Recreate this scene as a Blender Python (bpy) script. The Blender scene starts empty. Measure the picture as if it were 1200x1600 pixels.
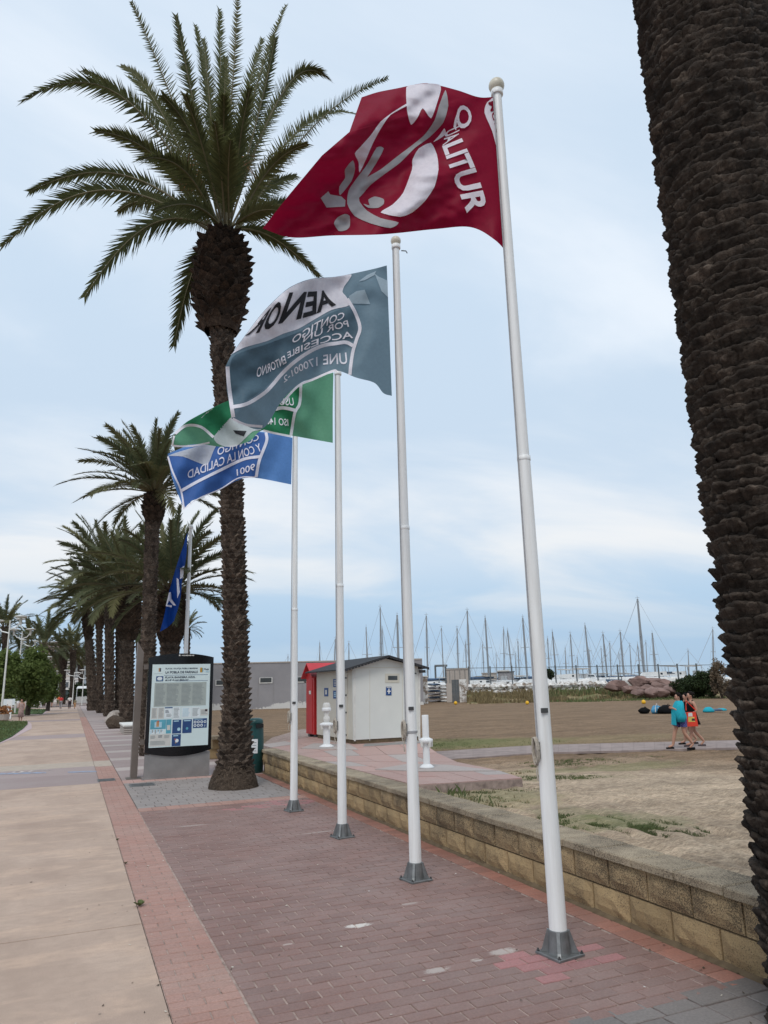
import bpy, bmesh, math, random
import numpy as np
from mathutils import Vector, Matrix, noise
from mathutils.geometry import tessellate_polygon
R = math.radians
rnd = random.Random(7)
scene = bpy.context.scene
col = scene.collection

# ------------------------------------------------------------------ camera
F = 1122.0; H = 1.75                       # focal length in photo pixels, eye height
def _n(v): return v/np.linalg.norm(v)
_fwd = _n(np.array([113-600, -(1083-800), -F]))          # promenade direction (+Y) seen by the camera
_up = np.array([485-600, -(-3850-800), -F]); _up = _n(_up); _up = _n(_up-_fwd*_up.dot(_fwd))
CR = np.array([np.cross(_fwd, _up), _fwd, _up])          # camera -> world
CAM = np.array([0, 0, H])
def ray(px, py): return CR @ np.array([px-600, -(py-800), -F])
def gp(px, py, z=0.0):
    d = ray(px, py); return Vector(CAM+d*((z-H)/d[2]))
def at(px, py, Y):
    d = ray(px, py); return Vector(CAM+d*(Y/d[1]))
def atD(px, py, D): return Vector(CAM+ray(px, py)*(D/F))
def proj(p):
    c = CR.T @ (np.array(p)-CAM); return (600+F*c[0]/-c[2], 800-F*c[1]/-c[2])
cd = bpy.data.cameras.new('camera'); cam = bpy.data.objects.new('camera', cd); col.objects.link(cam)
m4 = Matrix([[*CR[0], 0], [*CR[1], 0], [*CR[2], H], [0, 0, 0, 1]])
cam.matrix_world = m4
cd.sensor_fit = 'VERTICAL'; cd.sensor_height = 36; cd.lens = F/1600*36
cd.clip_start = .05; cd.clip_end = 9000
scene.camera = cam

# ------------------------------------------------------------------ sky, sun, exposure
SUN_EL, SUN_AZ = R(52), R(215)             # azimuth clockwise from +Y
w = bpy.data.worlds.new('World'); scene.world = w; w.use_nodes = True
nt = w.node_tree; nt.nodes.clear()
def wn(t, **k):
    n = nt.nodes.new(t)
    for a, b in k.items(): setattr(n, a, b)
    return n
L = nt.links.new
tc = wn('ShaderNodeTexCoord'); sep = wn('ShaderNodeSeparateXYZ'); L(tc.outputs['Generated'], sep.inputs[0])
sky = wn('ShaderNodeTexSky', sky_type='NISHITA', sun_disc=False, sun_elevation=SUN_EL, sun_rotation=SUN_AZ, air_density=1.0, dust_density=2.0)
# high thin overcast: two layers of stretched noise on a plane above the viewer
mx = wn('ShaderNodeMath', operation='MAXIMUM'); L(sep.outputs[2], mx.inputs[0]); mx.inputs[1].default_value = 0.0
ad = wn('ShaderNodeMath', operation='ADD'); L(mx.outputs[0], ad.inputs[0]); ad.inputs[1].default_value = .16
dv = wn('ShaderNodeVectorMath', operation='DIVIDE'); L(tc.outputs['Generated'], dv.inputs[0])
cb = wn('ShaderNodeCombineXYZ')
for i in range(3): L(ad.outputs[0], cb.inputs[i])
L(cb.outputs[0], dv.inputs[1])
mp = wn('ShaderNodeMapping'); L(dv.outputs[0], mp.inputs[0]); mp.inputs['Scale'].default_value = (.55, .9, .0); mp.inputs['Rotation'].default_value = (0, 0, R(-25))
n1 = wn('ShaderNodeTexNoise'); L(mp.outputs[0], n1.inputs['Vector']); n1.inputs['Scale'].default_value = 1.25; n1.inputs['Detail'].default_value = 7; n1.inputs['Roughness'].default_value = .52; n1.inputs['Distortion'].default_value = .4
cr = wn('ShaderNodeValToRGB'); L(n1.outputs['Fac'], cr.inputs[0])
cr.color_ramp.interpolation = 'EASE'
cr.color_ramp.elements[0].position = .40; cr.color_ramp.elements[0].color = (0, 0, 0, 1)
cr.color_ramp.elements[1].position = .66; cr.color_ramp.elements[1].color = (1, 1, 1, 1)
# veil tint changes with elevation (deeper blue band over the sea, pale above)
gr = wn('ShaderNodeValToRGB'); L(mx.outputs[0], gr.inputs[0]); e = gr.color_ramp.elements
e[0].position = 0.0; e[0].color = (.37, .51, .66, 1)
e[1].position = 1.0; e[1].color = (.60, .70, .82, 1)
for p, c in [(.06, (.38, .53, .70, 1)), (.11, (.43, .58, .74, 1)), (.17, (.55, .66, .78, 1)), (.30, (.53, .645, .775, 1)), (.5, (.545, .665, .80, 1))]:
    q = e.new(p); q.color = c
g2 = wn('ShaderNodeValToRGB'); L(mx.outputs[0], g2.inputs[0]); e = g2.color_ramp.elements
e[0].position = 0.0; e[0].color = (.42, .55, .68, 1)
e[1].position = 1.0; e[1].color = (.80, .86, .94, 1)
for p, c in [(.06, (.44, .57, .71, 1)), (.12, (.66, .72, .78, 1)), (.18, (.78, .80, .82, 1)), (.4, (.74, .81, .89, 1))]:
    q = e.new(p); q.color = c
mixc = wn('ShaderNodeMix', data_type='RGBA'); L(cr.outputs[0], mixc.inputs[0]); L(gr.outputs[0], mixc.inputs[6]); L(g2.outputs[0], mixc.inputs[7])
bg1 = wn('ShaderNodeBackground'); L(sky.outputs[0], bg1.inputs[0]); bg1.inputs[1].default_value = .1
bg2 = wn('ShaderNodeBackground'); L(mixc.outputs[2], bg2.inputs[0]); bg2.inputs[1].default_value = 1.09
ms = wn('ShaderNodeMixShader'); ms.inputs[0].default_value = .96; L(bg1.outputs[0], ms.inputs[1]); L(bg2.outputs[0], ms.inputs[2])
wo = wn('ShaderNodeOutputWorld'); L(ms.outputs[0], wo.inputs[0])
sd = bpy.data.lights.new('sun', 'SUN'); so = bpy.data.objects.new('sun', sd); col.objects.link(so)
sd.energy = 1.5; sd.angle = R(25); sd.color = (1, .965, .91)
sv = Vector((math.sin(SUN_AZ)*math.cos(SUN_EL), math.cos(SUN_AZ)*math.cos(SUN_EL), math.sin(SUN_EL)))
so.rotation_euler = sv.to_track_quat('Z', 'Y').to_euler(); so.location = sv*50
vs = scene.view_settings; vs.view_transform = 'Standard'; vs.look = 'None'; vs.exposure = .08; vs.gamma = 1; vs.use_curve_mapping = False

# ------------------------------------------------------------------ materials
class G:                                   # tiny node helper
    def __init__(s, name):
        s.m = bpy.data.materials.new(name); s.m.use_nodes = True; s.t = s.m.node_tree
        s.b = s.t.nodes['Principled BSDF']; s.out = s.t.nodes['Material Output']
        s.tc = None
    def n(s, t, **k):
        x = s.t.nodes.new(t)
        for a, b in k.items(): setattr(x, a, b)
        return x
    def l(s, a, b): s.t.links.new(a, b)
    def pos(s, sc=(1, 1, 1), obj=False):
        g = s.n('ShaderNodeTexCoord').outputs['Object'] if obj else s.n('ShaderNodeNewGeometry').outputs['Position']
        mp = s.n('ShaderNodeMapping'); s.l(g, mp.inputs[0]); mp.inputs['Scale'].default_value = sc
        return mp.outputs[0]
    def noise(s, scale, detail=4, rough=.55, sc=(1, 1, 1), obj=False, dist=0):
        x = s.n('ShaderNodeTexNoise'); s.l(s.pos(sc, obj), x.inputs['Vector'])
        x.inputs['Scale'].default_value = scale; x.inputs['Detail'].default_value = detail; x.inputs['Roughness'].default_value = rough; x.inputs['Distortion'].default_value = dist
        return x.outputs['Fac']
    def ramp(s, fac, pts):
        x = s.n('ShaderNodeValToRGB'); s.l(fac, x.inputs[0]); e = x.color_ramp.elements
        for i, (p, c) in enumerate(pts):
            c = (c, c, c) if isinstance(c, (int, float)) else c
            q = e[i] if i < 2 else e.new(p)
            q.position = p; q.color = (*c, 1)
        return x.outputs[0]
    def mix(s, fac, a, b, bt='MIX'):
        x = s.n('ShaderNodeMix', data_type='RGBA', blend_type=bt)
        for v, i in ((fac, 0), (a, 6), (b, 7)):
            if isinstance(v, (int, float)): x.inputs[i].default_value = v
            elif isinstance(v, tuple): x.inputs[i].default_value = (*v, 1)
            else: s.l(v, x.inputs[i])
        return x.outputs[2]
    def math(s, op, a, b=0.0, c=None):
        x = s.n('ShaderNodeMath', operation=op)
        for i, v in enumerate((a, b) if c is None else (a, b, c)):
            if isinstance(v, (int, float)): x.inputs[i].default_value = v
            else: s.l(v, x.inputs[i])
        return x.outputs[0]
    def rand(s):                            # one value per piece, joined or single
        o = s.n('ShaderNodeObjectInfo').outputs['Random']; i = s.n('ShaderNodeNewGeometry').outputs['Random Per Island']
        return s.math('FRACT', s.math('ADD', o, i))
    def bump(s, h, strength=.4, dist=.01, prev=None):
        x = s.n('ShaderNodeBump'); s.l(h, x.inputs['Height']); x.inputs['Strength'].default_value = strength; x.inputs['Distance'].default_value = dist
        if prev is not None: s.l(prev, x.inputs['Normal'])
        return x.outputs[0]
    def done(s, c, rough=.8, normal=None, metal=0, spec=.4):
        if isinstance(c, tuple): s.b.inputs['Base Color'].default_value = (*c, 1)
        else: s.l(c, s.b.inputs['Base Color'])
        if isinstance(rough, (int, float)): s.b.inputs['Roughness'].default_value = rough
        else: s.l(rough, s.b.inputs['Roughness'])
        s.b.inputs['Metallic'].default_value = metal
        s.b.inputs['Specular IOR Level'].default_value = spec
        if normal is not None: s.l(normal, s.b.inputs['Normal'])
        return s.m
def sc3(c, k): return tuple(min(1, x*k) for x in c)
def simple(name, c, rough=.7, var=.12, scale=8, bump=.0, metal=0, bscale=None, bd=.005, piece=0, obj=False, spec=.4):
    g = G(name)
    v = g.noise(scale, 5, .6, obj=obj)
    cc = g.ramp(v, [(.3, sc3(c, 1-var)), (.7, sc3(c, 1+var))])
    if piece:
        r = g.rand(); cc = g.mix(1.0, cc, g.ramp(r, [(0, 1-piece), (1, 1.0)]), 'MULTIPLY')
    n = g.bump(g.noise(bscale or scale*4, 5, .6, obj=obj), bump, bd) if bump else None
    return g.done(cc, rough, n, metal, spec)
M = {}
# concrete of the walkway
g = G('concrete')
a = g.noise(.9, 6, .62, (1, .55, 1)); b = g.noise(14, 5, .7, (.6, 1, 1)); c = g.noise(170, 2, .5); d = g.noise(2.6, 4, .6, (.35, 1, 1), dist=.6)
cc = g.ramp(a, [(.36, (.375, .272, .212)), (.64, (.505, .378, .298))])
cc = g.mix(g.ramp(d, [(.50, 0), (.66, .6)]), cc, (.58, .415, .31))
cc = g.mix(g.ramp(b, [(.32, .45), (.58, 0)]), cc, (.34, .255, .20))
cc = g.mix(.35, cc, g.ramp(c, [(.35, .55), (.65, 1.25)]), 'MULTIPLY')
sp = g.n('ShaderNodeTexVoronoi'); g.l(g.pos(), sp.inputs['Vector']); sp.inputs['Scale'].default_value = 3.2
cc = g.mix(g.ramp(sp.outputs['Distance'], [(.018, .75), (.035, 0)]), cc, (.06, .05, .045))
M['concrete'] = g.done(cc, .88, g.bump(c, .25, .004, g.bump(b, .2, .01)))
def paver(name, c, var=.2, stains=False, dirt=(.30, .26, .24), sheen=.75):
    g = G(name)
    r = g.rand()
    cc = g.mix(1.0, c, g.ramp(r, [(0, 1-var), (.6, 1.0), (1, 1+var*.6)]), 'MULTIPLY')
    a = g.noise(1.1, 6, .65); b = g.noise(60, 5, .7); f = g.noise(9, 4, .6)
    cc = g.mix(g.ramp(a, [(.40, 0), (.72, .55)]), cc, dirt)
    cc = g.mix(g.ramp(f, [(.5, 0), (.8, .35)]), cc, sc3(dirt, .75))
    cc = g.mix(.55, cc, g.ramp(b, [(.3, .6), (.7, 1.3)]), 'MULTIPLY')
    if stains:                               # worn patches of old white paint and mortar
        P = g.n('ShaderNodeNewGeometry').outputs['Position']
        for (px, py, rx, ry, amt) in [(559, 1446, .12, .05, .95), (683, 1516, .10, .05, .45), (787, 1487, .12, .07, .5), (745, 1500, .05, .03, .5), (640, 1412, .1, .03, .3), (500, 1300, .35, .04, .25), (300, 1290, .25, .05, .3), (980, 1352, .07, .04, .4), (450, 1475, .05, .02, .4)]:
            q = gp(px, py)
            v = g.n('ShaderNodeVectorMath', operation='SUBTRACT'); g.l(P, v.inputs[0]); v.inputs[1].default_value = q
            v2 = g.n('ShaderNodeVectorMath', operation='DIVIDE'); g.l(v.outputs[0], v2.inputs[0]); v2.inputs[1].default_value = (rx, ry, 1)
            ln = g.n('ShaderNodeVectorMath', operation='LENGTH'); g.l(v2.outputs[0], ln.inputs[0])
            k = g.math('SUBTRACT', g.math('ADD', g.math('SUBTRACT', 1.0, ln.outputs['Value']), g.math('MULTIPLY', g.noise(38, 5, .75), 1.6)), .85)
            cc = g.mix(g.ramp(k, [(.0, 0), (.35, amt)]), cc, (.62, .57, .52))
        sp = g.n('ShaderNodeTexVoronoi'); g.l(g.pos(), sp.inputs['Vector']); sp.inputs['Scale'].default_value = 2.6
        cc = g.mix(g.ramp(sp.outputs['Distance'], [(.016, .9), (.03, 0)]), cc, (.75, .72, .68))
    return g.done(cc, sheen, g.bump(b, .35, .004))
M['brown_paver'] = paver('brown_paver', (.228, .134, .113), .14, True, (.30, .222, .20), .62)
M['red_paver'] = paver('red_paver', (.365, .205, .165), .10, False, (.40, .29, .245), .75)
M['rose_paver'] = paver('rose_paver', (.36, .16, .155), .15, False, (.32, .19, .18), .72)
M['orange_paver'] = paver('orange_paver', (.33, .148, .108), .2, False, (.28, .18, .15), .75)
M['grey_paver'] = paver('grey_paver', (.265, .235, .22), .10, False, (.36, .305, .275), .7)
M['dark_sett'] = paver('dark_sett', (.185, .165, .155), .15, False, (.24, .205, .185), .7)
M['mauve_paver'] = paver('mauve_paver', (.325, .25, .235), .12, False, (.36, .30, .28), .75)
M['pale_paver'] = paver('pale_paver', (.42, .36, .33), .10, False, (.40, .34, .31), .75)
M['pink_paver'] = paver('pink_paver', (.46, .285, .245), .12, False, (.42, .33, .29), .75)
M['grout'] = simple('grout', (.125, .095, .085), .95, .5, 20, .3)
M['grout_pale'] = simple('grout_pale', (.33, .25, .215), .95, .4, 9, .3)
M['kerb'] = simple('kerb', (.47, .36, .36), .8, .12, 6, .1)
M['cream'] = simple('cream_paving', (.42, .35, .285), .85, .12, 6, .1)
def worn(name, c, base):
    g = G(name); v = g.noise(9, 6, .7)
    return g.done(g.mix(g.ramp(v, [(.42, 0), (.6, 1)]), c, base), .8)
M['blue_line'] = worn('blue_line', (.27, .34, .47), (.27, .24, .25))
M['white_line'] = worn('white_line', (.62, .56, .52), (.34, .29, .28))
# stone blocks of the low wall
def blockmat(name, c, dark):
    g = G(name)
    r = g.rand(); a = g.noise(3.2, 5, .65); s = g.noise(120, 3, .8); f = g.noise(24, 5, .7)
    cc = g.mix(1.0, c, g.ramp(r, [(0, .80), (1, 1.1)]), 'MULTIPLY')
    cc = g.mix(g.ramp(a, [(.4, 0), (.75, .5)]), cc, sc3(c, .62))
    k = g.math('ADD', g.math('MULTIPLY', s, .9), g.math('MULTIPLY', a, .35))
    cc = g.mix(g.ramp(k, [(.62-dark, 0), (.70-dark, .88)]), cc, (.085, .066, .045))
    cc = g.mix(g.ramp(f, [(.62, 0), (.8, .5)]), cc, (.50, .37, .20))
    return g.done(cc, .93, g.bump(s, .9, .012, g.bump(f, .6, .03)))
M['block_dark'] = blockmat('stone_block_weathered', (.47, .335, .185), .025)
M['block'] = blockmat('stone_block', (.47, .33, .175), -.035)
M['coping'] = blockmat('coping_stone', (.46, .37, .26), .0)
M['mortar'] = simple('mortar', (.12, .085, .05), .95, .3, 12, .3)
# sand with patchy grass
g = G('sand')
P = g.n('ShaderNodeNewGeometry').outputs['Position']
ssep = g.n('ShaderNodeSeparateXYZ'); g.l(P, ssep.inputs[0])
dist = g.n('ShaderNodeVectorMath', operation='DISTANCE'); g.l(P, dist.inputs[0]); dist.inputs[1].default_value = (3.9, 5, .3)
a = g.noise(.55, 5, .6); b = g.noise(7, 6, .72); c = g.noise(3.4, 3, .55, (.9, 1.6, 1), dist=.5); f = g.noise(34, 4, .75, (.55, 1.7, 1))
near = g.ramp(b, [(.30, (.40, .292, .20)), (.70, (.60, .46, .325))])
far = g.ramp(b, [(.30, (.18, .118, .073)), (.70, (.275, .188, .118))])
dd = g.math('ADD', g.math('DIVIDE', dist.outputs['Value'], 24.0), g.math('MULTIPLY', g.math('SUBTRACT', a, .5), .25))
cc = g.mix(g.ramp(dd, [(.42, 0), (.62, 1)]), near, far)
cc = g.mix(.8, cc, g.ramp(f, [(.36, .55), (.62, 1.25)]), 'MULTIPLY')
cc = g.mix(.6, cc, g.ramp(g.noise(.9, 7, .8, (.35, 1.6, 1)), [(.40, .62), (.60, 1.3)]), 'MULTIPLY')
cc = g.mix(.55, cc, g.ramp(g.noise(1.3, 6, .75, (.6, 1.5, 1)), [(.35, .68), (.65, 1.25)]), 'MULTIPLY')
cc = g.mix(.5, cc, g.ramp(g.noise(11, 4, .7, (.8, 1.6, 1), dist=.8), [(.36, .62), (.58, 1.18)]), 'MULTIPLY')
def blob(px, py, z, rx, ry, amt, colr, k0=.75):
    global cc
    q = gp(px, py, z)
    v = g.n('ShaderNodeVectorMath', operation='SUBTRACT'); g.l(P, v.inputs[0]); v.inputs[1].default_value = q
    v2 = g.n('ShaderNodeVectorMath', operation='DIVIDE'); g.l(v.outputs[0], v2.inputs[0]); v2.inputs[1].default_value = (rx, ry, 3)
    ln = g.n('ShaderNodeVectorMath', operation='LENGTH'); g.l(v2.outputs[0], ln.inputs[0])
    k = g.math('SUBTRACT', g.math('ADD', g.math('SUBTRACT', 1.0, ln.outputs['Value']), g.math('ADD', g.math('MULTIPLY', g.noise(7, 6, .8), 1.6), g.math('MULTIPLY', g.noise(60, 4, .85), 1.5))), 1.5)
    cc = g.mix(g.ramp(k, [(.0, 0), (.15, amt*.5)]), cc, colr)
GRASS = (.115, .155, .045); DRY = (.30, .25, .125)
blob(740, 1250, .3, 1.3, 1.0, .85, DRY); blob(760, 1235, .3, .8, 1.2, .45, GRASS)
blob(930, 1190, -.1, 2.6, .8, .75, GRASS); blob(770, 1205, .0, 1.4, .9, .6, DRY); blob(870, 1215, 0, 1.6, 1.0, .35, GRASS)
blob(930, 1300, .3, .55, .5, .7, GRASS); blob(1000, 1295, .3, .6, .5, .6, GRASS); blob(900, 1280, .3, .5, .6, .5, GRASS)
blob(760, 1162, -.3, 3.5, 1.8, .8, GRASS); blob(900, 1160, -.35, 5, 1.6, .5, DRY); blob(700, 1160, -.3, 2.2, 2.0, .7, GRASS)
hh = g.math('ADD', g.math('MULTIPLY', c, 1.0), g.math('MULTIPLY', b, .35))
M['sand'] = g.done(cc, .95, g.bump(f, .6, .015, g.bump(hh, .9, .075)), spec=.15)
M['grass'] = simple('grass', (.125, .155, .055), .8, .35, 3, piece=.45)
M['dry_grass'] = simple('dry_grass', (.25, .19, .095), .85, .3, 3, piece=.5)
M['lawn'] = simple('lawn', (.06, .115, .028), .85, .3, 2.5, .6, bscale=60, bd=.03)
# metals, paint, plastics
g = G('pole_paint'); a = g.noise(1, 5, .65, (26, 26, 1.6)); b = g.noise(45, 4, .7)
cc = g.ramp(a, [(.3, (.70, .69, .67)), (.6, (.80, .80, .79))])
M['pole_white'] = g.done(g.mix(g.ramp(b, [(.68, 0), (.78, .5)]), cc, (.52, .47, .40)), .38)
M['ball'] = simple('ball_plastic', (.60, .555, .45), .35, .08, 9)
M['cast'] = simple('galvanised', (.19, .195, .195), .5, .25, 14, .25, metal=.55, bscale=60, bd=.002)
M['dark_metal'] = simple('dark_metal', (.06, .06, .06), .5, .2)
M['rope'] = simple('rope', (.42, .37, .31), .9, .25, 60)
M['rope_grey'] = simple('strap', (.33, .33, .34), .8, .15, 40)
M['white'] = simple('white_paint', (.78, .78, .77), .4, .05, 4)
M['white_dirty'] = simple('white_dirty', (.66, .64, .60), .7, .12, 5)
M['steel'] = simple('brushed_steel', (.31, .295, .285), .42, .18, 2.2, metal=.6)
M['brown_steel'] = simple('brown_steel', (.185, .155, .135), .5, .15, 3, metal=.4)
M['black'] = simple('black_gloss', (.008, .008, .009), .18, .2, 3)
M['poster'] = simple('poster_paper', (.60, .70, .70), .35, .05, 1.2)
M['ink'] = simple('ink', (.055, .07, .10), .5, .1)
M['navy'] = simple('navy_print', (.025, .065, .185), .45, .1)
M['teal_print'] = simple('teal_print', (.10, .33, .42), .45, .2, 3)
M['greygreen'] = simple('greygreen_print', (.36, .40, .375), .5, .06)
M['greyline'] = simple('grey_print', (.25, .28, .28), .5, .08)
M['paper_white'] = simple('paper_white', (.68, .73, .75), .45, .05)
M['beige_print'] = simple('beige_print', (.56, .55, .52), .5, .06)
M['orange_print'] = simple('orange_print', (.45, .25, .12), .5, .2, 20)
M['red_print'] = simple('red_print', (.45, .10, .08), .5, .2)
M['skyblue_print'] = simple('skyblue_print', (.38, .58, .68), .5, .1)
M['bin'] = simple('bin_plastic', (.012, .060, .058), .35, .12, 5)
M['bench_side'] = simple('bench_stone', (.40, .35, .31), .85, .12, 10, .2)
M['hut'] = simple('hut_panel', (.66, .66, .62), .5, .04, 1.5)
M['hut_side'] = simple('hut_panel_cream', (.60, .565, .48), .5, .05, 1.5)
M['roof'] = simple('roof_felt', (.035, .036, .04), .8, .25, 12, .3, bscale=80)
M['red'] = simple('red_panel', (.48, .022, .022), .4, .1, 3)
M['red_roof'] = simple('red_roof', (.62, .05, .06), .45, .1, 3)
M['sign_blue'] = simple('sign_blue', (.02, .07, .22), .4, .08)
M['glass'] = simple('dark_glass', (.06, .065, .065), .15, .2, 4)
g = G('render_wall')
a = g.noise(.35, 5, .6); b = g.noise(3, 6, .7); sp = g.n('ShaderNodeSeparateXYZ'); g.l(g.n('ShaderNodeNewGeometry').outputs['Position'], sp.inputs[0])
cc = g.ramp(a, [(.3, (.235, .225, .235)), (.7, (.30, .285, .29))])
pz = g.math('SUBTRACT', g.math('ADD', g.math('ADD', g.math('MULTIPLY', b, 1.0), g.math('MULTIPLY', g.noise(.22, 2), 2.0)), g.math('MULTIPLY', sp.outputs[2], -.9)), 1.62)   # peeled plaster near the foot
cc = g.mix(g.ramp(pz, [(.0, 0), (.06, .9)]), cc, (.62, .60, .57))
M['grey_render'] = g.done(cc, .9, g.bump(b, .3, .02))
M['whitewash'] = None
g = G('whitewash'); v = g.noise(1.6, 6, .75); u = g.noise(.5, 3)
M['whitewash'] = g.done(g.mix(g.ramp(v, [(.47, 0), (.56, 1)]), (.72, .70, .67), (.24, .19, .15)), .9, g.bump(v, .6, .05))
M['rock'] = simple('rock', (.27, .175, .15), .9, .35, .8, .8, bscale=3, bd=.15, piece=.45)
M['plank'] = simple('boardwalk_plank', (.285, .225, .205), .85, .2, 3, .25, piece=.10)
M['sea'] = simple('sea', (.06, .13, .19), .15, .15, .05, .3, bscale=.6, bd=.2)
# palm materials
def bark(name, c1, c2, c3, sc=14, obj=True, crack=.6):
    g = G(name); r = g.rand()
    a = g.noise(sc, 6, .7, obj=obj); v = g.n('ShaderNodeTexNoise'); g.l(g.pos((sc*2.5, sc*.5, sc*2.5), obj), v.inputs['Vector']); v.inputs['Scale'].default_value = 1; v.inputs['Detail'].default_value = 5
    cc = g.ramp(a, [(.25, c1), (.55, c2), (.8, c3)])
    cc = g.mix(1.0, cc, g.ramp(r, [(0, .55), (1, 1.25)]), 'MULTIPLY')
    cr_ = g.n('ShaderNodeTexVoronoi', feature='DISTANCE_TO_EDGE'); g.l(g.pos((1, 1, 1), obj), cr_.inputs['Vector']); cr_.inputs['Scale'].default_value = sc*1.6
    cc = g.mix(g.ramp(cr_.outputs['Distance'], [(.02, crack), (.07, 0)]), cc, sc3(c1, .5))
    return g.done(cc, .92, g.bump(v.outputs['Fac'], .8, .02, g.bump(a, .8, .03)), spec=.2)
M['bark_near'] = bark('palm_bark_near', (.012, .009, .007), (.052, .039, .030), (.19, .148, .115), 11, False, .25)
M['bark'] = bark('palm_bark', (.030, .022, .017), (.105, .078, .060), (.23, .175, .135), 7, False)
M['bark_root'] = bark('palm_root_bark', (.06, .042, .03), (.13, .095, .07), (.20, .15, .11), 16, False)
M['leafbase'] = bark('old_leaf_base', (.022, .014, .010), (.060, .040, .028), (.13, .085, .055), 8, False)
def leafmat(name, c1, c2, tr=.3, yel=0):
    g = G(name); r = g.rand(); a = g.noise(.8, 3)
    cc = g.mix(g.math('MULTIPLY', g.math('ADD', r, a), .5), c1, c2)
    ob = g.n('ShaderNodeObjectInfo').outputs['Random']
    if yel: cc = g.mix(g.ramp(ob, [(.55, 0), (1.0, yel)]), cc, (.21, .165, .06))
    d = g.done(cc, .6, spec=.15)
    t = g.n('ShaderNodeBsdfTranslucent'); g.l(cc, t.inputs['Color'])
    mxs = g.n('ShaderNodeMixShader'); mxs.inputs[0].default_value = tr
    g.l(g.b.outputs[0], mxs.inputs[1]); g.l(t.outputs[0], mxs.inputs[2]); g.l(mxs.outputs[0], g.out.inputs[0])
    return d
M['frond'] = leafmat('palm_leaf', (.048, .057, .022), (.125, .130, .052), .36, .25)
M['frond_far'] = leafmat('palm_leaf_far', (.062, .074, .038), (.150, .160, .082), .32, .4)
M['rachis'] = simple('rachis', (.115, .095, .045), .6, .3, 3, obj=True)
M['fruit'] = simple('fruit_stalk', (.24, .105, .03), .8, .4, 12)
M['tree_leaf'] = leafmat('tree_leaf', (.085, .125, .034), (.21, .26, .085), .42)
M['shrub_leaf'] = leafmat('shrub_leaf', (.018, .030, .012), (.05, .07, .028), .2)
M['drybush_leaf'] = leafmat('dry_bush_leaf', (.12, .085, .055), (.22, .17, .12), .2)
M['wood'] = simple('trunk_wood', (.06, .045, .034), .9, .3, 6)
# cloth
def cloth(name, c, tr=.3, weave=.0, rough=.55):
    g = G(name)
    a = g.noise(30, 3, .6); cc = g.ramp(a, [(.3, sc3(c, .94)), (.7, sc3(c, 1.05))])
    g.done(cc, rough, spec=.15)
    t = g.n('ShaderNodeBsdfTranslucent'); g.l(cc, t.inputs['Color'])
    mxs = g.n('ShaderNodeMixShader'); mxs.inputs[0].default_value = tr
    g.l(g.b.outputs[0], mxs.inputs[1]); g.l(t.outputs[0], mxs.inputs[2]); g.l(mxs.outputs[0], g.out.inputs[0])
    return g.m
M['f_red'] = cloth('flag_crimson', (.245, .003, .026)); M['f_white'] = cloth('flag_white', (.93, .90, .97), .3); M['f_grey'] = cloth('flag_grey', (.46, .46, .47))
M['f_slate'] = cloth('flag_slate', (.165, .25, .31)); M['f_slate_pale'] = cloth('flag_slate_pale', (.42, .53, .60)); M['f_slate_deep'] = cloth('flag_slate_deep', (.115, .19, .245))
M['f_ink'] = cloth('flag_ink', (.03, .03, .035), .2)
M['f_green'] = cloth('flag_green', (.13, .34, .215)); M['f_green_deep'] = cloth('flag_green_deep', (.035, .235, .11)); M['f_blue'] = cloth('flag_blue', (.11, .25, .55)); M['f_blue_deep'] = cloth('flag_blue_deep', (.06, .155, .43)); M['f_royal'] = cloth('flag_royal', (.01, .06, .30))
M['f_offwhite'] = cloth('flag_offwhite', (.72, .74, .78), .45)
# people
M['skin'] = simple('skin', (.42, .225, .155), .55, .08, 6, obj=True); M['hair'] = simple('dark_hair', (.010, .007, .006), .75, .2, 30, obj=True, spec=.1)
M['towel'] = simple('turquoise_towel', (.015, .33, .42), .95, .12, 20, .4, obj=True)
g = G('patterned_shorts'); v = g.noise(28, 3, .7, obj=True)
M['shorts'] = g.done(g.ramp(v, [(.42, (.02, .03, .11)), (.5, (.10, .05, .20)), (.6, (.06, .13, .30))]), .85)
M['black_cloth'] = simple('black_cloth', (.008, .008, .009), .9, .2, 9, spec=.1); M['red_bag'] = simple('red_bag', (.66, .045, .02), .6, .12, 6); M['bag_print'] = simple('bag_print', (.65, .50, .12), .6, .2, 8)
g = G('floral_dress'); v = g.noise(13, 4, .7, obj=True)
M['floral'] = g.done(g.ramp(v, [(.40, (.45, .33, .28)), (.48, (.20, .10, .10)), (.55, (.50, .36, .32)), (.65, (.12, .08, .08))]), .85)
M['red_cloth'] = simple('red_cloth', (.50, .03, .03), .8, .15, 9); M['orange_cloth'] = simple('orange_cloth', (.62, .13, .05), .8, .15, 9); M['white_cloth'] = simple('white_cloth', (.62, .60, .58), .8, .1, 9)
M['olive_cloth'] = simple('olive_cloth', (.20, .17, .10), .8, .15, 9); M['grey_cloth'] = simple('grey_cloth', (.28, .26, .26), .8, .15, 9); M['dark_cloth'] = simple('dark_cloth', (.05, .035, .04), .8, .15, 9)
M['umbrella'] = simple('umbrella_canvas', (.55, .52, .44), .9, .08, 3); M['ochre'] = simple('ochre', (.45, .25, .03), .7, .15)
M['yellow'] = simple('yellow_buoy', (.75, .42, .02), .5, .1); M['blue_bag'] = simple('blue_bag', (.06, .25, .42), .7, .3, 14); M['flower'] = simple('flowers', (.45, .20, .08), .8, .5, 9, piece=.6)
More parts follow.
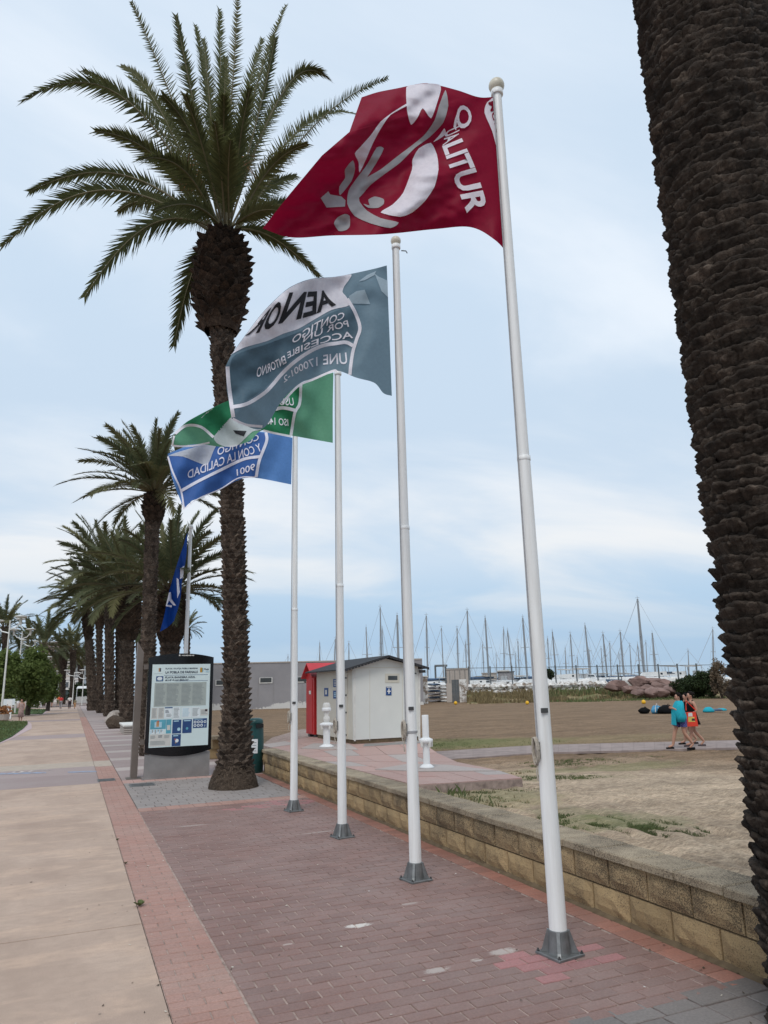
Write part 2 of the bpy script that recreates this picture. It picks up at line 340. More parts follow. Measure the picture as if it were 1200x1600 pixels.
# buildings, boats
M['b_pink'] = simple('pink_brick_render', (.36, .26, .225), .9, .1, .2); M['b_white'] = simple('white_render', (.64, .62, .60), .8, .06, .2); M['b_beige'] = simple('beige_render', (.44, .39, .345), .85, .08, .2)
M['b_slab'] = simple('balcony_slab', (.60, .57, .54), .8, .06, .5); M['b_win'] = simple('window_glass', (.08, .09, .10), .2, .3, .5); M['b_shade'] = simple('storefront', (.04, .06, .06), .4, .4, 1)
M['gel'] = simple('gelcoat', (.72, .72, .71), .3, .05, 1); M['mast'] = simple('mast_alloy', (.27, .28, .29), .4, .1, 1, metal=.3); M['wire'] = simple('rigging_wire', (.36, .38, .40), .5, .1)
M['sailcover'] = simple('sail_cover', (.05, .09, .16), .8, .2); M['fence'] = simple('fence_steel', (.10, .11, .115), .6, .2); M['canvas'] = simple('boat_canvas', (.42, .40, .37), .8, .1)
M['cabin_dark'] = simple('boat_windows', (.03, .035, .04), .2, .2); M['hull_navy'] = simple('hull_navy', (.04, .07, .12), .3, .1)

# ------------------------------------------------------------------ geometry helpers
class MB:
    def __init__(s): s.v = []; s.f = []; s.mi = []; s.cur = 0
    def add(s, vs, fs):
        o = len(s.v); s.v += [tuple(v) for v in vs]
        for f in fs: s.f.append([i+o for i in f]); s.mi.append(s.cur)
        return s
    def box(s, c, size, rz=0, bevel=0, top=1.0):
        hx, hy, hz = [q/2 for q in size]; cs, sn = math.cos(rz), math.sin(rz)
        vs = []
        for z, k in ((-hz, 1.0), (hz, top)):
            for x, y in ((-hx, -hy), (hx, -hy), (hx, hy), (-hx, hy)):
                x *= k; y *= k
                vs.append((c[0]+x*cs-y*sn, c[1]+x*sn+y*cs, c[2]+z))
        s.add(vs, [(3, 2, 1, 0), (4, 5, 6, 7), (0, 1, 5, 4), (1, 2, 6, 5), (2, 3, 7, 6), (3, 0, 4, 7)])
        return s
    def cbox(s, c, size, ch, rz=0):          # box with chamfered top
        hx, hy, hz = [q/2 for q in size]; cs, sn = math.cos(rz), math.sin(rz); vs = []
        for z, i in ((-hz, 0), (hz-ch, 0), (hz, ch)):
            for x, y in ((-hx+i, -hy+i), (hx-i, -hy+i), (hx-i, hy-i), (-hx+i, hy-i)):
                vs.append((c[0]+x*cs-y*sn, c[1]+x*sn+y*cs, c[2]+z))
        fs = [(8, 9, 10, 11)]
        for k in (0, 4): fs += [(k+i, k+(i+1) % 4, k+4+(i+1) % 4, k+4+i) for i in range(4)]
        s.add(vs, fs); return s
    def tube(s, pts, rad, n=8, cap=True):
        pts = [Vector(p) for p in pts]; rad = rad if isinstance(rad, (list, tuple)) else [rad]*len(pts)
        vs = []; fs = []; up = None
        for i, p in enumerate(pts):
            t = (pts[min(i+1, len(pts)-1)]-pts[max(i-1, 0)]).normalized()
            if up is None: up = Vector((0, 0, 1)) if abs(t.z) < .9 else Vector((1, 0, 0))
            a = t.cross(up).normalized(); b = a.cross(t).normalized(); up = b
            for j in range(n):
                q = 2*math.pi*j/n; vs.append(p+(a*math.cos(q)+b*math.sin(q))*rad[i])
        for i in range(len(pts)-1):
            for j in range(n): fs.append((i*n+j, i*n+(j+1) % n, (i+1)*n+(j+1) % n, (i+1)*n+j))
        s.add(vs, fs)
        if cap: s.add(vs[:n][::-1], [tuple(range(n))]); s.add(vs[-n:], [tuple(range(n))])
        return s
    def lathe(s, c, prof, n=20):             # prof = [(r, z)]
        vs = []; fs = []
        for r, z in prof:
            for j in range(n):
                q = 2*math.pi*j/n; vs.append((c[0]+r*math.cos(q), c[1]+r*math.sin(q), c[2]+z))
        for i in range(len(prof)-1):
            for j in range(n): fs.append((i*n+j, i*n+(j+1) % n, (i+1)*n+(j+1) % n, (i+1)*n+j))
        s.add(vs, fs); s.add(vs[:n][::-1], [tuple(range(n))]); s.add(vs[-n:], [tuple(range(n))]); return s
    def sphere(s, c, r, n=12, sz=1.0):
        return s.lathe(c, [(max(r*math.sin(math.pi*i/n), 1e-4), -r*sz*math.cos(math.pi*i/n)) for i in range(n+1)], n*2)
    def prism(s, poly, z0, z1):              # poly = [(x,y)] ccw
        n = len(poly); vs = [(x, y, z0) for x, y in poly]+[(x, y, z1) for x, y in poly]
        s.add(vs, [tuple(range(n-1, -1, -1)), tuple(range(n, 2*n))]+[(i, (i+1) % n, n+(i+1) % n, n+i) for i in range(n)]); return s
    def slab(s, pts, off):                   # polygon of 3D points extruded by a vector
        n = len(pts); a = [Vector(p) for p in pts]; b = [p+Vector(off) for p in a]
        s.add(a+b, [tuple(range(n-1, -1, -1)), tuple(range(n, 2*n))]+[(i, (i+1) % n, n+(i+1) % n, n+i) for i in range(n)]); return s
    def quad(s, *p): s.add(p, [tuple(range(len(p)))]); return s
    def mesh(s, name, mats, smooth=False):
        me = bpy.data.meshes.new(name); me.from_pydata(s.v, [], s.f)
        for m in (mats if isinstance(mats, list) else [mats]): me.materials.append(m)
        if any(s.mi): me.polygons.foreach_set('material_index', s.mi)
        if smooth: me.polygons.foreach_set('use_smooth', [True]*len(me.polygons))
        me.update(); return me
    def build(s, name, mats, parent=None, smooth=False, local=False):
        if parent is not None and not local:
            o = wloc(parent); s.v = [(x-o.x, y-o.y, z-o.z) for x, y, z in s.v]
        return link(name, s.mesh(name, mats, smooth), parent)
def wloc(o):
    v = Vector((0, 0, 0))
    while o is not None: v = v+o.location; o = o.parent
    return v
def link(name, me, parent=None, loc=None, rot=None, scale=None):
    o = bpy.data.objects.new(name, me); col.objects.link(o)
    if parent is not None: o.parent = parent
    if loc is not None: o.location = loc
    if rot is not None: o.rotation_euler = rot
    if scale is not None: o.scale = scale
    return o
def tag(o, label=None, cat=None, group=None, kind=None):
    if label: o['label'] = label
    if cat: o['category'] = cat
    if group: o['group'] = group
    if kind: o['kind'] = kind
    return o
def thing(name, label, cat, loc=(0, 0, 0), rz=0, group=None):
    o = link(name, None, None, loc, (0, 0, rz)); return tag(o, label, cat, group)
def smoothstep(a, b, x):
    t = min(1, max(0, (x-a)/(b-a))); return t*t*(3-2*t)
def nz(x, y, z=0): return noise.noise(Vector((x, y, z)))
def catmull(pts, t):
    n = len(pts)-1; f = min(max(t, 0), 1)*n; i = min(int(f), n-1); u = f-i
    p = [np.array(pts[min(max(k, 0), n)], float) for k in (i-1, i, i+1, i+2)]
    if i == 0: p[0] = 2*p[1]-p[2]
    if i+2 > n: p[3] = 2*p[2]-p[1]
    return .5*((2*p[1])+(p[2]-p[0])*u+(2*p[0]-5*p[1]+4*p[2]-p[3])*u*u+(3*p[1]-p[0]-3*p[2]+p[3])*u**3)
def text_mesh(body, spacing=1.0, bold=.0, shear=0):   # triangles of a text in its own plane -> bmesh
    cu = bpy.data.curves.new('txt', 'FONT'); cu.body = body; cu.size = 1; cu.resolution_u = 3; cu.space_character = spacing; cu.offset = bold; cu.shear = shear
    ob = bpy.data.objects.new('txt', cu); col.objects.link(ob)
    dg = bpy.context.evaluated_depsgraph_get(); me = bpy.data.meshes.new_from_object(ob.evaluated_get(dg))
    bpy.data.objects.remove(ob); bpy.data.curves.remove(cu)
    bm = bmesh.new(); bm.from_mesh(me); bpy.data.meshes.remove(me)
    bmesh.ops.triangulate(bm, faces=bm.faces[:]); return bm
def refine(bm, mx, it=5):
    for _ in range(it):
        es = [e for e in bm.edges if e.calc_length() > mx]
        if not es: break
        bmesh.ops.subdivide_edges(bm, edges=es, cuts=1, use_grid_fill=True)
        bmesh.ops.triangulate(bm, faces=[f for f in bm.faces if len(f.verts) > 3])
def flat_text(body, p0, right, up, size, mat, name, parent, bold=.0, width=None, shear=0):   # lettering on a flat plate
    bm = text_mesh(body, 1, bold, shear); xs = [v.co.x for v in bm.verts]; k = size/.70
    kx = k if width is None else width/max(xs)
    p0 = Vector(p0)-wloc(parent); right = Vector(right).normalized(); up = Vector(up).normalized()
    for v in bm.verts: v.co = p0+right*(v.co.x*kx)+up*(v.co.y*k)
    me = bpy.data.meshes.new(name); bm.to_mesh(me); bm.free(); me.materials.append(mat)
    return link(name, me, parent)

# ------------------------------------------------------------------ ground and paving
gm = MB(); gm.add([(-1500, -40, -.03), (3.86, -40, -.03), (3.86, 2500, -.03), (-1500, 2500, -.03)], [(0, 1, 2, 3)])
tag(gm.build('ground', M['grout_pale']), kind='structure')
XB0, XB1, XW = .627, 1.042, 3.865          # red band edges, wall face
YG = 3.565                                 # edge of the grey setts at the near palm
YT0, YT1 = 12.05, 12.38                    # red strip across the far end of the brown paving
STRIP = (16.15, 21.3)                      # cycle crossing
# concrete walkway: long slabs with open joints
wb = MB(); wb.add([(-9, -4, -.012), (XB0-.002, -4, -.012), (XB0-.002, 120, -.012), (-9, 120, -.012)], [(0, 1, 2, 3)])
walk = tag(wb.build('walkway', M['grout']), kind='structure')
yj = gp(222, 1443).y
js = [yj-5.0, yj, yj+5.3, STRIP[0]]
def slab_run(ys, x0, x1, mat, parent, top=0.0, name='slab', gap=.018):
    for i in range(len(ys)-1):
        b = MB().cbox(((x0+x1)/2, (ys[i]+ys[i+1])/2, top-.006), (x1-x0-gap, ys[i+1]-ys[i]-gap, .012), .003)
        b.build(name, mat, parent)
for xa, xb in ((-9, -3.4), (-3.4, XB0+.004)):
    slab_run(js, xa, xb, M['concrete'], walk)
# the crossing: cream strip, mauve field, blue and white lines
cs = MB(); cs.add([(-12, STRIP[0], -.010), (XB0, STRIP[0], -.010), (XB0, STRIP[1], -.010), (-12, STRIP[1], -.010)], [(0, 1, 2, 3)])
cross = tag(cs.build('cycle_crossing', M['grout']), kind='structure')
slab_run([STRIP[0], 18.2, 19.9], -12, XB0+.004, M['mauve_paver'], cross)
slab_run([19.9, 21.3], -12, XB0+.004, M['cream'], cross)
def marking(px_pts, mat, name='painted_line', z=.004, parent=cross):
    MB().add([gp(x, y, z) for x, y in px_pts], [tuple(range(len(px_pts)))]).build(name, mat, parent)
marking([(-60, 1212), (72, 1208), (72, 1206), (-60, 1209.5)], M['blue_line'])
marking([(106, 1207.5), (152, 1206), (150, 1204.2), (106, 1205.5)], M['blue_line'])
def stroke(pts, wd, mat, name, z=.004, parent=cross):
    b = MB()
    for i in range(len(pts)-1):
        p, q = gp(*pts[i], z), gp(*pts[i+1], z); t = (q-p).normalized(); n = Vector((-t.y, t.x, 0))*wd/2
        b.add([p-n, q-n+t*wd*.3, q+n+t*wd*.3, p+n], [(0, 1, 2, 3)])
        z += .0008
    b.build(name, mat, parent)
stroke([(19, 1207), (24, 1205.5), (33, 1205), (36, 1206.3), (29, 1207.4), (20, 1207.2)], .07, M['white_line'], 'cycle_symbol')
stroke([(33, 1206), (45, 1206), (55, 1204), (80, 1203.2)], .07, M['white_line'], 'cycle_symbol')
stroke([(42, 1206.2), (50, 1204), (58, 1204)], .06, M['white_line'], 'cycle_symbol')
slab_run([STRIP[0]+3.62, STRIP[1]], XB0-.006, XB1, M['cream'], cross)
far = [21.3+2.9*i for i in range(30)]
for i in range(len(far)-1):
    m = M['concrete'] if i % 7 not in (4,) else M['mauve_paver']
    slab_run(far[i:i+2], -3.0 if i < 11 else -4.5, XB0+.004, m, walk)
    slab_run(far[i:i+2], -9.0, -3.006 if i < 11 else -4.506, M['concrete'], walk)
# brick fields: the nearest bricks are single pieces, the rest one joined part
BM = MB().cbox((0, 0, -.02), (.200, .099, .04), .004)
def brick_field(name, bedmat, mats, rows, maxn, bed, part='brick'):
    """rows = [(x, y, sx, sy, mat)]"""
    bb = MB(); bb.add([(bed[0], bed[2], -.0065), (bed[1], bed[2], -.0065), (bed[1], bed[3], -.0065), (bed[0], bed[3], -.0065)], [(0, 1, 2, 3)])
    root = tag(bb.build(name, bedmat), kind='structure')
    def area(r):
        p = proj((r[0], r[1], 0)); 
        inn = -30 < p[0] < 1230 and p[1] < 1630
        return -1/((r[0]**2+r[1]**2+3)**1.5)*(r[3]*r[2]) if inn else 0
    rows.sort(key=area)
    meshes = {}; rest = {}
    for i, (x, y, sx, sy, m) in enumerate(rows):
        dz = rnd.uniform(-.0018, .0018); tl = (rnd.uniform(-.006, .006), rnd.uniform(-.006, .006), rnd.uniform(-.008, .008))
        if i < maxn:
            k = (round(sx, 3), round(sy, 3), m)
            if k not in meshes: meshes[k] = MB().cbox((0, 0, -.02), (sx, sy, .04), .004).mesh(part, M[m])
            link(part, meshes[k], root, (x, y, dz), tl)
        else:
            b = rest.setdefault(m, MB()); b.cbox((x, y, dz-.008), (sx, sy, .016), .003)
    for m, b in rest.items():
        o = b.build(part+'s_joined' if False else 'far_'+part+'s', M[m], root); o['kind'] = 'stuff'
    return root
bl, bw = .207, .1045
rows = []; y = YG+.05; k = 0
rose = [gp(*p) for p in [(800, 1490), (830, 1497), (850, 1505), (900, 1505), (935, 1480), (880, 1512), (960, 1495), (812, 1503), (870, 1520)]]
while y < YT0-.02:
    x = XB1+.006+(0 if k % 2 else -bl/2); xe = 3.655
    while x < xe-.02:
        a, b = max(x, XB1+.006), min(x+bl, xe)
        if b-a > .03:
            cxx = (a+b)/2
            m = 'brown_paver'
            if any(abs(cxx-q.x) < .13 and abs(y-q.y) < .07 for q in rose): m = 'rose_paver'
            if y > 11.4 and rnd.random() < .4 and cxx > 2.2: m = 'rose_paver'
            rows.append((cxx, y, b-a-.012, bw-.009, m))
        x += bl
    y += bw; k += 1
brick_field('brown_brick_paving', M['grout_pale'], None, rows, 300, (XB1, 3.66, YG, YT0))
# red band left of the brown field
rows = []; y = 1.0; k = 0; hb = (XB1-XB0)/2
while y < 60:
    if not (STRIP[0]+3.5 < y < STRIP[1]+.06):
        if k % 2: sp_ = [(0, .25), (.25, .75), (.75, 1)]
        else: sp_ = [(0, .5), (.5, 1)]
        for a, b in sp_:
            x0, x1 = XB0+a*(XB1-XB0), XB0+b*(XB1-XB0)
            rows.append(((x0+x1)/2, y, x1-x0-.009, .1045-.009, 'red_paver'))
    y += .1045; k += 1
brick_field('red_brick_band', M['grout_pale'], None, rows, 300, (XB0, XB1, 1.0, 60))
# orange red band along the wall, with a mortar fillet against the blocks
rows = []; y = YG+.055; k = 0
while y < 15.7:
    w_ = .105 if k % 3 else .21
    rows.append((3.755, y+w_/2-.05, .182, w_-.007, 'orange_paver')); y += w_; k += 1
brick_field('orange_brick_band', M['grout'], None, rows, 300, (3.66, 3.85, YG, 15.8))
# strip across, grey setts round the palms
rows = []
x = XB1+.006
while x < 3.64:
    for q in range(3): rows.append((x+.1, YT0+.055+q*.108, .2, .1, 'red_paver'))
    x += .206
brick_field('red_brick_strip', M['grout'], None, rows, 60, (XB1, 3.66, YT0, YT1))
def setts(name, x0, x1, y0, y1, mat, n, px=.27, py=.19, jit=.02):
    rows = []; y = y0+py/2; k = 0
    while y < y1+.01:
        x = x0-(px/2 if k % 2 else 0)
        while x < x1:
            ww = px*rnd.uniform(.85, 1.15); a, b = max(x, x0), min(x+ww, x1)
            if b-a > .05: rows.append(((a+b)/2, y, b-a-.012, py-.012, mat))
            x += ww
        y += py; k += 1
    return brick_field(name, M['grout'], None, rows, n, (x0, x1, y0, y1), 'sett')
setts('grey_sett_paving', 1.9, 3.85, .6, YG-.01, 'dark_sett', 300)
setts('palm_pit_paving', XB1+.005, 3.65, YT1+.005, 15.75, 'grey_paver', 120)
rows = []
x = XB1+.006
while x < 3.84:
    for q in range(5): rows.append((x+.1, 15.78+.055+q*.108, .2, .1, 'pink_paver'))
    x += .206
brick_field('pink_brick_strip', M['grout'], None, rows, 60, (XB1, 3.85, 15.76, 16.33))
# pale and mauve panels of the palm side beyond the crossing
pb = MB(); pb.add([(XB1, 16.33, -.012), (4.3, 16.33, -.012), (4.3, 120, -.012), (XB1, 120, -.012)], [(0, 1, 2, 3)])
side = tag(pb.build('palm_side_paving', M['grout']), kind='structure')
y = 16.34; i = 0
while y < 110:
    l = 2.0 if i % 2 == 0 else .75
    slab_run([y, y+l], XB1+.004, 4.28, M['mauve_paver' if i % 2 == 0 else 'pale_paver'], side, name='paving_panel'); y += l; i += 1
# lawns with pale kerbs, left
def lawn(pxs, z=.02):
    pts = [gp(x, y, 0) for x, y in pxs]; c = sum(pts, Vector())/len(pts)
    k = MB().slab([p+(p-c).normalized()*.45-Vector((0, 0, .0)) for p in pts], (0, 0, .012)); ko = tag(k.build('lawn_kerb', M['kerb']), kind='structure')
    b = MB().slab([p+Vector((0, 0, .005)) for p in pts], (0, 0, .05)); b.build('lawn_bed', M['lawn'], ko)
    gb = MB()
    for _ in range(5000):
        i = rnd.randrange(len(pts)); a, b2 = pts[i], pts[(i+1) % len(pts)]; u, v = sorted((rnd.random(), rnd.random()))
        p = c*u+a*(v-u)+b2*(1-v); an = rnd.uniform(0, 6.28); h = rnd.uniform(.05, .11); d = Vector((math.cos(an), math.sin(an), 0))*.03
        p = p+Vector((0, 0, .05)); gb.add([p-d, p+d, p+Vector((rnd.uniform(-.03, .03), rnd.uniform(-.03, .03), h))], [(0, 1, 2)])
    o = gb.build('grass_blades', M['grass'], ko); o['kind'] = 'stuff'
lawn([(-250, 1172), (-40, 1171), (0, 1160.5), (18, 1152), (36, 1139), (43, 1132), (42, 1129), (0, 1128), (-250, 1128)])
lawn([(-120, 1117.6), (66, 1116), (74, 1109), (0, 1107.5), (-120, 1107.5)])
# drain grates
def grate(px, py, sx, sy):
    p = gp(px, py); t = thing('drain_grate', 'dark metal drain grate set in %s' % ('the red brick band at the crossing' if px < 200 else 'the paving below the information panel'), 'drain grate', p)
    MB().box(p+Vector((0, 0, .004)), (sx, sy, .006)).build('frame', M['cast'], t)
    for i in range(6): MB().box(p+Vector((0, -sy/2+sy*(i+.75)/6.5, .010)), (sx*.88, sy*.055, .006)).build('bar', M['cast'], t)
grate(166, 1219, .34, .42); grate(222, 1226.5, .46, .40)

lit = {m: MB() for m in ('leaf', 'pale')}
for _ in range(420):
    x = rnd.uniform(-1.5, 3.8); y = 3+rnd.random()**1.6*13
    if rnd.random() < .45: x = rnd.choice((XB0, 3.84, XB1, 3.66))+rnd.gauss(0, .03)
    a = rnd.uniform(0, 6.28); l = rnd.uniform(.004, .014); d = Vector((math.cos(a), math.sin(a), 0))*l; n = Vector((-d.y, d.x, 0))*rnd.uniform(.3, .8); p = Vector((x, y, .005))
    lit[rnd.choice(('leaf', 'leaf', 'pale'))].add([p-d, p+n, p+d+Vector((0, 0, .004)), p-n], [(0, 1, 2, 3)])
for k, mm in (('leaf', simple('dry_litter', (.07, .05, .03), .9, .4)), ('pale', simple('pale_litter', (.55, .50, .42), .9, .2))): tag(lit[k].build('litter', mm), kind='stuff')
# ------------------------------------------------------------------ beach
def bz(x, y):
    d = math.hypot(x-4, max(0, y-5)); s = smoothstep
    return .40-.16*s(0, 6, d)-.52*s(4, 13, d)-.30*s(14, 80, d)
def gpb(px, py, off=0.0):
    z = 0
    for _ in range(25): p = gp(px, py, z); z = .5*z+.5*(bz(p.x, p.y)+off)
    return gp(px, py, z)
nx, ny = 230, 230
vs_ = []; fs_ = []
for i in range(nx):
    u = i/(nx-1); X = 4.12+.9*u*6+150*u**3
    for j in range(ny):
        v = j/(ny-1); Y = -3+16*v+190*v**3
        z = bz(X, Y); d = math.hypot(X-4, Y-5)
        am = .042*smoothstep(0, 1, 1.3-d/40)
        z += am*(.9*nz(X*2.6, Y*2.6, 1)+1.1*nz(X*5.5, Y*7.5, 5)+.5*nz(X*12, Y*14, 8))+.03*nz(X*.4, Y*.4)
        if i == 0: z = -.2
        vs_.append((X, Y, z))
for i in range(nx-1):
    for j in range(ny-1): a = i*ny+j; fs_.append((a, a+ny, a+ny+1, a+1))
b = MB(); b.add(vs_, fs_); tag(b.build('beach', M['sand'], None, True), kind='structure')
b = MB(); b.add([(3.9, -60, -1.6), (6000, -60, -1.6), (6000, 6500, -1.6), (3.9, 6500, -1.6)], [(0, 1, 2, 3)]); tag(b.build('sea', M['sea']), kind='structure')
def tufts(name, spots, mat, hmin, hmax, n, wid=.006):
    b = MB()
    for (px, py, rx, ry) in spots:
        c = gpb(px, py)
        for _ in range(n):
            r = rnd.random()**.5; an = rnd.uniform(0, 6.28); x = c.x+rx*r*math.cos(an); y = c.y+ry*r*math.sin(an)
            if nz(x*2.2, y*2.2, 3)+1.2*nz(x*7, y*7, 4) < .05 or x < 4.42: continue
            z = bz(x, y); h = rnd.uniform(hmin, hmax); a2 = rnd.uniform(0, 6.28); d = Vector((math.cos(a2), math.sin(a2), 0))*wid
            p = Vector((x, y, z-.01)); ln = Vector((rnd.uniform(-.5, .5), rnd.uniform(-.5, .5), 0))*h
            b.add([p-d, p+d, p+ln*.4+Vector((0, 0, h*.7))+d*.5, p+ln+Vector((0, 0, h))], [(0, 1, 2, 3)])
    return tag(b.build(name, mat), kind='stuff')
tufts('beach_grass', [(735, 1248, .9, 1.0), (775, 1232, .9, .9), (930, 1298, .5, .5), (1000, 1293, .55, .5), (900, 1280, .45, .5), (1045, 1298, .35, .35)], M['grass'], .008, .032, 3600, .004)
tufts('beach_grass', [(930, 1189, 2.3, .7), (870, 1192, 1.2, .6), (760, 1163, 3, 1.3), (690, 1160, 1.6, 1.6), (860, 1215, 1.2, .9)], M['grass'], .012, .05, 3000, .006)
tufts('dry_beach_grass', [(730, 1245, 1.2, 1.1), (770, 1208, 1.0, .7), (900, 1161, 4, 1.0), (1040, 1158, 3, .9)], M['dry_grass'], .01, .05, 1500, .005)
tufts('tall_weeds', [(735, 1268, .35, .25), (700, 1250, .3, .2)], M['grass'], .08, .20, 45, .0025)

# low wall of split-faced blocks with coping stones
def low_wall(label, y0, y1, xf, top, near_jit=True):
    t = thing('low_wall', label, 'wall', (xf, y0, 0))
    MB().box((xf+.172, (y0+y1)/2, (top-.075)/2), (.30, y1-y0, top-.075-.002)).build('mortar_core', M['mortar'], t)
    ch = (top-.070)/2; P_ = .413
    def blk(sx, seed):                       # face towards -X
        rr = random.Random(seed); b = MB(); n1, n2 = 6, 4; vs = []
        for i in range(n1):
            for j in range(n2):
                u, v = i/(n1-1), j/(n2-1); e = min(u, 1-u, v, 1-v); x = .006 if e < .01 else -.016+rr.uniform(-.008, .008)
                vs.append((x, (u-.5)*(sx-.014), (v-.5)*(ch-.014)))
        for i in range(n1):
            for j in range(n2): pass
        fs = [(i*n2+j, i*n2+j+1, (i+1)*n2+j+1, (i+1)*n2+j) for i in range(n1-1) for j in range(n2-1)]
        o = len(vs); vs += [(.05, sy*(sx-.010)/2, sz*(ch-.010)/2) for sy, sz in ((-1, -1), (-1, 1), (1, 1), (1, -1))]
        edge = [[i*n2 for i in range(n1)], [i*n2+n2-1 for i in range(n1)], list(range(n2)), [(n1-1)*n2+j for j in range(n2)]]
        fs += [tuple(edge[0][::-1])+(o, o+3), tuple(edge[1])+(o+2, o+1), tuple(edge[2])+(o+1, o), tuple(edge[3][::-1])+(o+3, o+2)]
        b.add(vs, fs); return b
    vars_ = {c: [blk(P_, s+10*ci).mesh('block', M[c]) for s in range(5)] for ci, c in enumerate(('block', 'block_dark'))}
    n = int((y1-y0)/P_)
    for c in range(2):
        off = (.212 if c else 0.0)
        for i in range(n):
            yy = y0+off+(i+.5)*P_
            if yy > y1-.1: continue
            dk = 'block_dark' if (c == 1 and yy < 9.5) or (c == 1 and rnd.random() < .25) else 'block'
            link('block', rnd.choice(vars_[dk]), t, (rnd.uniform(-.003, .003), yy-y0, ch*(c+.5)), (rnd.choice((0, math.pi)) if False else 0, 0, rnd.uniform(-.005, .005)))
    cp = [MB().cbox((0, 0, 0), (.345, P_-.010, .056), .010) for _ in range(1)][0].mesh('coping_stone', M['coping'])
    for i in range(n+1):
        link('coping_stone', cp, t, (.142+rnd.uniform(-.005, .005), (i+.5)*P_-.1, top-.040+rnd.uniform(-.003,.003)), (rnd.uniform(-.006, .006), rnd.uniform(-.006, .006), rnd.uniform(-.008, .008)))
    f = MB().slab([(xf-.035, y0, .0), (xf+.01, y0, .0), (xf+.01, y0, .028)], (0, y1-y0, 0)); f.build('mortar_fillet', M['mortar'], t)
    return t
yw = .52+.0
low_wall('low wall of yellow split-faced blocks with pale coping running beside the four flag poles', yw, 15.95, XW, .488)
# short return wall seen between information panel and palm
rw = thing('low_wall', 'short piece of yellow block wall seen between the information panel and the big palm', 'wall', gp(331, 1186))
q0, q1 = gp(328, 1185), gp(375, 1186)
for c in range(2):
    for i in range(3):
        p = q0.lerp(q1, (i+.5+.25*c)/3); MB().box(p+Vector((0, 0, .13+.25*c)), ((q1-q0).length/3-.012, .3, .24)).build('block', M['block'], rw)
MB().box(q0.lerp(q1, .5)+Vector((0, 0, .54)), ((q1-q0).length+.1, .36, .08)).build('coping_stone', M['coping'], rw)

# pink platform, boardwalk
PZ = .36
pf = [(408, 1164), (648, 1227), (816, 1216), (776, 1203), (702, 1189), (674, 1174), (668, 1158), (640, 1139), (470, 1139), (425, 1152)]
pl = MB().slab([gp(x, y, PZ)-Vector((0, 0, .30)) for x, y in pf], (0, 0, .29))
plat = tag(pl.build('platform', M['grout_pale']), kind='structure')
A, B_, C_, D_ = gp(408, 1164, PZ), gp(648, 1227, PZ), gp(816, 1216, PZ), gp(560, 1148, PZ)
# slabs: rows following the platform
def lerp2(u, v):
    a = A.lerp(B_, u); e = [gp(560, 1140, PZ), gp(645, 1150, PZ), gp(700, 1188, PZ), gp(776, 1203, PZ), gp(816, 1216, PZ)]
    f = u*4; i = min(3, int(f)); b = e[i].lerp(e[i+1], f-i); return a.lerp(b, v)
NU, NV = 9, 5
for i in range(NU):
    for j in range(NV):
        e_ = .004
        q = [lerp2((i+a)/NU+(e_ if a == 0 else -e_)/2, (j+b)/NV+(e_ if b == 0 else -e_)/2) for a, b in ((0, 0), (1, 0), (1, 1), (0, 1))]
        m = M['pink_paver'] if (i+j*2) % 5 else M['pale_paver']
        if i == NU-1: m = M['pink_paver']
        MB().slab([p-Vector((0, 0, .012)) for p in q], (0, 0, .014+.004*rnd.random())).build('slab', m, plat)
MB().slab([gp(x, y, PZ+.004) for x, y in [(586, 1203), (655, 1206), (775, 1205), (700, 1196), (640, 1194)]], (0, 0, .012)).build('step_slab', M['pale_paver'], plat)
MB().slab([gp(x, y, PZ+.004) for x, y in [(470, 1170), (560, 1172), (545, 1163), (490, 1162)]], (0, 0, .012)).build('step_slab', M['pale_paver'], plat)
bwk = tag(link('boardwalk', None, None, gpb(800, 1175)), kind='structure')
fe = [(672, 1188), (760, 1182), (850, 1176), (1000, 1172), (1150, 1168), (1330, 1163)]; be = [(668, 1175), (760, 1169), (850, 1164), (1000, 1160), (1150, 1156.5), (1330, 1152)]
NP = 46
for i in range(NP):
    u0, u1 = i/NP+.00012, (i+1)/NP-.00012
    q = [gpb(*catmull(fe, u0), .05), gpb(*catmull(fe, u1), .05), gpb(*catmull(be, u1), .05), gpb(*catmull(be, u0), .05)]
    dz = rnd.uniform(-.001, .001)
    MB().slab([p-Vector((0, 0, .06-dz)) for p in q], (0, 0, .06)).build('plank', M['plank'], bwk)

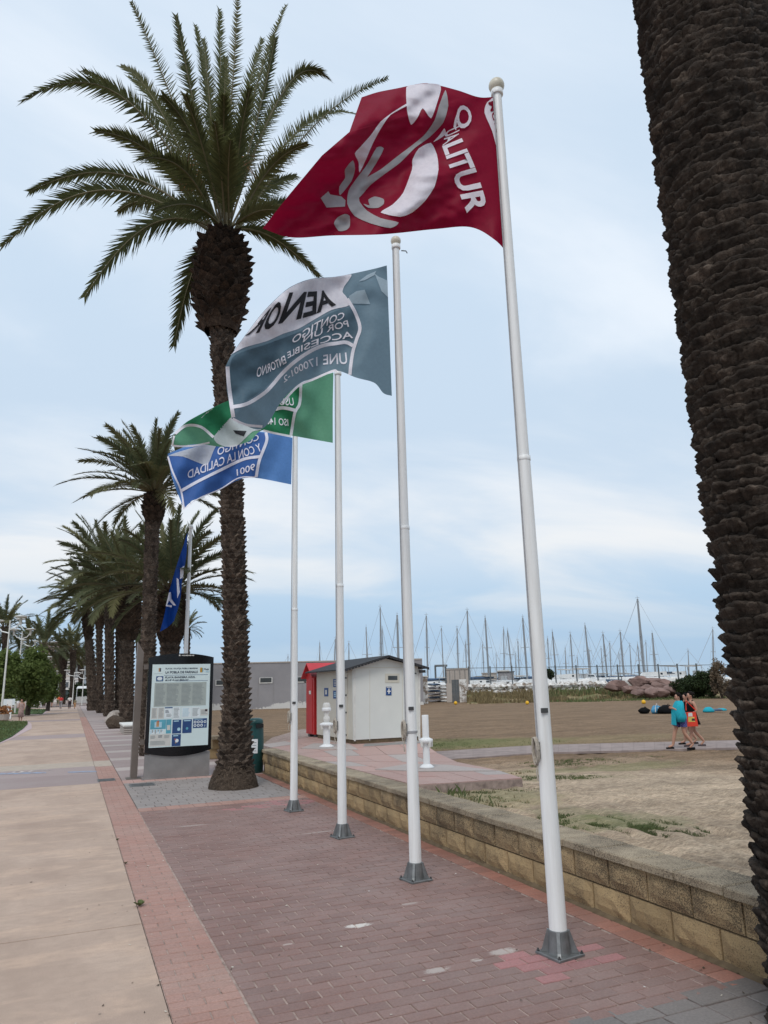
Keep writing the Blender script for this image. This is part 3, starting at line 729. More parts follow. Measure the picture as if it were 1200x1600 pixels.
# ------------------------------------------------------------------ flag poles and flags
def flag_pole(label, base, top, ball, rb=.062, rt=.036, cleat=None, clip=None):
    b = gp(*base); t = thing('flag_pole', label, 'flag pole', b, group='white flag poles along the brick paving')
    zt = at(top[0], top[1], b.y).z; bx = b.x
    # slightly tapered tube in two sections
    MB().tube([b+Vector((0, 0, .14)), b+Vector((0, 0, zt*.5))], [rb, rb-(rb-rt)*.5], 24).build('lower_tube', M['pole_white'], t, True)
    MB().tube([b+Vector((0, 0, zt*.5)), b+Vector((0, 0, zt-.06))], [rb-(rb-rt)*.5-.004, rt], 24).build('upper_tube', M['pole_white'], t, True)
    MB().lathe(b, [(rb-(rb-rt)*.5+.003, zt*.5-.03), (rb-(rb-rt)*.5+.004, zt*.5-.028), (rb-(rb-rt)*.5+.004, zt*.5+.005), (rb-(rb-rt)*.5-.004, zt*.5+.008)], 20).build('joint_sleeve', M['pole_white'], t, True)
    MB().sphere(b+Vector((0, 0, zt+.0)), ball, 14).build('finial_ball', M['ball'], t, True)
    MB().lathe(b, [(rt+.014, zt-.10), (rt+.016, zt-.095), (rt+.016, zt-.055), (rt*.8, zt-.045)], 20).build('cap', M['white'], t, True)
    k = MB().cbox(b+Vector((0, 0, .009)), (.225, .225, .016), .004, R(8)); k.build('base_plate', M['cast'], t)
    s_ = MB()
    s_.lathe(b, [(.080, .016), (.078, .028), (rb+.006, .150), (rb+.002, .154)], 20)
    for a in range(4):
        an = R(8+45+90*a); d = Vector((math.cos(an), math.sin(an), 0)); n = Vector((-d.y, d.x, 0))*.011
        s_.slab([b+d*.05-n+Vector((0, 0, .018)), b+d*.125-n+Vector((0, 0, .018)), b+d*.112-n+Vector((0, 0, .04)), b+d*(rb+.014)-n+Vector((0, 0, .152)), b+d*.05-n+Vector((0, 0, .152))], n*2)
    s_.build('socket', M['cast'], t)
    for a in range(4):
        an = R(8+45+90*a); p = b+Vector((math.cos(an), math.sin(an), 0))*.140
        MB().lathe(p, [(.012, .016), (.012, .024), (.007, .024), (.007, .034)], 6).build('bolt', M['dark_metal'], t)
    # halyard down the left side with a coil on its cleat
    side = Vector((-1, -.25, 0)).normalized()
    rp = MB(); rp.tube([b+side*(rt+.012)+Vector((0, 0, zt-.08)), b+side*(rb*.85+.014)+Vector((0, 0, zt*.5)), b+side*(rb+.012)+Vector((0, 0, 1.22))], .006, 6); rp.build('halyard', M['rope_grey'], t)
    if cleat:
        z = at(cleat[0], cleat[1], b.y).z; c = b+side*(rb+.012)+Vector((0, 0, z))
        rr = random.Random(cleat[0]); k = MB()
        for q in range(5):
            pts = []
            for i in range(13):
                a = 2*math.pi*i/12; pts.append(c+side*(.012+.006*q)+Vector((-side.y*.022*math.cos(a)*rr.uniform(.8, 1.2), side.x*.022*math.cos(a), .085*math.sin(a)*rr.uniform(.85, 1.1)+rr.uniform(-.01, .01))))
            k.tube(pts, .0055, 5, False)
        k.tube([c+Vector((0, 0, -.06)), c+side*.03+Vector((0, 0, -.14)), c+side*.02+Vector((0, 0, -.20))], .006, 5)
        k.build('rope_coil', M['rope'], t, True)
        MB().box(c, (.03, .012, .11)).build('cleat', M['cast'], t)
    if clip:
        z = at(clip[0], clip[1], b.y).z; MB().box(b+Vector((-.02, -rb+.002, z)), (.05, .016, .032)).build('lock_box', M['dark_metal'], t)
    z = zt*.80; p = b+Vector((.7, -.2, 0)).normalized()*(rt+.005)+Vector((0, 0, z))
    return t, b, zt
p4, b4, zt4 = flag_pole('nearest and tallest white flag pole, flying the crimson flag', (875, 1492), (775, 134), .069, .059, .037, (838, 1172), (838, 1110))
p3, b3, zt3 = flag_pole('white flag pole flying the slate grey flag, second from the low wall corner', (650, 1375), (607, 374), .058, .057, .035, (632, 1140), (634, 1107))
p2, b2, zt2 = flag_pole('white flag pole flying the green flag, between the slate and the blue one', (535, 1308), (524, 575), .055, .056, .035, (525, 1134), (528, 1103))
p1, b1, zt1 = flag_pole('white flag pole flying the blue flag, closest to the big palm', (459, 1267), (462, 672), .055, .056, .035, (453, 1120), (457, 1098))
MB().tube([b3+Vector((.05, -.03, zt3-.13)), b3+Vector((.10, -.05, zt3-.135)), b3+Vector((.115, -.05, zt3-.16))], .006, 6).build('hook', M['dark_metal'], p3)
# grey strap round the second pole
z = at(645, 1143, b3.y).z; MB().lathe(b3, [(.057, z-.012), (.061, z-.01), (.061, z+.008), (.057, z+.01)], 18).build('strap', M['rope_grey'], p3)

class Flag:
    def __init__(s, label, pole, rows, mat, Yf, nu=110, nv=80, linear_v=False):
        s.Yf = Yf; n = len(rows); s.k = max(1.2, pole.y/4.5)
        s.t = thing('flag', label, 'flag', pole+Vector((-.05, 0, 4)))
        vs = []; fs = []
        for j in range(nv+1):
            v = j/nv
            for i in range(nu+1):
                u = i/nu; pts = [catmull(r, u) for r in rows]
                if linear_v:
                    f = v*(n-1); k = min(int(f), n-2); p = pts[k]*(1-f+k)+pts[k+1]*(f-k)
                else: p = catmull(pts, v)
                vs.append(s.at(p[0], p[1]))
        for j in range(nv):
            for i in range(nu): a = j*(nu+1)+i; fs.append((a, a+1, a+nu+2, a+nu+1))
        b = MB(); b.add(vs, fs); b.build('cloth', mat, s.t, True)
    def at(s, px, py, off=0): return at(px, py, s.Yf(px, py)-off*s.k)
    def put(s, bm, mat, name, off, label=None):
        o = wloc(s.t)
        for v in bm.verts: v.co = s.at(v.co.x, v.co.y, off)-o
        for f in bm.faces: f.smooth = True
        me = bpy.data.meshes.new(name); bm.to_mesh(me); bm.free(); me.materials.append(mat); return link(name, me, s.t)
    def poly(s, pts, mat, name='printed_shape', off=.005, curve=True):
        if curve:
            n = len(pts); q = []
            for i in range(n):
                p0, p1, p2, p3 = [np.array(pts[(i+k) % n], float) for k in (-1, 0, 1, 2)]
                for u in (0, .25, .5, .75): q.append(.5*((2*p1)+(p2-p0)*u*.8+(2*p0-5*p1+4*p2-p3)*u*u*.8+(3*p1-p0-3*p2+p3)*u**3*.8) if False else (p1*(1-u)+p2*u)+((p2-p0)*u*(1-u)**2-(p3-p1)*u*u*(1-u))*.32-(p2-p1)*(u*(1-u)**2-u*u*(1-u))*.32*1.0)
            pts = [tuple(p) for p in q]
        bm = bmesh.new(); tr = tessellate_polygon([[Vector((x, y, 0)) for x, y in pts]])
        vv = [bm.verts.new((x, y, 0)) for x, y in pts]
        for t in tr:
            try: bm.faces.new([vv[i] for i in t])
            except ValueError: pass
        refine(bm, 5, 7); return s.put(bm, mat, name, off)
    def line(s, pts, w, mat, name='printed_line', off=.0072):
        n = 14*(len(pts)-1); P_ = [catmull(pts, i/n) for i in range(n+1)]; bm = bmesh.new(); pr = None
        for i, p in enumerate(P_):
            t = P_[min(i+1, n)]-P_[max(i-1, 0)]; t = t/np.linalg.norm(t); nn = np.array([-t[1], t[0]])*w/2
            c = (bm.verts.new((*(p-nn), 0)), bm.verts.new((*(p+nn), 0)))
            if pr: bm.faces.new((pr[0], c[0], c[1], pr[1]))
            pr = c
        return s.put(bm, mat, name, off)
    def text(s, body, base, top, mat, off=.0095, bold=.012):
        bm = text_mesh(body, 1.0, bold); xs = [v.co.x for v in bm.verts]; x0, x1 = min(xs), max(xs)
        refine(bm, .16, 3)
        for v in bm.verts:
            u = (v.co.x-x0)/(x1-x0); a = catmull(base, u); b = catmull(top, u); q = a+(b-a)*(v.co.y/.70); v.co = (q[0], q[1], 0)
        return s.put(bm, mat, 'lettering', off)
def crop(ox, oy, k): return lambda pts: [(ox+x*k, oy+y*k) for x, y in pts]

# crimson flag
def Y4(px, py):
    u = (785-px)/380; u = max(0, u)
    y = b4.y+.10*u
    # main crease from the fly notch up towards the hoist
    d = (py-(207-(px-545)*.30)); k = smoothstep(0, .35, u)
    y += k*(.20*math.sqrt((d/55)**2+.02)-.02)*(1.0 if d < 0 else .35)*(1-smoothstep(-200, -60, -d)*0)
    s_ = (px-600)*.52+(py-250)*.85                     # long diagonal billows
    y += .085*k*math.sin(s_/27+1.2+.8*nz(px/90, py/90, 4))+.030*k*math.sin(s_/12+px/60+nz(px/50, py/50, 8)*2)
    y += .06*math.sin(px/46+py/120)*smoothstep(0, .5, u)+.022*nz(px/22, py/14, 3)*k
    y += .012*math.sin(px/4.5+py/40)*smoothstep(330, 395, py)*smoothstep(690, 760, px)
    return y
fl = Flag('crimson flag with white and grey flame emblem waving from the nearest pole', b4, [
    [(780, 150), (750, 152), (715, 141), (675, 131), (655, 131), (620, 138), (590, 144), (565, 152)],
    [(785, 212), (745, 206), (710, 200), (675, 195), (650, 190), (610, 192), (578, 197), (546, 206)],
    [(789, 270), (745, 258), (700, 250), (655, 245), (620, 240), (580, 238), (540, 235), (503, 243)],
    [(793, 335), (745, 312), (690, 305), (640, 300), (590, 298), (540, 298), (495, 298), (452, 304)],
    [(798, 401), (772, 374), (735, 355), (680, 358), (600, 366), (520, 368), (455, 371), (410, 357)]], M['f_red'], Y4, 200, 140, True)
c2 = crop(380, 100, .3833)
W_, Gy = M['f_white'], M['f_grey']
fl.poly(c2([(665, 95), (700, 84), (760, 79), (800, 84), (806, 105), (790, 160), (766, 222), (732, 180), (710, 220), (684, 248), (668, 190)]), W_)
fl.poly(c2([(668, 160), (610, 196), (560, 235), (520, 290), (480, 335), (455, 365), (470, 400), (474, 442), (500, 390), (528, 325), (560, 265), (600, 208), (672, 168)]), W_)
fl.poly(c2([(825, 105), (836, 170), (815, 240), (760, 298), (700, 342), (640, 402), (580, 446), (520, 492), (472, 545), (472, 500), (500, 465), (560, 430), (630, 375), (690, 330), (740, 288), (780, 230), (800, 165)]), Gy)
fl.poly(c2([(415, 430), (447, 392), (456, 430), (440, 480), (395, 535), (392, 500), (415, 465)]), Gy)
fl.poly(c2([(545, 340), (573, 344), (545, 400), (500, 470), (474, 520), (474, 560), (505, 598), (560, 628), (634, 646), (600, 669), (520, 650), (455, 620), (424, 570), (430, 515), (460, 470), (505, 410)]), Gy)
fl.poly(c2([(316, 546), (347, 519), (355, 532), (400, 540), (417, 556), (415, 581), (340, 585)]), Gy, curve=False)
fl.poly(c2([(370, 650), (385, 625), (415, 611), (434, 620), (435, 660), (420, 677), (390, 681)]), Gy)
fl.poly(c2([(490, 570), (515, 576), (510, 553), (537, 540), (572, 550), (573, 570), (550, 586), (510, 586)]), Gy)
fl.poly(c2([(688, 430), (690, 390), (715, 345), (765, 321), (790, 370), (796, 430), (780, 500), (740, 560), (690, 605), (640, 623), (560, 605), (610, 572), (652, 525)]), W_)
fl.poly(c2([(820, 262), (826, 285), (800, 305), (775, 318), (800, 290)]), W_)
fl.poly([(761, 160), (779, 150), (783, 200), (789, 262), (794, 330), (797, 388), (791, 340), (785, 290), (778, 240), (769, 205), (757, 176)], W_, 'hoist_band', .0065)
fl.text('Q', [(714, 163), (714, 204)], [(735, 166), (738, 196)], W_, bold=.02)
fl.text('UA', [(697, 205), (692, 228)], [(719, 196), (716, 214)], W_, bold=.02)
fl.text('LITUR', [(692, 228), (708, 272), (731, 333)], [(721, 216), (742, 262), (764, 330)], W_, bold=.03)
fl.text('MUNICIPIO', [(763, 160), (778, 215), (790, 280)], [(774, 156), (782, 213), (794, 280)], M['f_red'], .0100)

# slate flag
def Y3(px, py):
    u = max(0, (607-px)/255); k = smoothstep(0, .3, u)
    s_ = (px-480)*.86+(py-540)*.5
    y = b3.y+.15*u+.15*k*math.sin(s_/36+.7+.6*nz(px/80, py/80, 2))+.05*k*math.sin(s_/15+py/50+nz(px/40, py/40, 5)*1.5)+.03*nz(px/18, py/24, 7)*k
    y += .022*math.sin((px*.5-py*.9)/8)*smoothstep(540, 600, px)*smoothstep(520, 440, py)*(1 if py < 520 else 0)
    return y
c5 = crop(340, 400, .23333)
f3 = Flag('slate grey and white flag with mirrored lettering waving from the second pole', b3, [
    c5([(1133, 63), (1050, 85), (900, 118), (780, 140), (640, 150), (520, 190), (430, 250), (300, 380), (200, 510), (100, 650), (55, 735)]),
    c5([(1150, 500), (1060, 470), (930, 450), (800, 430), (680, 440), (560, 480), (470, 540), (340, 660), (230, 760), (130, 860), (62, 900)]),
    c5([(1167, 937), (1110, 918), (1050, 850), (930, 815), (790, 768), (640, 818), (540, 860), (430, 970), (310, 1150), (190, 1138), (95, 1090)])], M['f_slate'], Y3, 190, 130, True)
f3.poly(c5([(895, 122), (780, 142), (640, 152), (520, 192), (430, 252), (300, 382), (200, 512), (100, 652), (90, 660), (180, 612), (330, 570), (440, 520), (540, 488), (640, 430), (760, 362), (860, 338), (884, 322), (862, 272), (836, 240), (850, 200), (880, 160)]), W_)
for pts, w in [([(868, 285), (922, 380), (953, 480), (930, 560), (906, 640), (892, 730), (886, 795)], 22), ([(906, 600), (860, 578), (800, 584), (700, 602), (600, 650), (500, 722), (420, 800), (370, 860), (310, 920), (200, 988), (95, 1012)], 24),
               ([(66, 740), (74, 850), (92, 990), (105, 1080)], 26), ([(800, 772), (770, 770), (640, 826), (540, 870), (430, 985)], 15), ([(100, 1090), (190, 1130), (300, 1142)], 17)]:
    f3.line(c5(pts), w*.2333, W_)
f3.poly(c5([(884, 345), (930, 440), (938, 490), (915, 570), (860, 560), (790, 565), (690, 585), (590, 632), (490, 702), (410, 780), (360, 840), (300, 900), (200, 965), (112, 992), (88, 840), (84, 735), (120, 660), (330, 590), (540, 510), (650, 448), (760, 380)]), M['f_slate_deep'], off=.0025)
for p in ([(1052, 118), (1075, 136), (1138, 165), (1141, 277), (1098, 235)], [(890, 318), (1022, 322), (985, 226), (930, 235), (880, 268)], [(945, 170), (1000, 128), (1062, 100), (1050, 128), (985, 162)]):
    f3.poly(c5(p), M['f_slate_pale'], curve=False)
f3.text('AEN', c5([(792, 322), (620, 395), (408, 448)]), c5([(742, 230), (640, 240), (480, 248)]), M['f_ink'], bold=.03)
f3.text('OR', c5([(400, 455), (300, 500), (185, 530)]), c5([(440, 300), (375, 330), (290, 420)]), M['f_ink'], bold=.03)
f3.text('CONTIGO', c5([(848, 415), (680, 490), (500, 588)]), c5([(850, 372), (690, 428), (500, 545)]), W_)
f3.text('POR UN', c5([(880, 472), (740, 508), (570, 578)]), c5([(870, 428), (740, 466), (580, 536)]), W_)
f3.text('ACCESIBLE', c5([(908, 548), (740, 572), (560, 640), (470, 685)]), c5([(900, 502), (740, 530), (560, 598), (465, 645)]), W_)
f3.text('ENTORNO', c5([(462, 715), (370, 765), (260, 815)]), c5([(448, 665), (360, 712), (265, 748)]), W_)
f3.text('UNE 170001-2', c5([(870, 722), (700, 728), (560, 770), (445, 848)]), c5([(862, 645), (700, 665), (550, 725), (440, 808)]), W_)

# green flag
def Y2(px, py):
    u = max(0, (522-px)/250); k = smoothstep(0, .25, u)
    return b2.y+.25*u+.13*k*math.sin((px*.9+py*.4)/22)+.045*k*math.sin((px-py)/9)+.03*nz(px/15, py/22, 9)*k+.02*math.sin((px*.9+py*.2)/9)*smoothstep(440, 480, px)
c3 = crop(240, 380, .35)
f2 = Flag('green and white flag with mirrored lettering half hidden behind the slate flag', b2, [
    [(521, 582), (480, 594), (440, 612), (400, 622), (355, 627), (308, 652), (272, 682)],
    [(520, 635), (470, 640), (425, 642), (390, 650), (350, 660), (308, 675), (268, 690)],
    [(520, 692), (458, 681), (412, 672), (388, 690), (350, 698), (312, 694), (271, 698)]], M['f_green'], Y2, 150, 80)
f2.poly(c3([(335, 702), (250, 742), (150, 796), (104, 838), (130, 822), (200, 818), (270, 858), (350, 770), (390, 700)]), M['f_green_deep'])
f2.poly(c3([(650, 640), (560, 700), (490, 790), (480, 832), (612, 862), (632, 760), (655, 690)]), M['f_green_deep'], off=.0025)
f2.poly(c3([(270, 862), (340, 782), (400, 760), (480, 800), (480, 832), (440, 842), (372, 905), (320, 908), (282, 892)]), M['f_offwhite'])
for pts, w in [([(96, 850), (145, 815), (210, 820), (268, 866)], 12), ([(92, 860), (86, 890), (92, 904), (170, 905), (250, 890)], 8), ([(658, 630), (652, 715), (630, 760), (613, 860)], 13), ([(640, 748), (580, 735), (540, 742)], 15), ([(612, 862), (540, 848), (490, 836)], 9)]:
    f2.line(c3(pts), w*.35, W_)
f2.poly(c3([(355, 835), (415, 838), (402, 862), (366, 850)]), M['f_ink'], 'lettering', .0095, False)
f2.text('SO', c3([(240, 752), (204, 788)]), c3([(270, 735), (236, 762)]), W_)
f2.text('USO', c3([(628, 724), (560, 722)]), c3([(622, 690), (560, 686)]), W_)
f2.text('ISO 14001', c3([(602, 815), (480, 805)]), c3([(600, 785), (480, 772)]), W_)

# blue flag
def Y1(px, py):
    u = max(0, (457-px)/195); k = smoothstep(0, .25, u)
    return b1.y+.3*u+.15*k*math.sin((px*.85-py*.2)/20+.5)+.05*k*math.sin((px+py*.6)/9)+.03*nz(px/14, py/20, 11)*k
f1 = Flag('blue and white flag with mirrored lettering waving lowest of the four big flags', b1, [
    [(457, 684), (420, 676), (380, 674), (340, 684), (300, 694), (262, 709)],
    [(456, 720), (415, 714), (380, 714), (340, 730), (305, 740), (270, 750)],
    [(455, 757), (402, 747), (378, 748), (335, 768), (300, 781), (287, 794)]], M['f_blue'], Y1, 140, 80)
f1.poly(c3([(500, 850), (500, 885), (468, 970), (455, 1044), (385, 1050), (290, 1105), (170, 1150), (135, 1185), (120, 1090), (66, 955), (200, 900), (380, 830)]), M['f_blue_deep'], off=.0025, curve=False)
f1.poly(c3([(66, 948), (150, 920), (282, 884), (266, 930), (240, 990), (200, 980), (130, 952)]), M['f_offwhite'])
for pts, w in [([(502, 845), (504, 885), (472, 970), (458, 1044)], 13), ([(476, 952), (400, 965), (300, 1012), (200, 1062), (122, 1106)], 13), ([(64, 952), (85, 1020), (122, 1105), (136, 1188)], 8), ([(136, 1186), (200, 1140), (300, 1096), (380, 1048), (455, 1044)], 5)]:
    f1.line(c3(pts), w*.35, W_)
f1.text('CONTIGO', c3([(472, 876), (380, 912), (285, 948)]), c3([(466, 852), (380, 880), (285, 914)]), W_)
f1.text('Y CON LA CALIDAD', c3([(486, 925), (330, 982), (152, 1052)]), c3([(472, 893), (330, 944), (152, 1016)]), W_)
f1.text('9001', c3([(452, 1012), (372, 1038)]), c3([(452, 982), (370, 1010)]), W_)

# limp blue flag on its own pole behind the panel
pb_ = at(290, 1030, 24.5); px5 = thing('flag_pole', 'slim white flag pole behind the information panel with limp blue flag', 'flag pole', (pb_.x, pb_.y, 0))
zt5 = at(294, 826, 24.5).z; bb5 = Vector((pb_.x, pb_.y, 0))
MB().tube([bb5, bb5+Vector((0, 0, zt5))], [.075, .055], 12).build('tube', M['pole_white'], px5, True)
MB().sphere(bb5+Vector((0, 0, zt5+.06)), .085, 8).build('finial_ball', M['white'], px5, True)
def Y5(px, py): return 24.4+.12*math.sin(px/3.2+py/30)+.05*nz(px/4, py/14)
f5 = Flag('royal blue flag with white emblem hanging limp from the slim pole', bb5, [
    [(293, 832), (290, 840), (288, 848)], [(291, 870), (284, 878), (274, 890)], [(285, 905), (274, 915), (263, 930)], [(281, 940), (268, 950), (257, 960)], [(272, 970), (262, 980), (250, 987)]], M['f_royal'], Y5, 24, 60)
for p in ([(282, 888), (288, 884), (286, 902), (281, 905)], [(276, 903), (279, 905), (281, 925), (277, 935)], [(264, 926), (267, 925), (268, 936), (275, 946), (271, 946), (264, 938), (261, 945), (269, 946), (268, 949), (259, 947)]):
    f5.poly(p, W_, off=.02, curve=False)

# ------------------------------------------------------------------ palms
def frond_mesh(name, pts, npair, ll, lw, mats, rr, bare=.14, wr=.022, vee=.55, droop=.18, seg=16, S_in=None, twr=.9):
    """pts: bezier control points (3D, local). mats = [leaf, rachis]"""
    P_ = [Vector(p) for p in pts]; n = len(P_)-1
    def C(t):
        q = P_[:]
        while len(q) > 1: q = [q[i].lerp(q[i+1], t) for i in range(len(q)-1)]
        return q[0]
    b = MB(); b.cur = 1
    b.tube([C(i/seg) for i in range(seg+1)], [wr*(1-.85*(i/seg)**.8)+.002 for i in range(seg+1)], 5)
    b.cur = 0
    hor = (P_[-1]-P_[0]); S0 = Vector((-hor.y, hor.x, 0))
    S0 = S0.normalized() if S0.length > 1e-3 else Vector((1, 0, 0))
    if S_in is not None: S0 = S_in
    tw = rr.uniform(-twr, twr)
    for i in range(npair):
        t = bare+(1-bare)*((i+rr.random()*.5)/npair); p = C(t); T = (C(min(t+.02, 1.0))-C(t-.02)).normalized()
        S = (S0-T*S0.dot(T)).normalized(); N = S.cross(T)
        if N.z < 0: N = -N
        q = S*math.cos(tw*t)+N*math.sin(tw*t); N = N*math.cos(tw*t)-S*math.sin(tw*t); S = q
        s = (t-bare)/(1-bare); prof = (.40+.6*min(1, s/.22))*(1-.62*max(0, (s-.35)/.65)**1.6)
        if s < .06: prof *= .6
        fwd = R(58-30*s)
        for sd in (-1, 1):
            l = ll*prof*rr.uniform(.85, 1.1); v = vee*rr.uniform(.5, 1.3); a = fwd+rr.uniform(-.1, .1)
            d = (T*math.cos(a)+(S*sd*math.cos(v)+N*math.sin(v))*math.sin(a)).normalized()
            wv = d.cross(N).normalized()*lw*.5*rr.uniform(.8, 1.15)
            mid = p+d*l*.20; tip = p+d*l+Vector((0, 0, -l*droop*rr.uniform(.4, 1.5)))
            b.add([p+wv*.8, mid+wv, tip, mid-wv, p-wv*.8], [(0, 1, 2, 3, 4)])
    return b.mesh(name, mats)
SC_V = [(-.5, -.5, 0), (.5, -.5, 0), (.58, .08, .30), (.30, .48, .85), (0, .60, 1.0), (-.30, .48, .85), (-.58, .08, .30), (-.30, .56, -.1), (0, .70, -.1), (.30, .56, -.1), (-.62, .2, -.2), (.62, .2, -.2)]
SC_F = [(0, 1, 2, 6), (6, 2, 3, 4, 5), (5, 4, 8, 7), (4, 3, 9, 8), (6, 5, 7, 10), (3, 2, 11, 9), (0, 6, 10), (2, 1, 11)]
def axis_at(axis, z):
    for i in range(len(axis)-1):
        a, b = axis[i], axis[i+1]
        if z <= b[2] or i == len(axis)-2:
            u = (z-a[2])/(b[2]-a[2]); return [a[k]+(b[k]-a[k])*u for k in range(4)]
def trunk(t, axis, pitch, per, hs, depth, mat, nparts=0, core='trunk', part='leaf_scar', z0=None, z1=None, seed=1, wob=.25, hi=False, rootmat=None, lipup=1.0, fine=None):
    rr = random.Random(seed); z0 = axis[0][2] if z0 is None else z0; z1 = axis[-1][2] if z1 is None else z1
    o = wloc(t)
    if core:
        zz = np.linspace(axis[0][2], axis[-1][2], 60); vs = []; fs = []; nn = 22
        for i, z in enumerate(zz):
            x, y, _, r = axis_at(axis, z)
            for j in range(nn):
                a = 2*math.pi*j/nn; q = r*(.90+.06*nz(math.cos(a)*2, math.sin(a)*2, z*3)); vs.append((x+q*math.cos(a), y+q*math.sin(a), z))
        for i in range(59):
            for j in range(nn): fs.append((i*nn+j, i*nn+(j+1) % nn, (i+1)*nn+(j+1) % nn, (i+1)*nn+j))
        fs.append(tuple(59*nn+j for j in range(nn)))
        b = MB(); b.add(vs, fs); b.build(core, mat, t, True)
    lst = []; k = 0; z = z0
    while z < z1:
        x, y, _, r = axis_at(axis, z); w_ = 2*math.pi*r/per
        for j in range(per):
            a = 2*math.pi*(j+.5*(k % 2)+rr.uniform(-.12, .12)*wob*4)/per
            lst.append((z+rr.uniform(-.2, .2)*pitch*wob*2, a, x, y, r*.93, w_*rr.uniform(.9, 1.15), hs*rr.uniform(.85, 1.2), depth*rr.uniform(.6, 1.35)))
        z += pitch; k += 1
    def vis(s):
        z, a, x, y, r = s[:5]; p = Vector((x+r*math.cos(a), y+r*math.sin(a), z)); vd = (Vector(CAM)-p); f = (math.cos(a)*vd.x+math.sin(a)*vd.y)/vd.length
        q = proj(p); inn = -40 < q[0] < 1240 and -40 < q[1] < 1640
        return -(f if inn else -2+f)/max(vd.length, .1)
    if nparts: lst.sort(key=vis)
    V_, F_ = (SC_V, SC_F) if fine is None else (None, None)
    vars_ = []
    if nparts:
        for s in range(6):
            b = MB()
            if fine: b.add(*fine(s))
            else: b.add([(x+rr.uniform(-.06, .06), d+rr.uniform(-.1, .1)*(d > 0), z+rr.uniform(-.06, .06)) for x, z, d in [(v[0], v[1], v[2]) for v in SC_V]], SC_F)
            vars_.append(b.mesh(part, mat, bool(fine)))
    rest = MB()
    for i, (z, a, x, y, r, w_, h, dp) in enumerate(lst):
        if i < nparts:
            link(part, rr.choice(vars_), t, (x+r*math.cos(a)-o.x, y+r*math.sin(a)-o.y, z-o.z), (rr.uniform(-.1, .1), rr.uniform(-.12, .12)*wob*4, a-math.pi/2), (w_, dp, h))
        else:
            ca, sa = math.cos(a), math.sin(a); vs = []
            src, ff = (SC_V, SC_F) if not fine else (None, None)
            if fine: q, ff = fine(i % 6); src = [(v[0], v[2], v[1]) for v in q]
            for (u, v, d) in src:
                tx = u*w_; dd = r+d*dp*lipup+rr.uniform(-.05, .05)*dp
                vs.append((x+ca*dd-sa*tx, y+sa*dd+ca*tx, z+v*h))
            rest.add(vs, ff)
    if rest.v:
        e = rest.build(part+'s', mat, t, bool(fine)); e['kind'] = 'stuff'
def root_skirt(t, axis, r0, h, seed=3):
    rr = random.Random(seed); x, y, z, r = axis[0]; b = MB(); prof = []; nn = 40; vs = []; fs = []
    for i in range(9):
        u = i/8
        for j in range(nn):
            a = 2*math.pi*j/nn; q = (r0*(1-u)+r*.98*u)*(1+.06*nz(math.cos(a)*3, math.sin(a)*3, u*2))+.03*math.sin(u*math.pi)*rr.random()-.02*u
            vs.append((x+q*math.cos(a), y+q*math.sin(a), z-.02+h*u**1.1))
    for i in range(8):
        for j in range(nn): fs.append((i*nn+j, i*nn+(j+1) % nn, (i+1)*nn+(j+1) % nn, (i+1)*nn+j))
    b.add(vs, fs)
    for _ in range(900):                       # fibrous rootlets
        a = rr.uniform(0, 6.28); u = rr.random(); q = (r0*(1-u)+r*u)*.98; p = Vector((x+q*math.cos(a), y+q*math.sin(a), z+h*u)); d = Vector((math.cos(a), math.sin(a), 0)); tg = Vector((-d.y, d.x, 0))*.008
        b.add([p-tg, p+tg, p+d*.035+Vector((0, 0, -rr.uniform(.03, .08)))+tg*rr.uniform(-3, 3)], [(0, 1, 2)])
    b.build('root_flare', M['bark_root'], t)

# --- the big palm left of the flags
YM = gp(366, 1230).y
def ax(pts, Y): 
    out = []
    for px, py, wpx in pts:
        p = at(px, py, Y); q = at(px+wpx/2, py, Y); out.append((p.x, Y+ (0), p.z, (Vector((q.x, q.y, q.z))-p).length))
    out.sort(key=lambda q: q[2]); return out
main = thing('palm_tree', 'tall date palm with full crown standing between the information panel and the flag poles', 'palm tree', gp(366, 1230))
axm = ax([(365, 1226, 58), (367, 1185, 48), (368, 1140, 41), (369, 1090, 35), (368, 1000, 32), (365, 880, 30), (361, 760, 30), (354, 640, 29), (348, 560, 29), (345, 505, 31)], YM)
axm[0] = (axm[0][0], axm[0][1], 0.0, axm[0][3])
trunk(main, axm, .098, 12, .15, .085, M['bark'], 300, seed=11, wob=.22)
root_skirt(main, axm, .455, .42)
axp = ax([(345, 512, 52), (345, 506, 34), (345, 492, 60), (345, 460, 68), (347, 430, 70), (348, 405, 64), (349, 385, 50), (350, 372, 34)], YM)
trunk(main, axp, .085, 13, .22, .20, M['leafbase'], 300, 'crown_base', 'old_leaf_base', seed=12, wob=.3)
cb = at(350, 368, YM); rr = random.Random(5)
def frond_to(root, base, px_ctrl, px_tip, dY, Yb, npair=100, ll=.46, lw=.041, rr=rr, wr=.026, dYc=None, vee=.5, droop=.2):
    c = at(*px_ctrl, Yb+(dY*.5 if dYc is None else dYc)); t = at(*px_tip, Yb+dY); o = wloc(root)
    b0 = Vector(base); vd = (b0-Vector(CAM)).normalized(); dd = (t-b0).normalized(); hz = Vector((-dd.y, dd.x, 0)); pz = dd.cross(vd).normalized()
    if hz.dot(pz) < 0: hz = -hz
    SS = (hz.normalized()*rr.uniform(.15, .7)+pz).normalized()
    m1 = b0.lerp(c, .75); m2 = c.lerp(t, .3)
    me = frond_mesh('frond', [Vector((0, 0, 0)), m1-b0, m2-b0, t-b0], npair, ll, lw, [M['frond'], M['rachis']], rr, wr=wr, vee=vee, droop=droop, S_in=SS, twr=.35)
    return link('frond', me, root, b0-o)
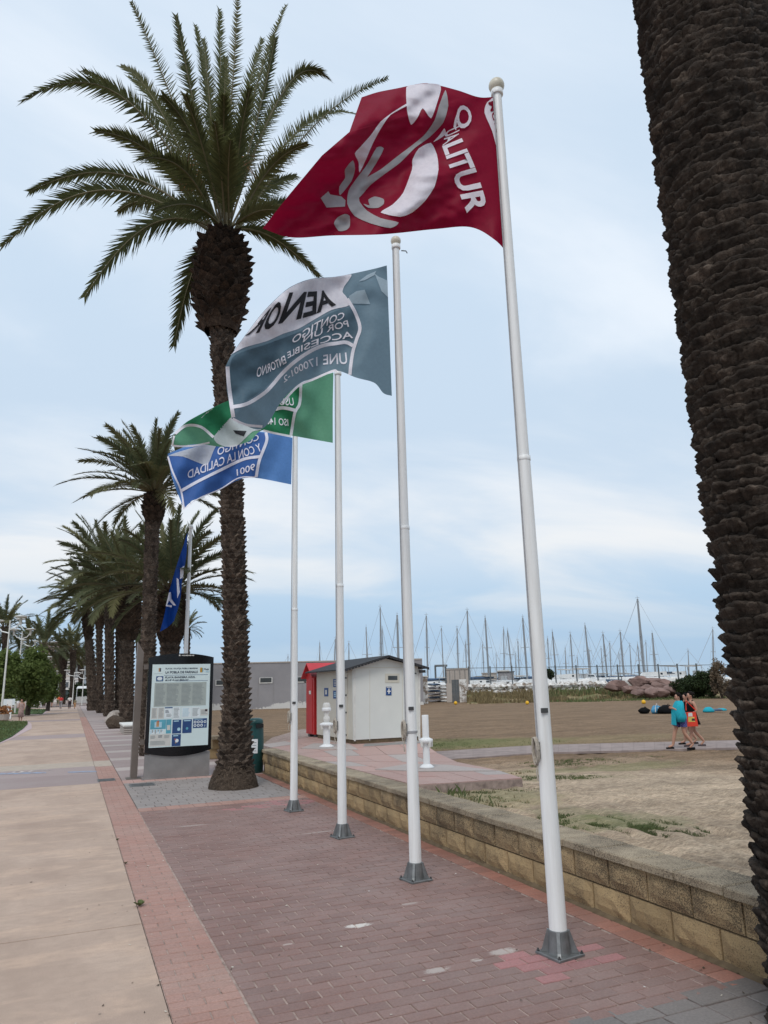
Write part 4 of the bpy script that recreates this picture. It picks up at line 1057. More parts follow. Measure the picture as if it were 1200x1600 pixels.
targets = [  # ctrl px, tip px, depth offset
 ((235, 300), (132, 464), -.5), ((150, 235), (3, 386), .2), ((190, 225), (45, 300), 1.2), ((190, 60), (33, 160), -.3), ((240, 120), (190, 104), 1.5),
 ((255, 110), (205, 2), .6), ((300, 150), (275, 25), -1.0), ((345, 150), (343, 15), 1.2), ((365, 150), (372, -15), -.6), ((385, 150), (447, 8), .5), ((410, 170), (430, 60), -1.2),
 ((450, 60), (515, 125), -.5), ((490, 160), (606, 122), .4), ((470, 150), (560, 180), 1.4), ((415, 345), (498, 432), -.6), ((400, 290), (462, 275), 1.2), ((430, 300), (470, 330), .5),
 ((300, 395), (272, 540), .7), ((250, 215), (150, 205), -1.6), ((230, 290), (185, 330), 1.9), ((330, 180), (318, 60), 1.6), ((320, 230), (290, 150), -2.2), ((370, 230), (390, 140), -2.2),
 ((350, 210), (350, 150), -2.2), ((310, 200), (255, 150), -1.2), ((290, 230), (215, 250), -2.0), ((420, 240), (480, 225), -2.0), ((345, 240), (335, 190), -2.6), ((280, 180), (200, 120), 2.0), ((400, 200), (470, 110), 1.9), ((260, 170), (130, 110), .9),
 ((350, 200), (352, 90), 0.2), ((330, 160), (305, 40), 1.9), ((375, 170), (410, 60), 1.8), ((355, 260), (360, 220), -2.4), ((310, 300), (240, 330), -1.9), ((400, 320), (440, 330), -1.9), ((300, 330), (225, 300), 2.0)]
for c, tp, dY in targets:
    ba = cb+Vector((rr.uniform(-.13, .13)+(tp[0]-350)/1500, dY*.06, rr.uniform(-.1, .12)))
    frond_to(main, ba, c, tp, dY, YM, npair=rr.choice((80, 88)), ll=rr.uniform(.42, .50), vee=rr.uniform(.35, .7), droop=rr.uniform(.12, .3))
def fruit(root, spots, Y, n, ln):
    for px, py in spots:
        c = at(px, py, Y); b = MB()
        for _ in range(n):
            a = rr.uniform(0, 6.28); d = Vector((math.cos(a)*rr.random(), math.sin(a)*rr.random(), rr.uniform(-.6, .7)))*ln
            b.tube([c+d*.1, c+d*.6+Vector((0, 0, .05*ln)), c+d-Vector((0, 0, .25*ln))], .006, 4, False)
        b.build('fruit_stalk', M['fruit'], root)
fruit(main, [(292, 268), (300, 285), (370, 250)], YM-.5, 60, .42); fruit(main, [(320, 260), (385, 262)], YM+.4, 50, .42)

# --- generic palms: shared frond meshes
FV = []
rv = random.Random(21)
for e0, e1, L_ in [(84, 40, 1), (76, 15, 1), (66, -5, 1), (56, -25, 1), (44, -40, 1), (30, -55, 1), (14, -65, .95), (-8, -75, .9), (-40, -82, .8)]:
    for s in range(2):
        pts = []; p = Vector((0, 0, 0))
        n = 4
        for i in range(n+1):
            pts.append(p.copy()); e = R(e0+(e1-e0)*(i/n)**1.3+rv.uniform(-4, 4)); p = p+Vector((math.cos(e), 0, math.sin(e)))*L_/n
        FV.append([e0, pts])
FM = {}
def fmesh(i, kind):
    if (i, kind) not in FM:
        npair, ll, lw = {'mid': (58, .17, .016), 'far': (34, .19, .026)}[kind]
        FM[i, kind] = frond_mesh('frond', FV[i][1], npair, ll, lw, [M['frond_far'], M['rachis']], random.Random(i), wr=.009, seg=8, vee=.45, droop=.22, bare=.16)
    return FM[i, kind]
def palm(label, base, axis_px, crown_px, Y, L_, n, kind='mid', group=None, per=11, pitch=.16, hs=.2, dp=.07, crownbase=None, seed=1, sweep=0, low=-30, nparts=0):
    rr = random.Random(seed); t = thing('palm_tree', label, 'palm tree', base, group=group)
    a_ = ax(axis_px, Y); a_[0] = (a_[0][0], a_[0][1], min(0, a_[0][2]), a_[0][3])
    trunk(t, a_, pitch, per, hs, dp, M['bark'], nparts, seed=seed, wob=.2)
    if crownbase: trunk(t, ax(crownbase, Y), pitch*.9, per, hs*1.3, dp*1.6, M['leafbase'], 0, 'crown_base', 'old_leaf_base', seed=seed+1, wob=.3)
    c = at(*crown_px, Y)
    for i in range(n):
        u = (i+.5)/n; e = 88-(88-low)*u**1.15; k = min(range(len(FV)), key=lambda q: abs(FV[q][0]-e)+rr.uniform(0, 9))
        azm = i*2.39996+rr.uniform(-.3, .3); d = Vector((math.cos(azm), math.sin(azm), 0))
        o = link('frond', fmesh(k, kind), t, c-wloc(t)+d*.12*L_/3, (rr.uniform(-.12, .12), 0, azm)); s = L_*rr.uniform(.86, 1.1); o.scale = (s, s, s)
        if sweep:                           # leaves leaning with the wind
            o.rotation_euler.rotate_axis('Y', 0); o.rotation_euler = (Matrix.Rotation(-sweep*(.5+.5*rr.random()), 3, 'Y') @ o.rotation_euler.to_matrix()).to_euler()
    return t
GP = 'date palms in a row along the promenade'
palm('slender date palm rising high above the information panel, its crown left of the blue flag', gp(232, 1180), [(233, 1180, 30), (232, 1100, 24), (232, 1000, 21), (235, 900, 20), (238, 830, 20), (240, 812, 24)], (241, 770), gp(232, 1180).y, 2.55, 58, 'mid', GP, 12, .12, .15, .06, [(240, 816, 22), (240, 806, 31), (240, 792, 33), (241, 778, 26), (241, 768, 14)], 31, .10, 0, 0)
palm('short thick date palm right behind the limp blue flag', at(266, 1100, 27), [(262, 1150, 32), (264, 1060, 28), (266, 1000, 28)], (268, 925), 27.0, 3.3, 50, 'mid', GP, 10, .15, .2, .08, [(266, 1003, 30), (267, 985, 44), (268, 960, 46), (268, 935, 38), (268, 920, 20)], 33, .12, -5)
palm('stout date palm with shaggy crown nearest to the stone bench', gp(201, 1130), [(199, 1130, 25), (198, 1100, 21), (198, 1050, 20), (199, 990, 21)], (200, 922), gp(201, 1130).y, 4.2, 56, 'mid', GP, 13, .22, .28, .12, [(199, 995, 28), (200, 975, 38), (200, 950, 38), (200, 930, 30), (200, 920, 16)], 35, .22, -12)
palm('date palm with dark crown, second beyond the stone bench', gp(174, 1119), [(172, 1119, 19), (171, 1100, 14), (171, 1000, 13), (171, 920, 15)], (171, 900), gp(174, 1119).y, 5.2, 54, 'mid', GP, 11, .3, .36, .13, [(171, 930, 21), (171, 912, 24), (171, 900, 16)], 37, .22, -12)
palm('date palm further back whose leaves droop left over the walkway', gp(148, 1110), [(147, 1110, 21), (145, 1090, 16), (142, 1050, 14), (138, 990, 10)], (135, 945), gp(148, 1110).y, 5.2, 44, 'far', GP, 10, .4, .5, .15, [(138, 995, 11), (137, 975, 16), (136, 958, 13), (135, 946, 8)], 39, .1, -10)
palm('date palm half hidden between two thicker trunks of the row', gp(160, 1114), [(158, 1114, 14), (156, 1080, 9), (155, 1000, 8), (155, 960, 9)], (156, 945), gp(160, 1114).y, 5.2, 40, 'far', GP, 10, .4, .5, .15, [(156, 975, 13), (156, 958, 16), (156, 944, 8)], 41, .1, -10)
palm('date palm seen in the gap at the far end of the row', at(186, 1110, 60), [(185, 1112, 10), (185, 1040, 7), (185, 960, 7)], (186, 930), 60, 5.0, 40, 'far', GP, 10, .4, .5, .15, None, 43, .15, -10)
FG = 'palms at the far end of the promenade'
for i, (x0, y0, x1, y1, D, L_, lab) in enumerate([(97, 1096, 98, 1022, 120, 5.0, 'far palm with thick bulging neck left of the white lamp mast'), (112, 1098, 114, 1016, 118, 5.2, 'far slim palm just right of the one with a thick neck'), (126, 1094, 126, 1034, 140, 5.2, 'small far palm standing before the pale balcony block'),
                                               (68, 1090, 68, 1012, 110, 5.6, 'far palm rising above the round green trees in front of the pink tower'), (46, 1090, 46, 1008, 118, 5.0, 'far palm behind the twin lamp heads above the round trees'), (7, 1090, 8, 984, 70, 3.9, 'palm cut by the left edge of the view behind the round trees'),
                                               (86, 1090, 86, 1043, 160, 3.6, 'tiny far palm in front of the apartment towers'), (217, 1090, 217, 990, 75, 2.6, 'far palm peeping out between two trunks left of the information panel'), (292, 1090, 292, 985, 78, 2.4, 'far palm peeping out above the information panel beside the slim pole')]):
    Y = atD(x0, y0, D).y
    w_ = 13 if x0 in (97,) else 9
    palm(lab, (atD(x0, y0, D).x, Y, 0), [(x0, y0, w_*.8), ((x0+x1)/2, (y0+y1)/2, w_*.75), (x1, y1+18, w_), (x1, y1, w_*1.1)], (x1, y1-2), Y, L_, 30, 'far', FG, 9, .5, .6, .12, None, 60+i, 0, -25)

# --- the near palm at the right edge
def near_axis():
    Y = 2.85; d = ray(1131, 1065); azl = math.atan2(d[0], d[1]); r = .41
    # left tangent of the cylinder follows the ray: distance from the camera axis to the line equals r
    X = (Y*math.sin(azl)+r)/math.cos(azl); return X, Y, r
xn, yn, rn = near_axis()
near = thing('palm_tree', 'huge dark palm trunk filling the right edge, closest of all the palms', 'palm tree', (xn, yn, 0))
axn = [(xn, yn, 0, rn*1.0), (xn, yn, .8, rn*.95), (xn, yn, 1.7, rn*.965), (xn, yn, 3.0, rn*.99), (xn, yn, 4.5, rn*1.0), (xn, yn, 6.2, rn*1.02), (xn, yn, 12.0, rn*1.1)]
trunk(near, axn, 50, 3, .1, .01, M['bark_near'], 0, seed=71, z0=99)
def ridge(seed, span, rad):                   # one broken ring of old leaf bases, bent round the trunk
    r2 = random.Random(seed); n1 = max(10, int(span*30)); prof = [(-.030, -.050), (.002, -.034), (.020, -.014), (.042, .006), (.052, .018), (.040, .029), (-.030, .022)]; vs = []; fs = []; ph = r2.uniform(0, 50); m = len(prof)
    notch = [r2.random() < .16 for _ in range(n1)]
    for i in range(n1):
        a = span*(i/(n1-1)-.5); e = min(1, min(i, n1-1-i)/2.2); sw = .75+.7*nz(a*4, ph)
        dz = .030*nz(a*2.2+ph, 3)+.014*nz(a*9+ph, 5)
        for k, (d, z) in enumerate(prof):
            q = d*(.35+.65*e)*sw+.012*nz(a*16+ph, k*.8, 2)+.008*nz(a*45, k*1.3, ph)-(.014 if notch[i] and k in (2, 3, 4) else 0)
            R_ = rad+q; zz = z*(.75+.5*sw)*(.6+.4*e)+dz+.006*nz(a*30, ph, k)
            vs.append((R_*math.cos(a), R_*math.sin(a), zz))
    for i in range(n1-1):
        for k in range(m-1): fs.append((i*m+k, (i+1)*m+k, (i+1)*m+k+1, i*m+k+1))
    return vs, fs
rr2 = random.Random(9); arcs = []; z = -.02
while z < 12.0:
    a = rr2.uniform(0, 6.28); end = a+2*math.pi; rz = axis_at(axn, max(z, 0))[3]
    while a < end:
        sp = rr2.uniform(.45, 1.25); arcs.append((z+rr2.uniform(-.016, .016), a+sp/2, sp*1.08, rz*rr2.uniform(.98, 1.01)-.035)); a += sp
    z += .060
def arc_vis(q):
    p = (xn+q[3]*math.cos(q[1]), yn+q[3]*math.sin(q[1]), q[0]); c = proj(p); f = math.cos(q[1])*(0-xn)+math.sin(q[1])*(0-yn)
    return 0 if f > -.8 and 900 < c[0] < 1330 and -60 < c[1] < 1660 else 1
arcs.sort(key=lambda q: (arc_vis(q), math.hypot(q[0]-H, 3.5))); rest = MB()
for i, (z, a, sp, rad) in enumerate(arcs):
    vs, fs = ridge(i, sp, rad)
    if i < 300:
        b = MB(); b.add(vs, fs); link('leaf_scar', b.mesh('leaf_scar', M['bark_near'], True), near, (0, 0, z), (rr2.uniform(-.05, .05), rr2.uniform(-.05, .05), a))
    elif arc_vis((z, a, sp, rad)) == 0 or rr2.random() < .6:
        ca, sa = math.cos(a), math.sin(a); rest.add([(xn+x*ca-y*sa, yn+x*sa+y*ca, z+q) for x, y, q in vs], fs)
o = rest.build('leaf_scars', M['bark_near'], near, True); o['kind'] = 'stuff'
for i in range(34):
    u = (i+.5)/34; e = 86-60*u; k = min(range(len(FV)), key=lambda q: abs(FV[q][0]-e)); azm = i*2.4; s = 3.3
    if FV[k][0] < 40: k = 8
    o = link('frond', fmesh(k, 'mid'), near, (0, 0, 12.1), (0, 0, azm)); o.scale = (s, s, s)

# ------------------------------------------------------------------ information panel
YP = gp(275, 1215).y
ip = thing('information_panel', 'tall black framed beach information panel on a steel foot with papers behind its glass', 'information panel', gp(276, 1214))
def pp(px, py, off=0.0): return at(px, py, YP-off)
bl_, br_ = pp(224, 1172), pp(330, 1170); xl, xr = pp(229, 1100).x, pp(331, 1100).x
zt_, zb_ = pp(280, 1026).z, pp(276, 1171).z; cxp = (xl+xr)/2; hw = (xr-xl)/2
def bow(z, amt, n=16, inset=0): return [(cxp+(hw-inset)*(2*i/n-1), z+amt*(1-(2*i/n-1)**2)) for i in range(n+1)]
out = bow(zt_-.02, .085)[::-1]+bow(zb_-.03, -.10)          # outline ccw seen from the front
MB().slab([(x, YP-.06, z) for x, z in out[::-1]], (0, .16, 0)).build('frame', M['black'], ip)
gx0, gx1 = pp(235, 1100).x, pp(326, 1100).x; gz1, gz0 = pp(280, 1038).z, pp(276, 1166).z
MB().box(((gx0+gx1)/2, YP-.063, (gz0+gz1)/2), (gx1-gx0, .006, gz1-gz0)).build('poster', M['poster'], ip)
MB().box((cxp, YP+.02, (zb_-.06)/2), (2*hw-.03, .09, zb_-.08)).build('steel_foot', M['steel'], ip)
MB().box((cxp, YP+.02, .008), (2*hw+.05, .16, .016)).build('foot_plate', M['steel'], ip)
gw, gh = gx1-gx0, gz1-gz0
def Q(u, v): return Vector((gx0+gw*u, YP-.0675, gz1-gh*v))        # poster coordinates, v downwards
def sheet(u0, v0, u1, v1, mat, name='sheet', lift=0.0):
    a, b = Q(u0, v1), Q(u1, v0); MB().box(((a.x+b.x)/2, a.y-lift, (a.z+b.z)/2), (b.x-a.x, .0016, b.z-a.z)).build(name, mat, ip)
def ptext(body, u, v, wd, h, mat, lift=.003, bold=.02, shear=0): flat_text(body, Q(u, v)+Vector((0, -lift, 0)), (1, 0, 0), (0, 0, 1), gh*h, M[mat], 'lettering', ip, bold, gw*wd, shear)
ptext('PLAYA / PLATJA POBLA MARINA', .22, .062, .56, .018, 'ink'); ptext('LA POBLA DE FARNALS', .22, .112, .56, .028, 'ink', bold=.03)
ptext('PLAYA BANDERA AZUL', .22, .172, .52, .023, 'ink', bold=.03); ptext('BLUE FLAG BEACH', .22, .205, .40, .020, 'ink', bold=.02, shear=.25)
for v in (.128, .202): sheet(.40 if v > .2 else .20, v+.004, .96, v+.008, M['navy'], 'rule')
sheet(.07, .145, .19, .208, M['navy'], 'emblem'); MB().add([Q(.13+.045*math.cos(a/12*2*math.pi), .174+.022*math.sin(a/12*2*math.pi))-Vector((0, .004, 0)) for a in range(12)], [tuple(range(12))]).build('emblem_disc', M['paper_white'], ip)
sheet(.085, .192, .175, .197, M['skyblue_print'], 'emblem_wave', .003)
for dx, m in ((0, 'orange_print'), (.02, 'ink')): sheet(.105+dx, .045, .125+dx, .088, M[m], 'crest')
sheet(.03, .112, .17, .114, M['greyline'], 'rule')
sheet(.82, .045, .86, .105, M['ochre'], 'crest'); sheet(.86, .05, .875, .10, M['teal_print'], 'crest'); ptext('Platja', .89, .075, .085, .02, 'ink'); ptext('i Sol', .90, .105, .08, .02, 'skyblue_print')
sheet(.05, .225, .94, .515, M['greygreen'], 'notice')
rp_ = random.Random(4)
def lines(u0, v0, u1, v1, n, mat, h=.45, lift=.002):
    d = (v1-v0)/n; b = MB()
    for i in range(n):
        e = u0+(u1-u0)*rp_.uniform(.72, 1.0)
        a, c = Q(u0, v0+d*(i+h)), Q(e, v0+d*i); b.box(((a.x+c.x)/2, a.y-lift, (a.z+c.z)/2), (c.x-a.x, .001, c.z-a.z))
    b.build('print_lines', M[mat], ip)
for u0, u1 in ((.07, .24), (.26, .47), (.51, .68), (.70, .90)): lines(u0, .245, u1, .505, 17, 'greyline')
for u0, v0, u1, v1, m, n, ml in [(.02, .525, .12, .66, 'beige_print', 9, 'greyline'), (.13, .525, .23, .66, 'beige_print', 9, 'greyline'), (.24, .525, .37, .655, 'paper_white', 0, ''), (.38, .525, .50, .67, 'paper_white', 8, 'greyline'), (.53, .535, .69, .66, 'paper_white', 8, 'skyblue_print'), (.70, .535, .84, .66, 'paper_white', 8, 'greyline'), (.85, .56, .985, .64, 'beige_print', 4, 'greyline')]:
    sheet(u0, v0, u1, v1, M[m], 'leaflet')
    if n: lines(u0+.012, v0+.012, u1-.012, v1-.01, n, ml, .4)
sheet(.24, .525, .37, .538, M['navy'], 'leaflet_header', .002); lines(.25, .56, .32, .60, 3, 'ink'); lines(.27, .605, .36, .645, 3, 'greyline')
sheet(.93, .565, .97, .59, M['dark_cloth'] if 'dark_cloth' in M else M['ink'], 'photo', .002)
sheet(.01, .672, .27, .785, M['teal_print'], 'map'); sheet(.08, .70, .20, .765, M['skyblue_print'], 'map_area', .002); sheet(.11, .69, .155, .755, M['orange_print'], 'map_area', .003); sheet(.125, .682, .15, .70, M['red_print'], 'map_area', .004)
sheet(.275, .672, .36, .84, M['teal_print'], 'leaflet'); sheet(.29, .74, .345, .80, M['beige_print'], 'leaflet_area', .002)
sheet(.01, .785, .24, .84, M['paper_white'], 'leaflet')
for i in range(9): sheet(.018+i*.024, .79, .034+i*.024, .835-.012*(i % 3), M['greyline' if i % 2 else 'skyblue_print'], 'figure', .002)
sheet(.01, .845, .36, .985, M['beige_print'], 'leaflet'); lines(.02, .86, .12, .90, 3, 'greyline'); lines(.15, .86, .23, .89, 2, 'ink'); lines(.25, .86, .34, .90, 3, 'greyline'); lines(.02, .925, .34, .975, 4, 'greyline')
for u0, v0, u1, v1 in [(.38, .68, .53, .845), (.55, .68, .71, .845), (.38, .855, .53, .995)]: sheet(u0, v0, u1, v1, M['navy'], 'leaflet'); lines(u0+.02, v0+.01, u1-.02, v0+.03, 1, 'skyblue_print', .6)
def disc(u, v, r, mat, lift=.004): MB().add([Q(u+r*math.cos(a/14*2*math.pi), v+r*gw/gh*math.sin(a/14*2*math.pi))-Vector((0, lift, 0)) for a in range(14)], [tuple(range(14))]).build('print_disc', M[mat], ip)
disc(.49, .795, .028, 'skyblue_print'); disc(.465, .93, .030, 'paper_white'); disc(.435, .915, .014, 'red_print'); disc(.445, .955, .010, 'orange_print'); disc(.63, .79, .022, 'teal_print')
sheet(.73, .675, .97, .79, M['navy'], 'leaflet'); lines(.75, .683, .95, .692, 1, 'skyblue_print', .6)
for r_ in range(2):
    for c_ in range(4):
        if r_ == 1 and c_ == 3: ptext('?', .925, .778, .02, .025, 'paper_white'); continue
        disc(.765+c_*.057, .717+r_*.042, .024, 'paper_white'); disc(.765+c_*.057, .717+r_*.042, .012, 'navy', .005)
lx = MB(); lx.box((cxp-.05, YP-.062, zt_+.025), (.03, .004, .028)); [lx.box((cxp+.0+.022*i, YP-.062, zt_+.022), (.014, .004, .016+.006*(i % 3))) for i in range(12)]; lx.build('maker_mark', M['white_dirty'], ip)
# angled steel post beside it
bp = gp(209, 1217); st = thing('steel_post', 'tall brown steel post with slanted top standing left of the information panel', 'post', bp)
zp = at(214, 1003, bp.y).z; xw_ = (gp(216, 1217)-gp(205, 1217)).x
MB().slab([(bp.x-xw_/2, bp.y, 0), (bp.x+xw_/2, bp.y, 0), (bp.x+xw_/2, bp.y, zp-.22), (bp.x-xw_/2, bp.y, zp)], (0, .24, 0)).build('shaft', M['brown_steel'], st)
MB().box((bp.x, bp.y+.1, .006), (.3, .4, .012)).build('base_plate', M['brown_steel'], st)
for py in (1160, 1042):
    z = at(222, py, YP).z; MB().box(((bp.x+xw_/2+xl)/2, YP+.06, z), (xl-bp.x-xw_/2, .07, .10)).build('bracket', M['brown_steel'], st)

# ------------------------------------------------------------------ bin, bench, stones, closed parasol
pb2 = gp(398, 1207); bn = thing('litter_bin', 'dark green rounded litter bin beside the big palm trunk', 'litter bin', pb2)
r0 = (gp(411, 1207)-gp(386, 1207)).length/2; zt2_ = at(398, 1122, pb2.y).z
MB().lathe(pb2, [(r0*.90, 0), (r0*.95, .02), (r0*1.0, zt2_*.3), (r0*1.0, zt2_*.55), (r0*.95, zt2_*.78), (r0*.86, zt2_*.9), (r0*.88, zt2_*.905)], 28).build('body', M['bin'], bn, True)
MB().lathe(pb2, [(r0*.90, zt2_*.905), (r0*.91, zt2_*.93), (r0*.82, zt2_*.975), (r0*.5, zt2_*1.0), (.01, zt2_*1.005)], 28).build('lid', M['bin'], bn, True)
MB().box(pb2+Vector((.05, -r0*.985, zt2_*.86)), (r0*.9, .03, zt2_*.07)).build('slot', M['black'], bn)
lb = MB(); va = []
for i in range(7):
    a = R(-128+7*i); va += [(pb2.x+r0*1.015*math.cos(a), pb2.y+r0*1.015*math.sin(a), zt2_*z) for z in (.36, .62)]
lb.add(va, [(2*i, 2*i+2, 2*i+3, 2*i+1) for i in range(6)]); lb.build('label', M['white'], bn)
lb = MB()
for k in range(4):
    va = []
    for i in range(5):
        a = R(-124+7*i); va += [(pb2.x+r0*1.022*math.cos(a), pb2.y+r0*1.022*math.sin(a), zt2_*(.40+.05*k+z)) for z in (0, .012)]
    lb.add(va, [(2*i, 2*i+2, 2*i+3, 2*i+1) for i in range(4)])
lb.build('print_lines', M['greyline'], bn)
b0_, b1_ = gp(193, 1148), gp(212, 1147); bh = at(193, 1133, b0_.y).z; bd_ = gp(184, 1140)
bt = thing('stone_bench', 'low stone block bench with pale worn top left of the steel post', 'bench', b0_)
d = (b1_-b0_); e_ = Vector((bd_.x-b0_.x, 3.4, 0))*.9
for k in range(4): MB().slab([b0_+Vector((0, 0, bh*.84*k/4+.01)), b0_+d*1.6+Vector((0, 0, bh*.84*k/4+.01)), b0_+d*1.6+e_+Vector((0, 0, bh*.84*k/4+.01)), b0_+e_+Vector((0, 0, bh*.84*k/4+.01))], (0, 0, bh*.84/4-.02)).build('course', M['bench_side'], bt)
MB().slab([b0_+Vector((-.04, -.05, bh*.84)), b0_+d*1.6+Vector((.04, -.05, bh*.84)), b0_+d*1.6+e_+Vector((.04, .05, bh*.84)), b0_+e_+Vector((-.04, .05, bh*.84))], (0, 0, bh*.16)).build('seat_slab', M['white_dirty'], bt)
def boulder(c, r, mat, seed, sz=.8, n=10):
    b = MB(); vs = []; fs = []
    for i in range(n+1):
        for j in range(n*2):
            th = math.pi*i/n; ph = math.pi*j/n; v = Vector((math.sin(th)*math.cos(ph), math.sin(th)*math.sin(ph), math.cos(th)*sz))
            k = 1+.35*nz(v.x*1.3+seed, v.y*1.3, v.z*1.3)+.2*abs(nz(v.x*2.5, v.y*2.5+seed, v.z*2.5)); vs.append(Vector(c)+v*r*k)
    for i in range(n):
        for j in range(n*2): fs.append((i*n*2+j, i*n*2+(j+1) % (n*2), (i+1)*n*2+(j+1) % (n*2), (i+1)*n*2+j))
    b.add(vs, fs); return b
for (px, py, r, lab) in [(179, 1130, .5, 'brown boulder with pale top beside the stone bench'), (181, 1138, .42, 'smaller brown boulder in front of the pale topped one')]:
    p = gp(px, py); o = thing('boulder', lab, 'boulder', p); boulder(p+Vector((0, 0, r*.5)), r, None, px, .9).build('stone', M['bench_side'] if r > .45 else M['bark_root'], o)
p = gp(178, 1112); pz_ = thing('closed_parasol', 'closed cream parasol tied up between two thick palm trunks', 'parasol', p)
zt_u = at(181, 1048, p.y).z
MB().tube([p, p+Vector((0, 0, zt_u))], .05, 8).build('pole', M['ochre'], pz_)
MB().lathe(p+Vector((.15, 0, 0)), [(.20, zt_u*.18), (.33, zt_u*.22), (.36, zt_u*.42), (.26, zt_u*.72), (.10, zt_u*.95), (.02, zt_u*1.0)], 9).build('canopy', M['umbrella'], pz_)
# weed in the joint
def weed(px, py, lab, n, h):
    p = gp(px, py); o = thing('weed', lab, 'weed', p); b = MB(); r2 = random.Random(px)
    for _ in range(n):
        a = r2.uniform(0, 6.28); d = Vector((math.cos(a), math.sin(a), 0)); l = h*r2.uniform(.5, 1.2); nn = Vector((-d.y, d.x, 0))*l*.28
        b.add([p, p+d*l*.5+nn+Vector((0, 0, l*.6)), p+d*l+Vector((0, 0, l*.7)), p+d*l*.5-nn+Vector((0, 0, l*.6))], [(0, 1, 2, 3)])
    b.build('leaves', M['grass'], o)
weed(218, 1416, 'largest green weed sprouting from the joint beside the red brick band', 26, .05)
weed(196, 1350, 'dark little weed in the same joint further from the viewer', 12, .03); weed(183, 1313, 'tiny weed in the joint near the far end of the slab', 10, .025)

# ------------------------------------------------------------------ first-aid hut, red cabinet, showers
HC = gp(552.5, 1163, PZ)                                  # near left corner of the hut
aw = R(1); wv_ = Vector((math.cos(aw), math.sin(aw), 0)); dv_ = Vector((-math.sin(aw), math.cos(aw), 0))
def solve(o, d, px):
    lo, hi = 0, 12
    for _ in range(50):
        mid = (lo+hi)/2; q = proj(o+d*mid)[0]
        if abs(q-proj(o)[0]) < abs(px-proj(o)[0]): lo = mid
        else: hi = mid
    return lo
WW = solve(HC, wv_, 657); DD = solve(HC, dv_, 495)
zE = at(552, 1043, HC.y).z-PZ; pk = HC+wv_*WW*.5; zK = at(606, 1029, pk.y).z-PZ
hut = thing('first_aid_hut', 'white first-aid cabin with black felt gable roof standing on the pink platform', 'hut', HC)
z0h = .10
def hp(u, v, z): return HC+wv_*u+dv_*v+Vector((0, 0, z))
MB().slab([hp(0, 0, z0h), hp(WW, 0, z0h), hp(WW, 0, zE), hp(WW*.5, 0, zK), hp(0, 0, zE)], dv_*.04).build('front_wall', M['hut'], hut)
MB().slab([hp(0, .041, z0h), hp(0, DD, z0h), hp(0, DD, zE), hp(0, .041, zE)], wv_*.04).build('side_wall', M['hut_side'], hut)
MB().slab([hp(WW-.04, .041, z0h), hp(WW-.04, DD, z0h), hp(WW-.04, DD, zE), hp(WW-.04, .041, zE)], wv_*.04).build('side_wall', M['hut'], hut)
MB().slab([hp(.041, DD-.05, z0h), hp(WW-.041, DD-.05, z0h), hp(WW-.041, DD-.05, zE), hp(WW*.5, DD-.05, zK), hp(.041, DD-.05, zE)], dv_*.04).build('rear_wall', M['hut_side'], hut)
MB().slab([hp(.02, .02, 0), hp(WW-.02, .02, 0), hp(WW-.02, DD-.02, 0), hp(.02, DD-.02, 0)], (0, 0, z0h)).build('plinth', M['mortar'], hut)
ov = .22
for sgn in (0, 1):
    e0 = hp(-.28, -ov, zE-.07) if sgn == 0 else hp(WW+.22, -ov, zE-.06)
    k0 = hp(WW*.5, -ov, zK+.045); q = [e0, k0, k0+dv_*(DD+2*ov), e0+dv_*(DD+2*ov)]
    MB().slab(q, (0, 0, .035)).build('roof_slope', M['roof'], hut)
    f = MB(); n = 14
    for i in range(n):                                   # scalloped felt edge under the verge
        a, b_ = e0.lerp(k0, i/n), e0.lerp(k0, (i+.8)/n); f.slab([a, b_, b_-Vector((0, 0, .035)), a-Vector((0, 0, .03))], dv_*.012)
    f.build('verge_trim', M['roof'], hut)
MB().slab([hp(.02, -.005, zE-.03), hp(WW-.02, -.005, zE-.03), hp(WW-.02, -.005, zE-.015), hp(.02, -.005, zE-.015)], (0, 0, .0)) if False else None
MB().slab([hp(.03, -.006, zE-.02), hp(WW-.03, -.006, zE-.02), hp(WW-.03, -.006, zE), hp(.03, -.006, zE)], dv_*.006).build('panel_joint', M['hut_side'], hut)
def on_front(px, py): 
    d = ray(px, py); n = np.array(dv_); t = np.dot(np.array(HC)-CAM, n)/np.dot(d, n); return Vector(CAM+d*t)
def on_side(px, py):
    d = ray(px, py); n = np.array(wv_); t = np.dot(np.array(HC)-CAM, n)/np.dot(d, n); return Vector(CAM+d*t)
def plate(f, x0, y0, x1, y1, n, mat, name, th=.012, lift=0.0):
    a, b_, c, d = f(x0, y0), f(x1, y0), f(x1, y1), f(x0, y1); o = -Vector(n)*(th+lift)
    return MB().slab([p-Vector(n)*lift for p in (a, b_, c, d)], o+Vector(n)*lift).build(name, mat, hut)
plate(on_front, 602, 1052.5, 624, 1066.5, dv_, M['hut_side'], 'vent_frame', .012)
plate(on_front, 606, 1056, 620.5, 1062.5, dv_, M['glass'], 'vent_window', .006, .013)
plate(on_front, 603, 1073, 611.5, 1086.5, dv_, M['sign_blue'], 'first_aid_sign', .010)
plate(on_front, 606.6, 1076, 608.2, 1084, dv_, M['white'], 'white_cross', .004, .0105); plate(on_front, 604.6, 1079.3, 610.2, 1080.9, dv_, M['white'], 'white_cross', .0045, .0105)
plate(on_front, 603.8, 1073.6, 610.8, 1074.6, dv_, M['white_dirty'], 'sign_print', .004, .0105)
plate(on_side, 507, 1075, 513, 1088, wv_, M['sign_blue'], 'wall_sign', .010); plate(on_side, 509, 1078, 511.3, 1085, wv_, M['white_dirty'], 'sign_print', .004, .0105)
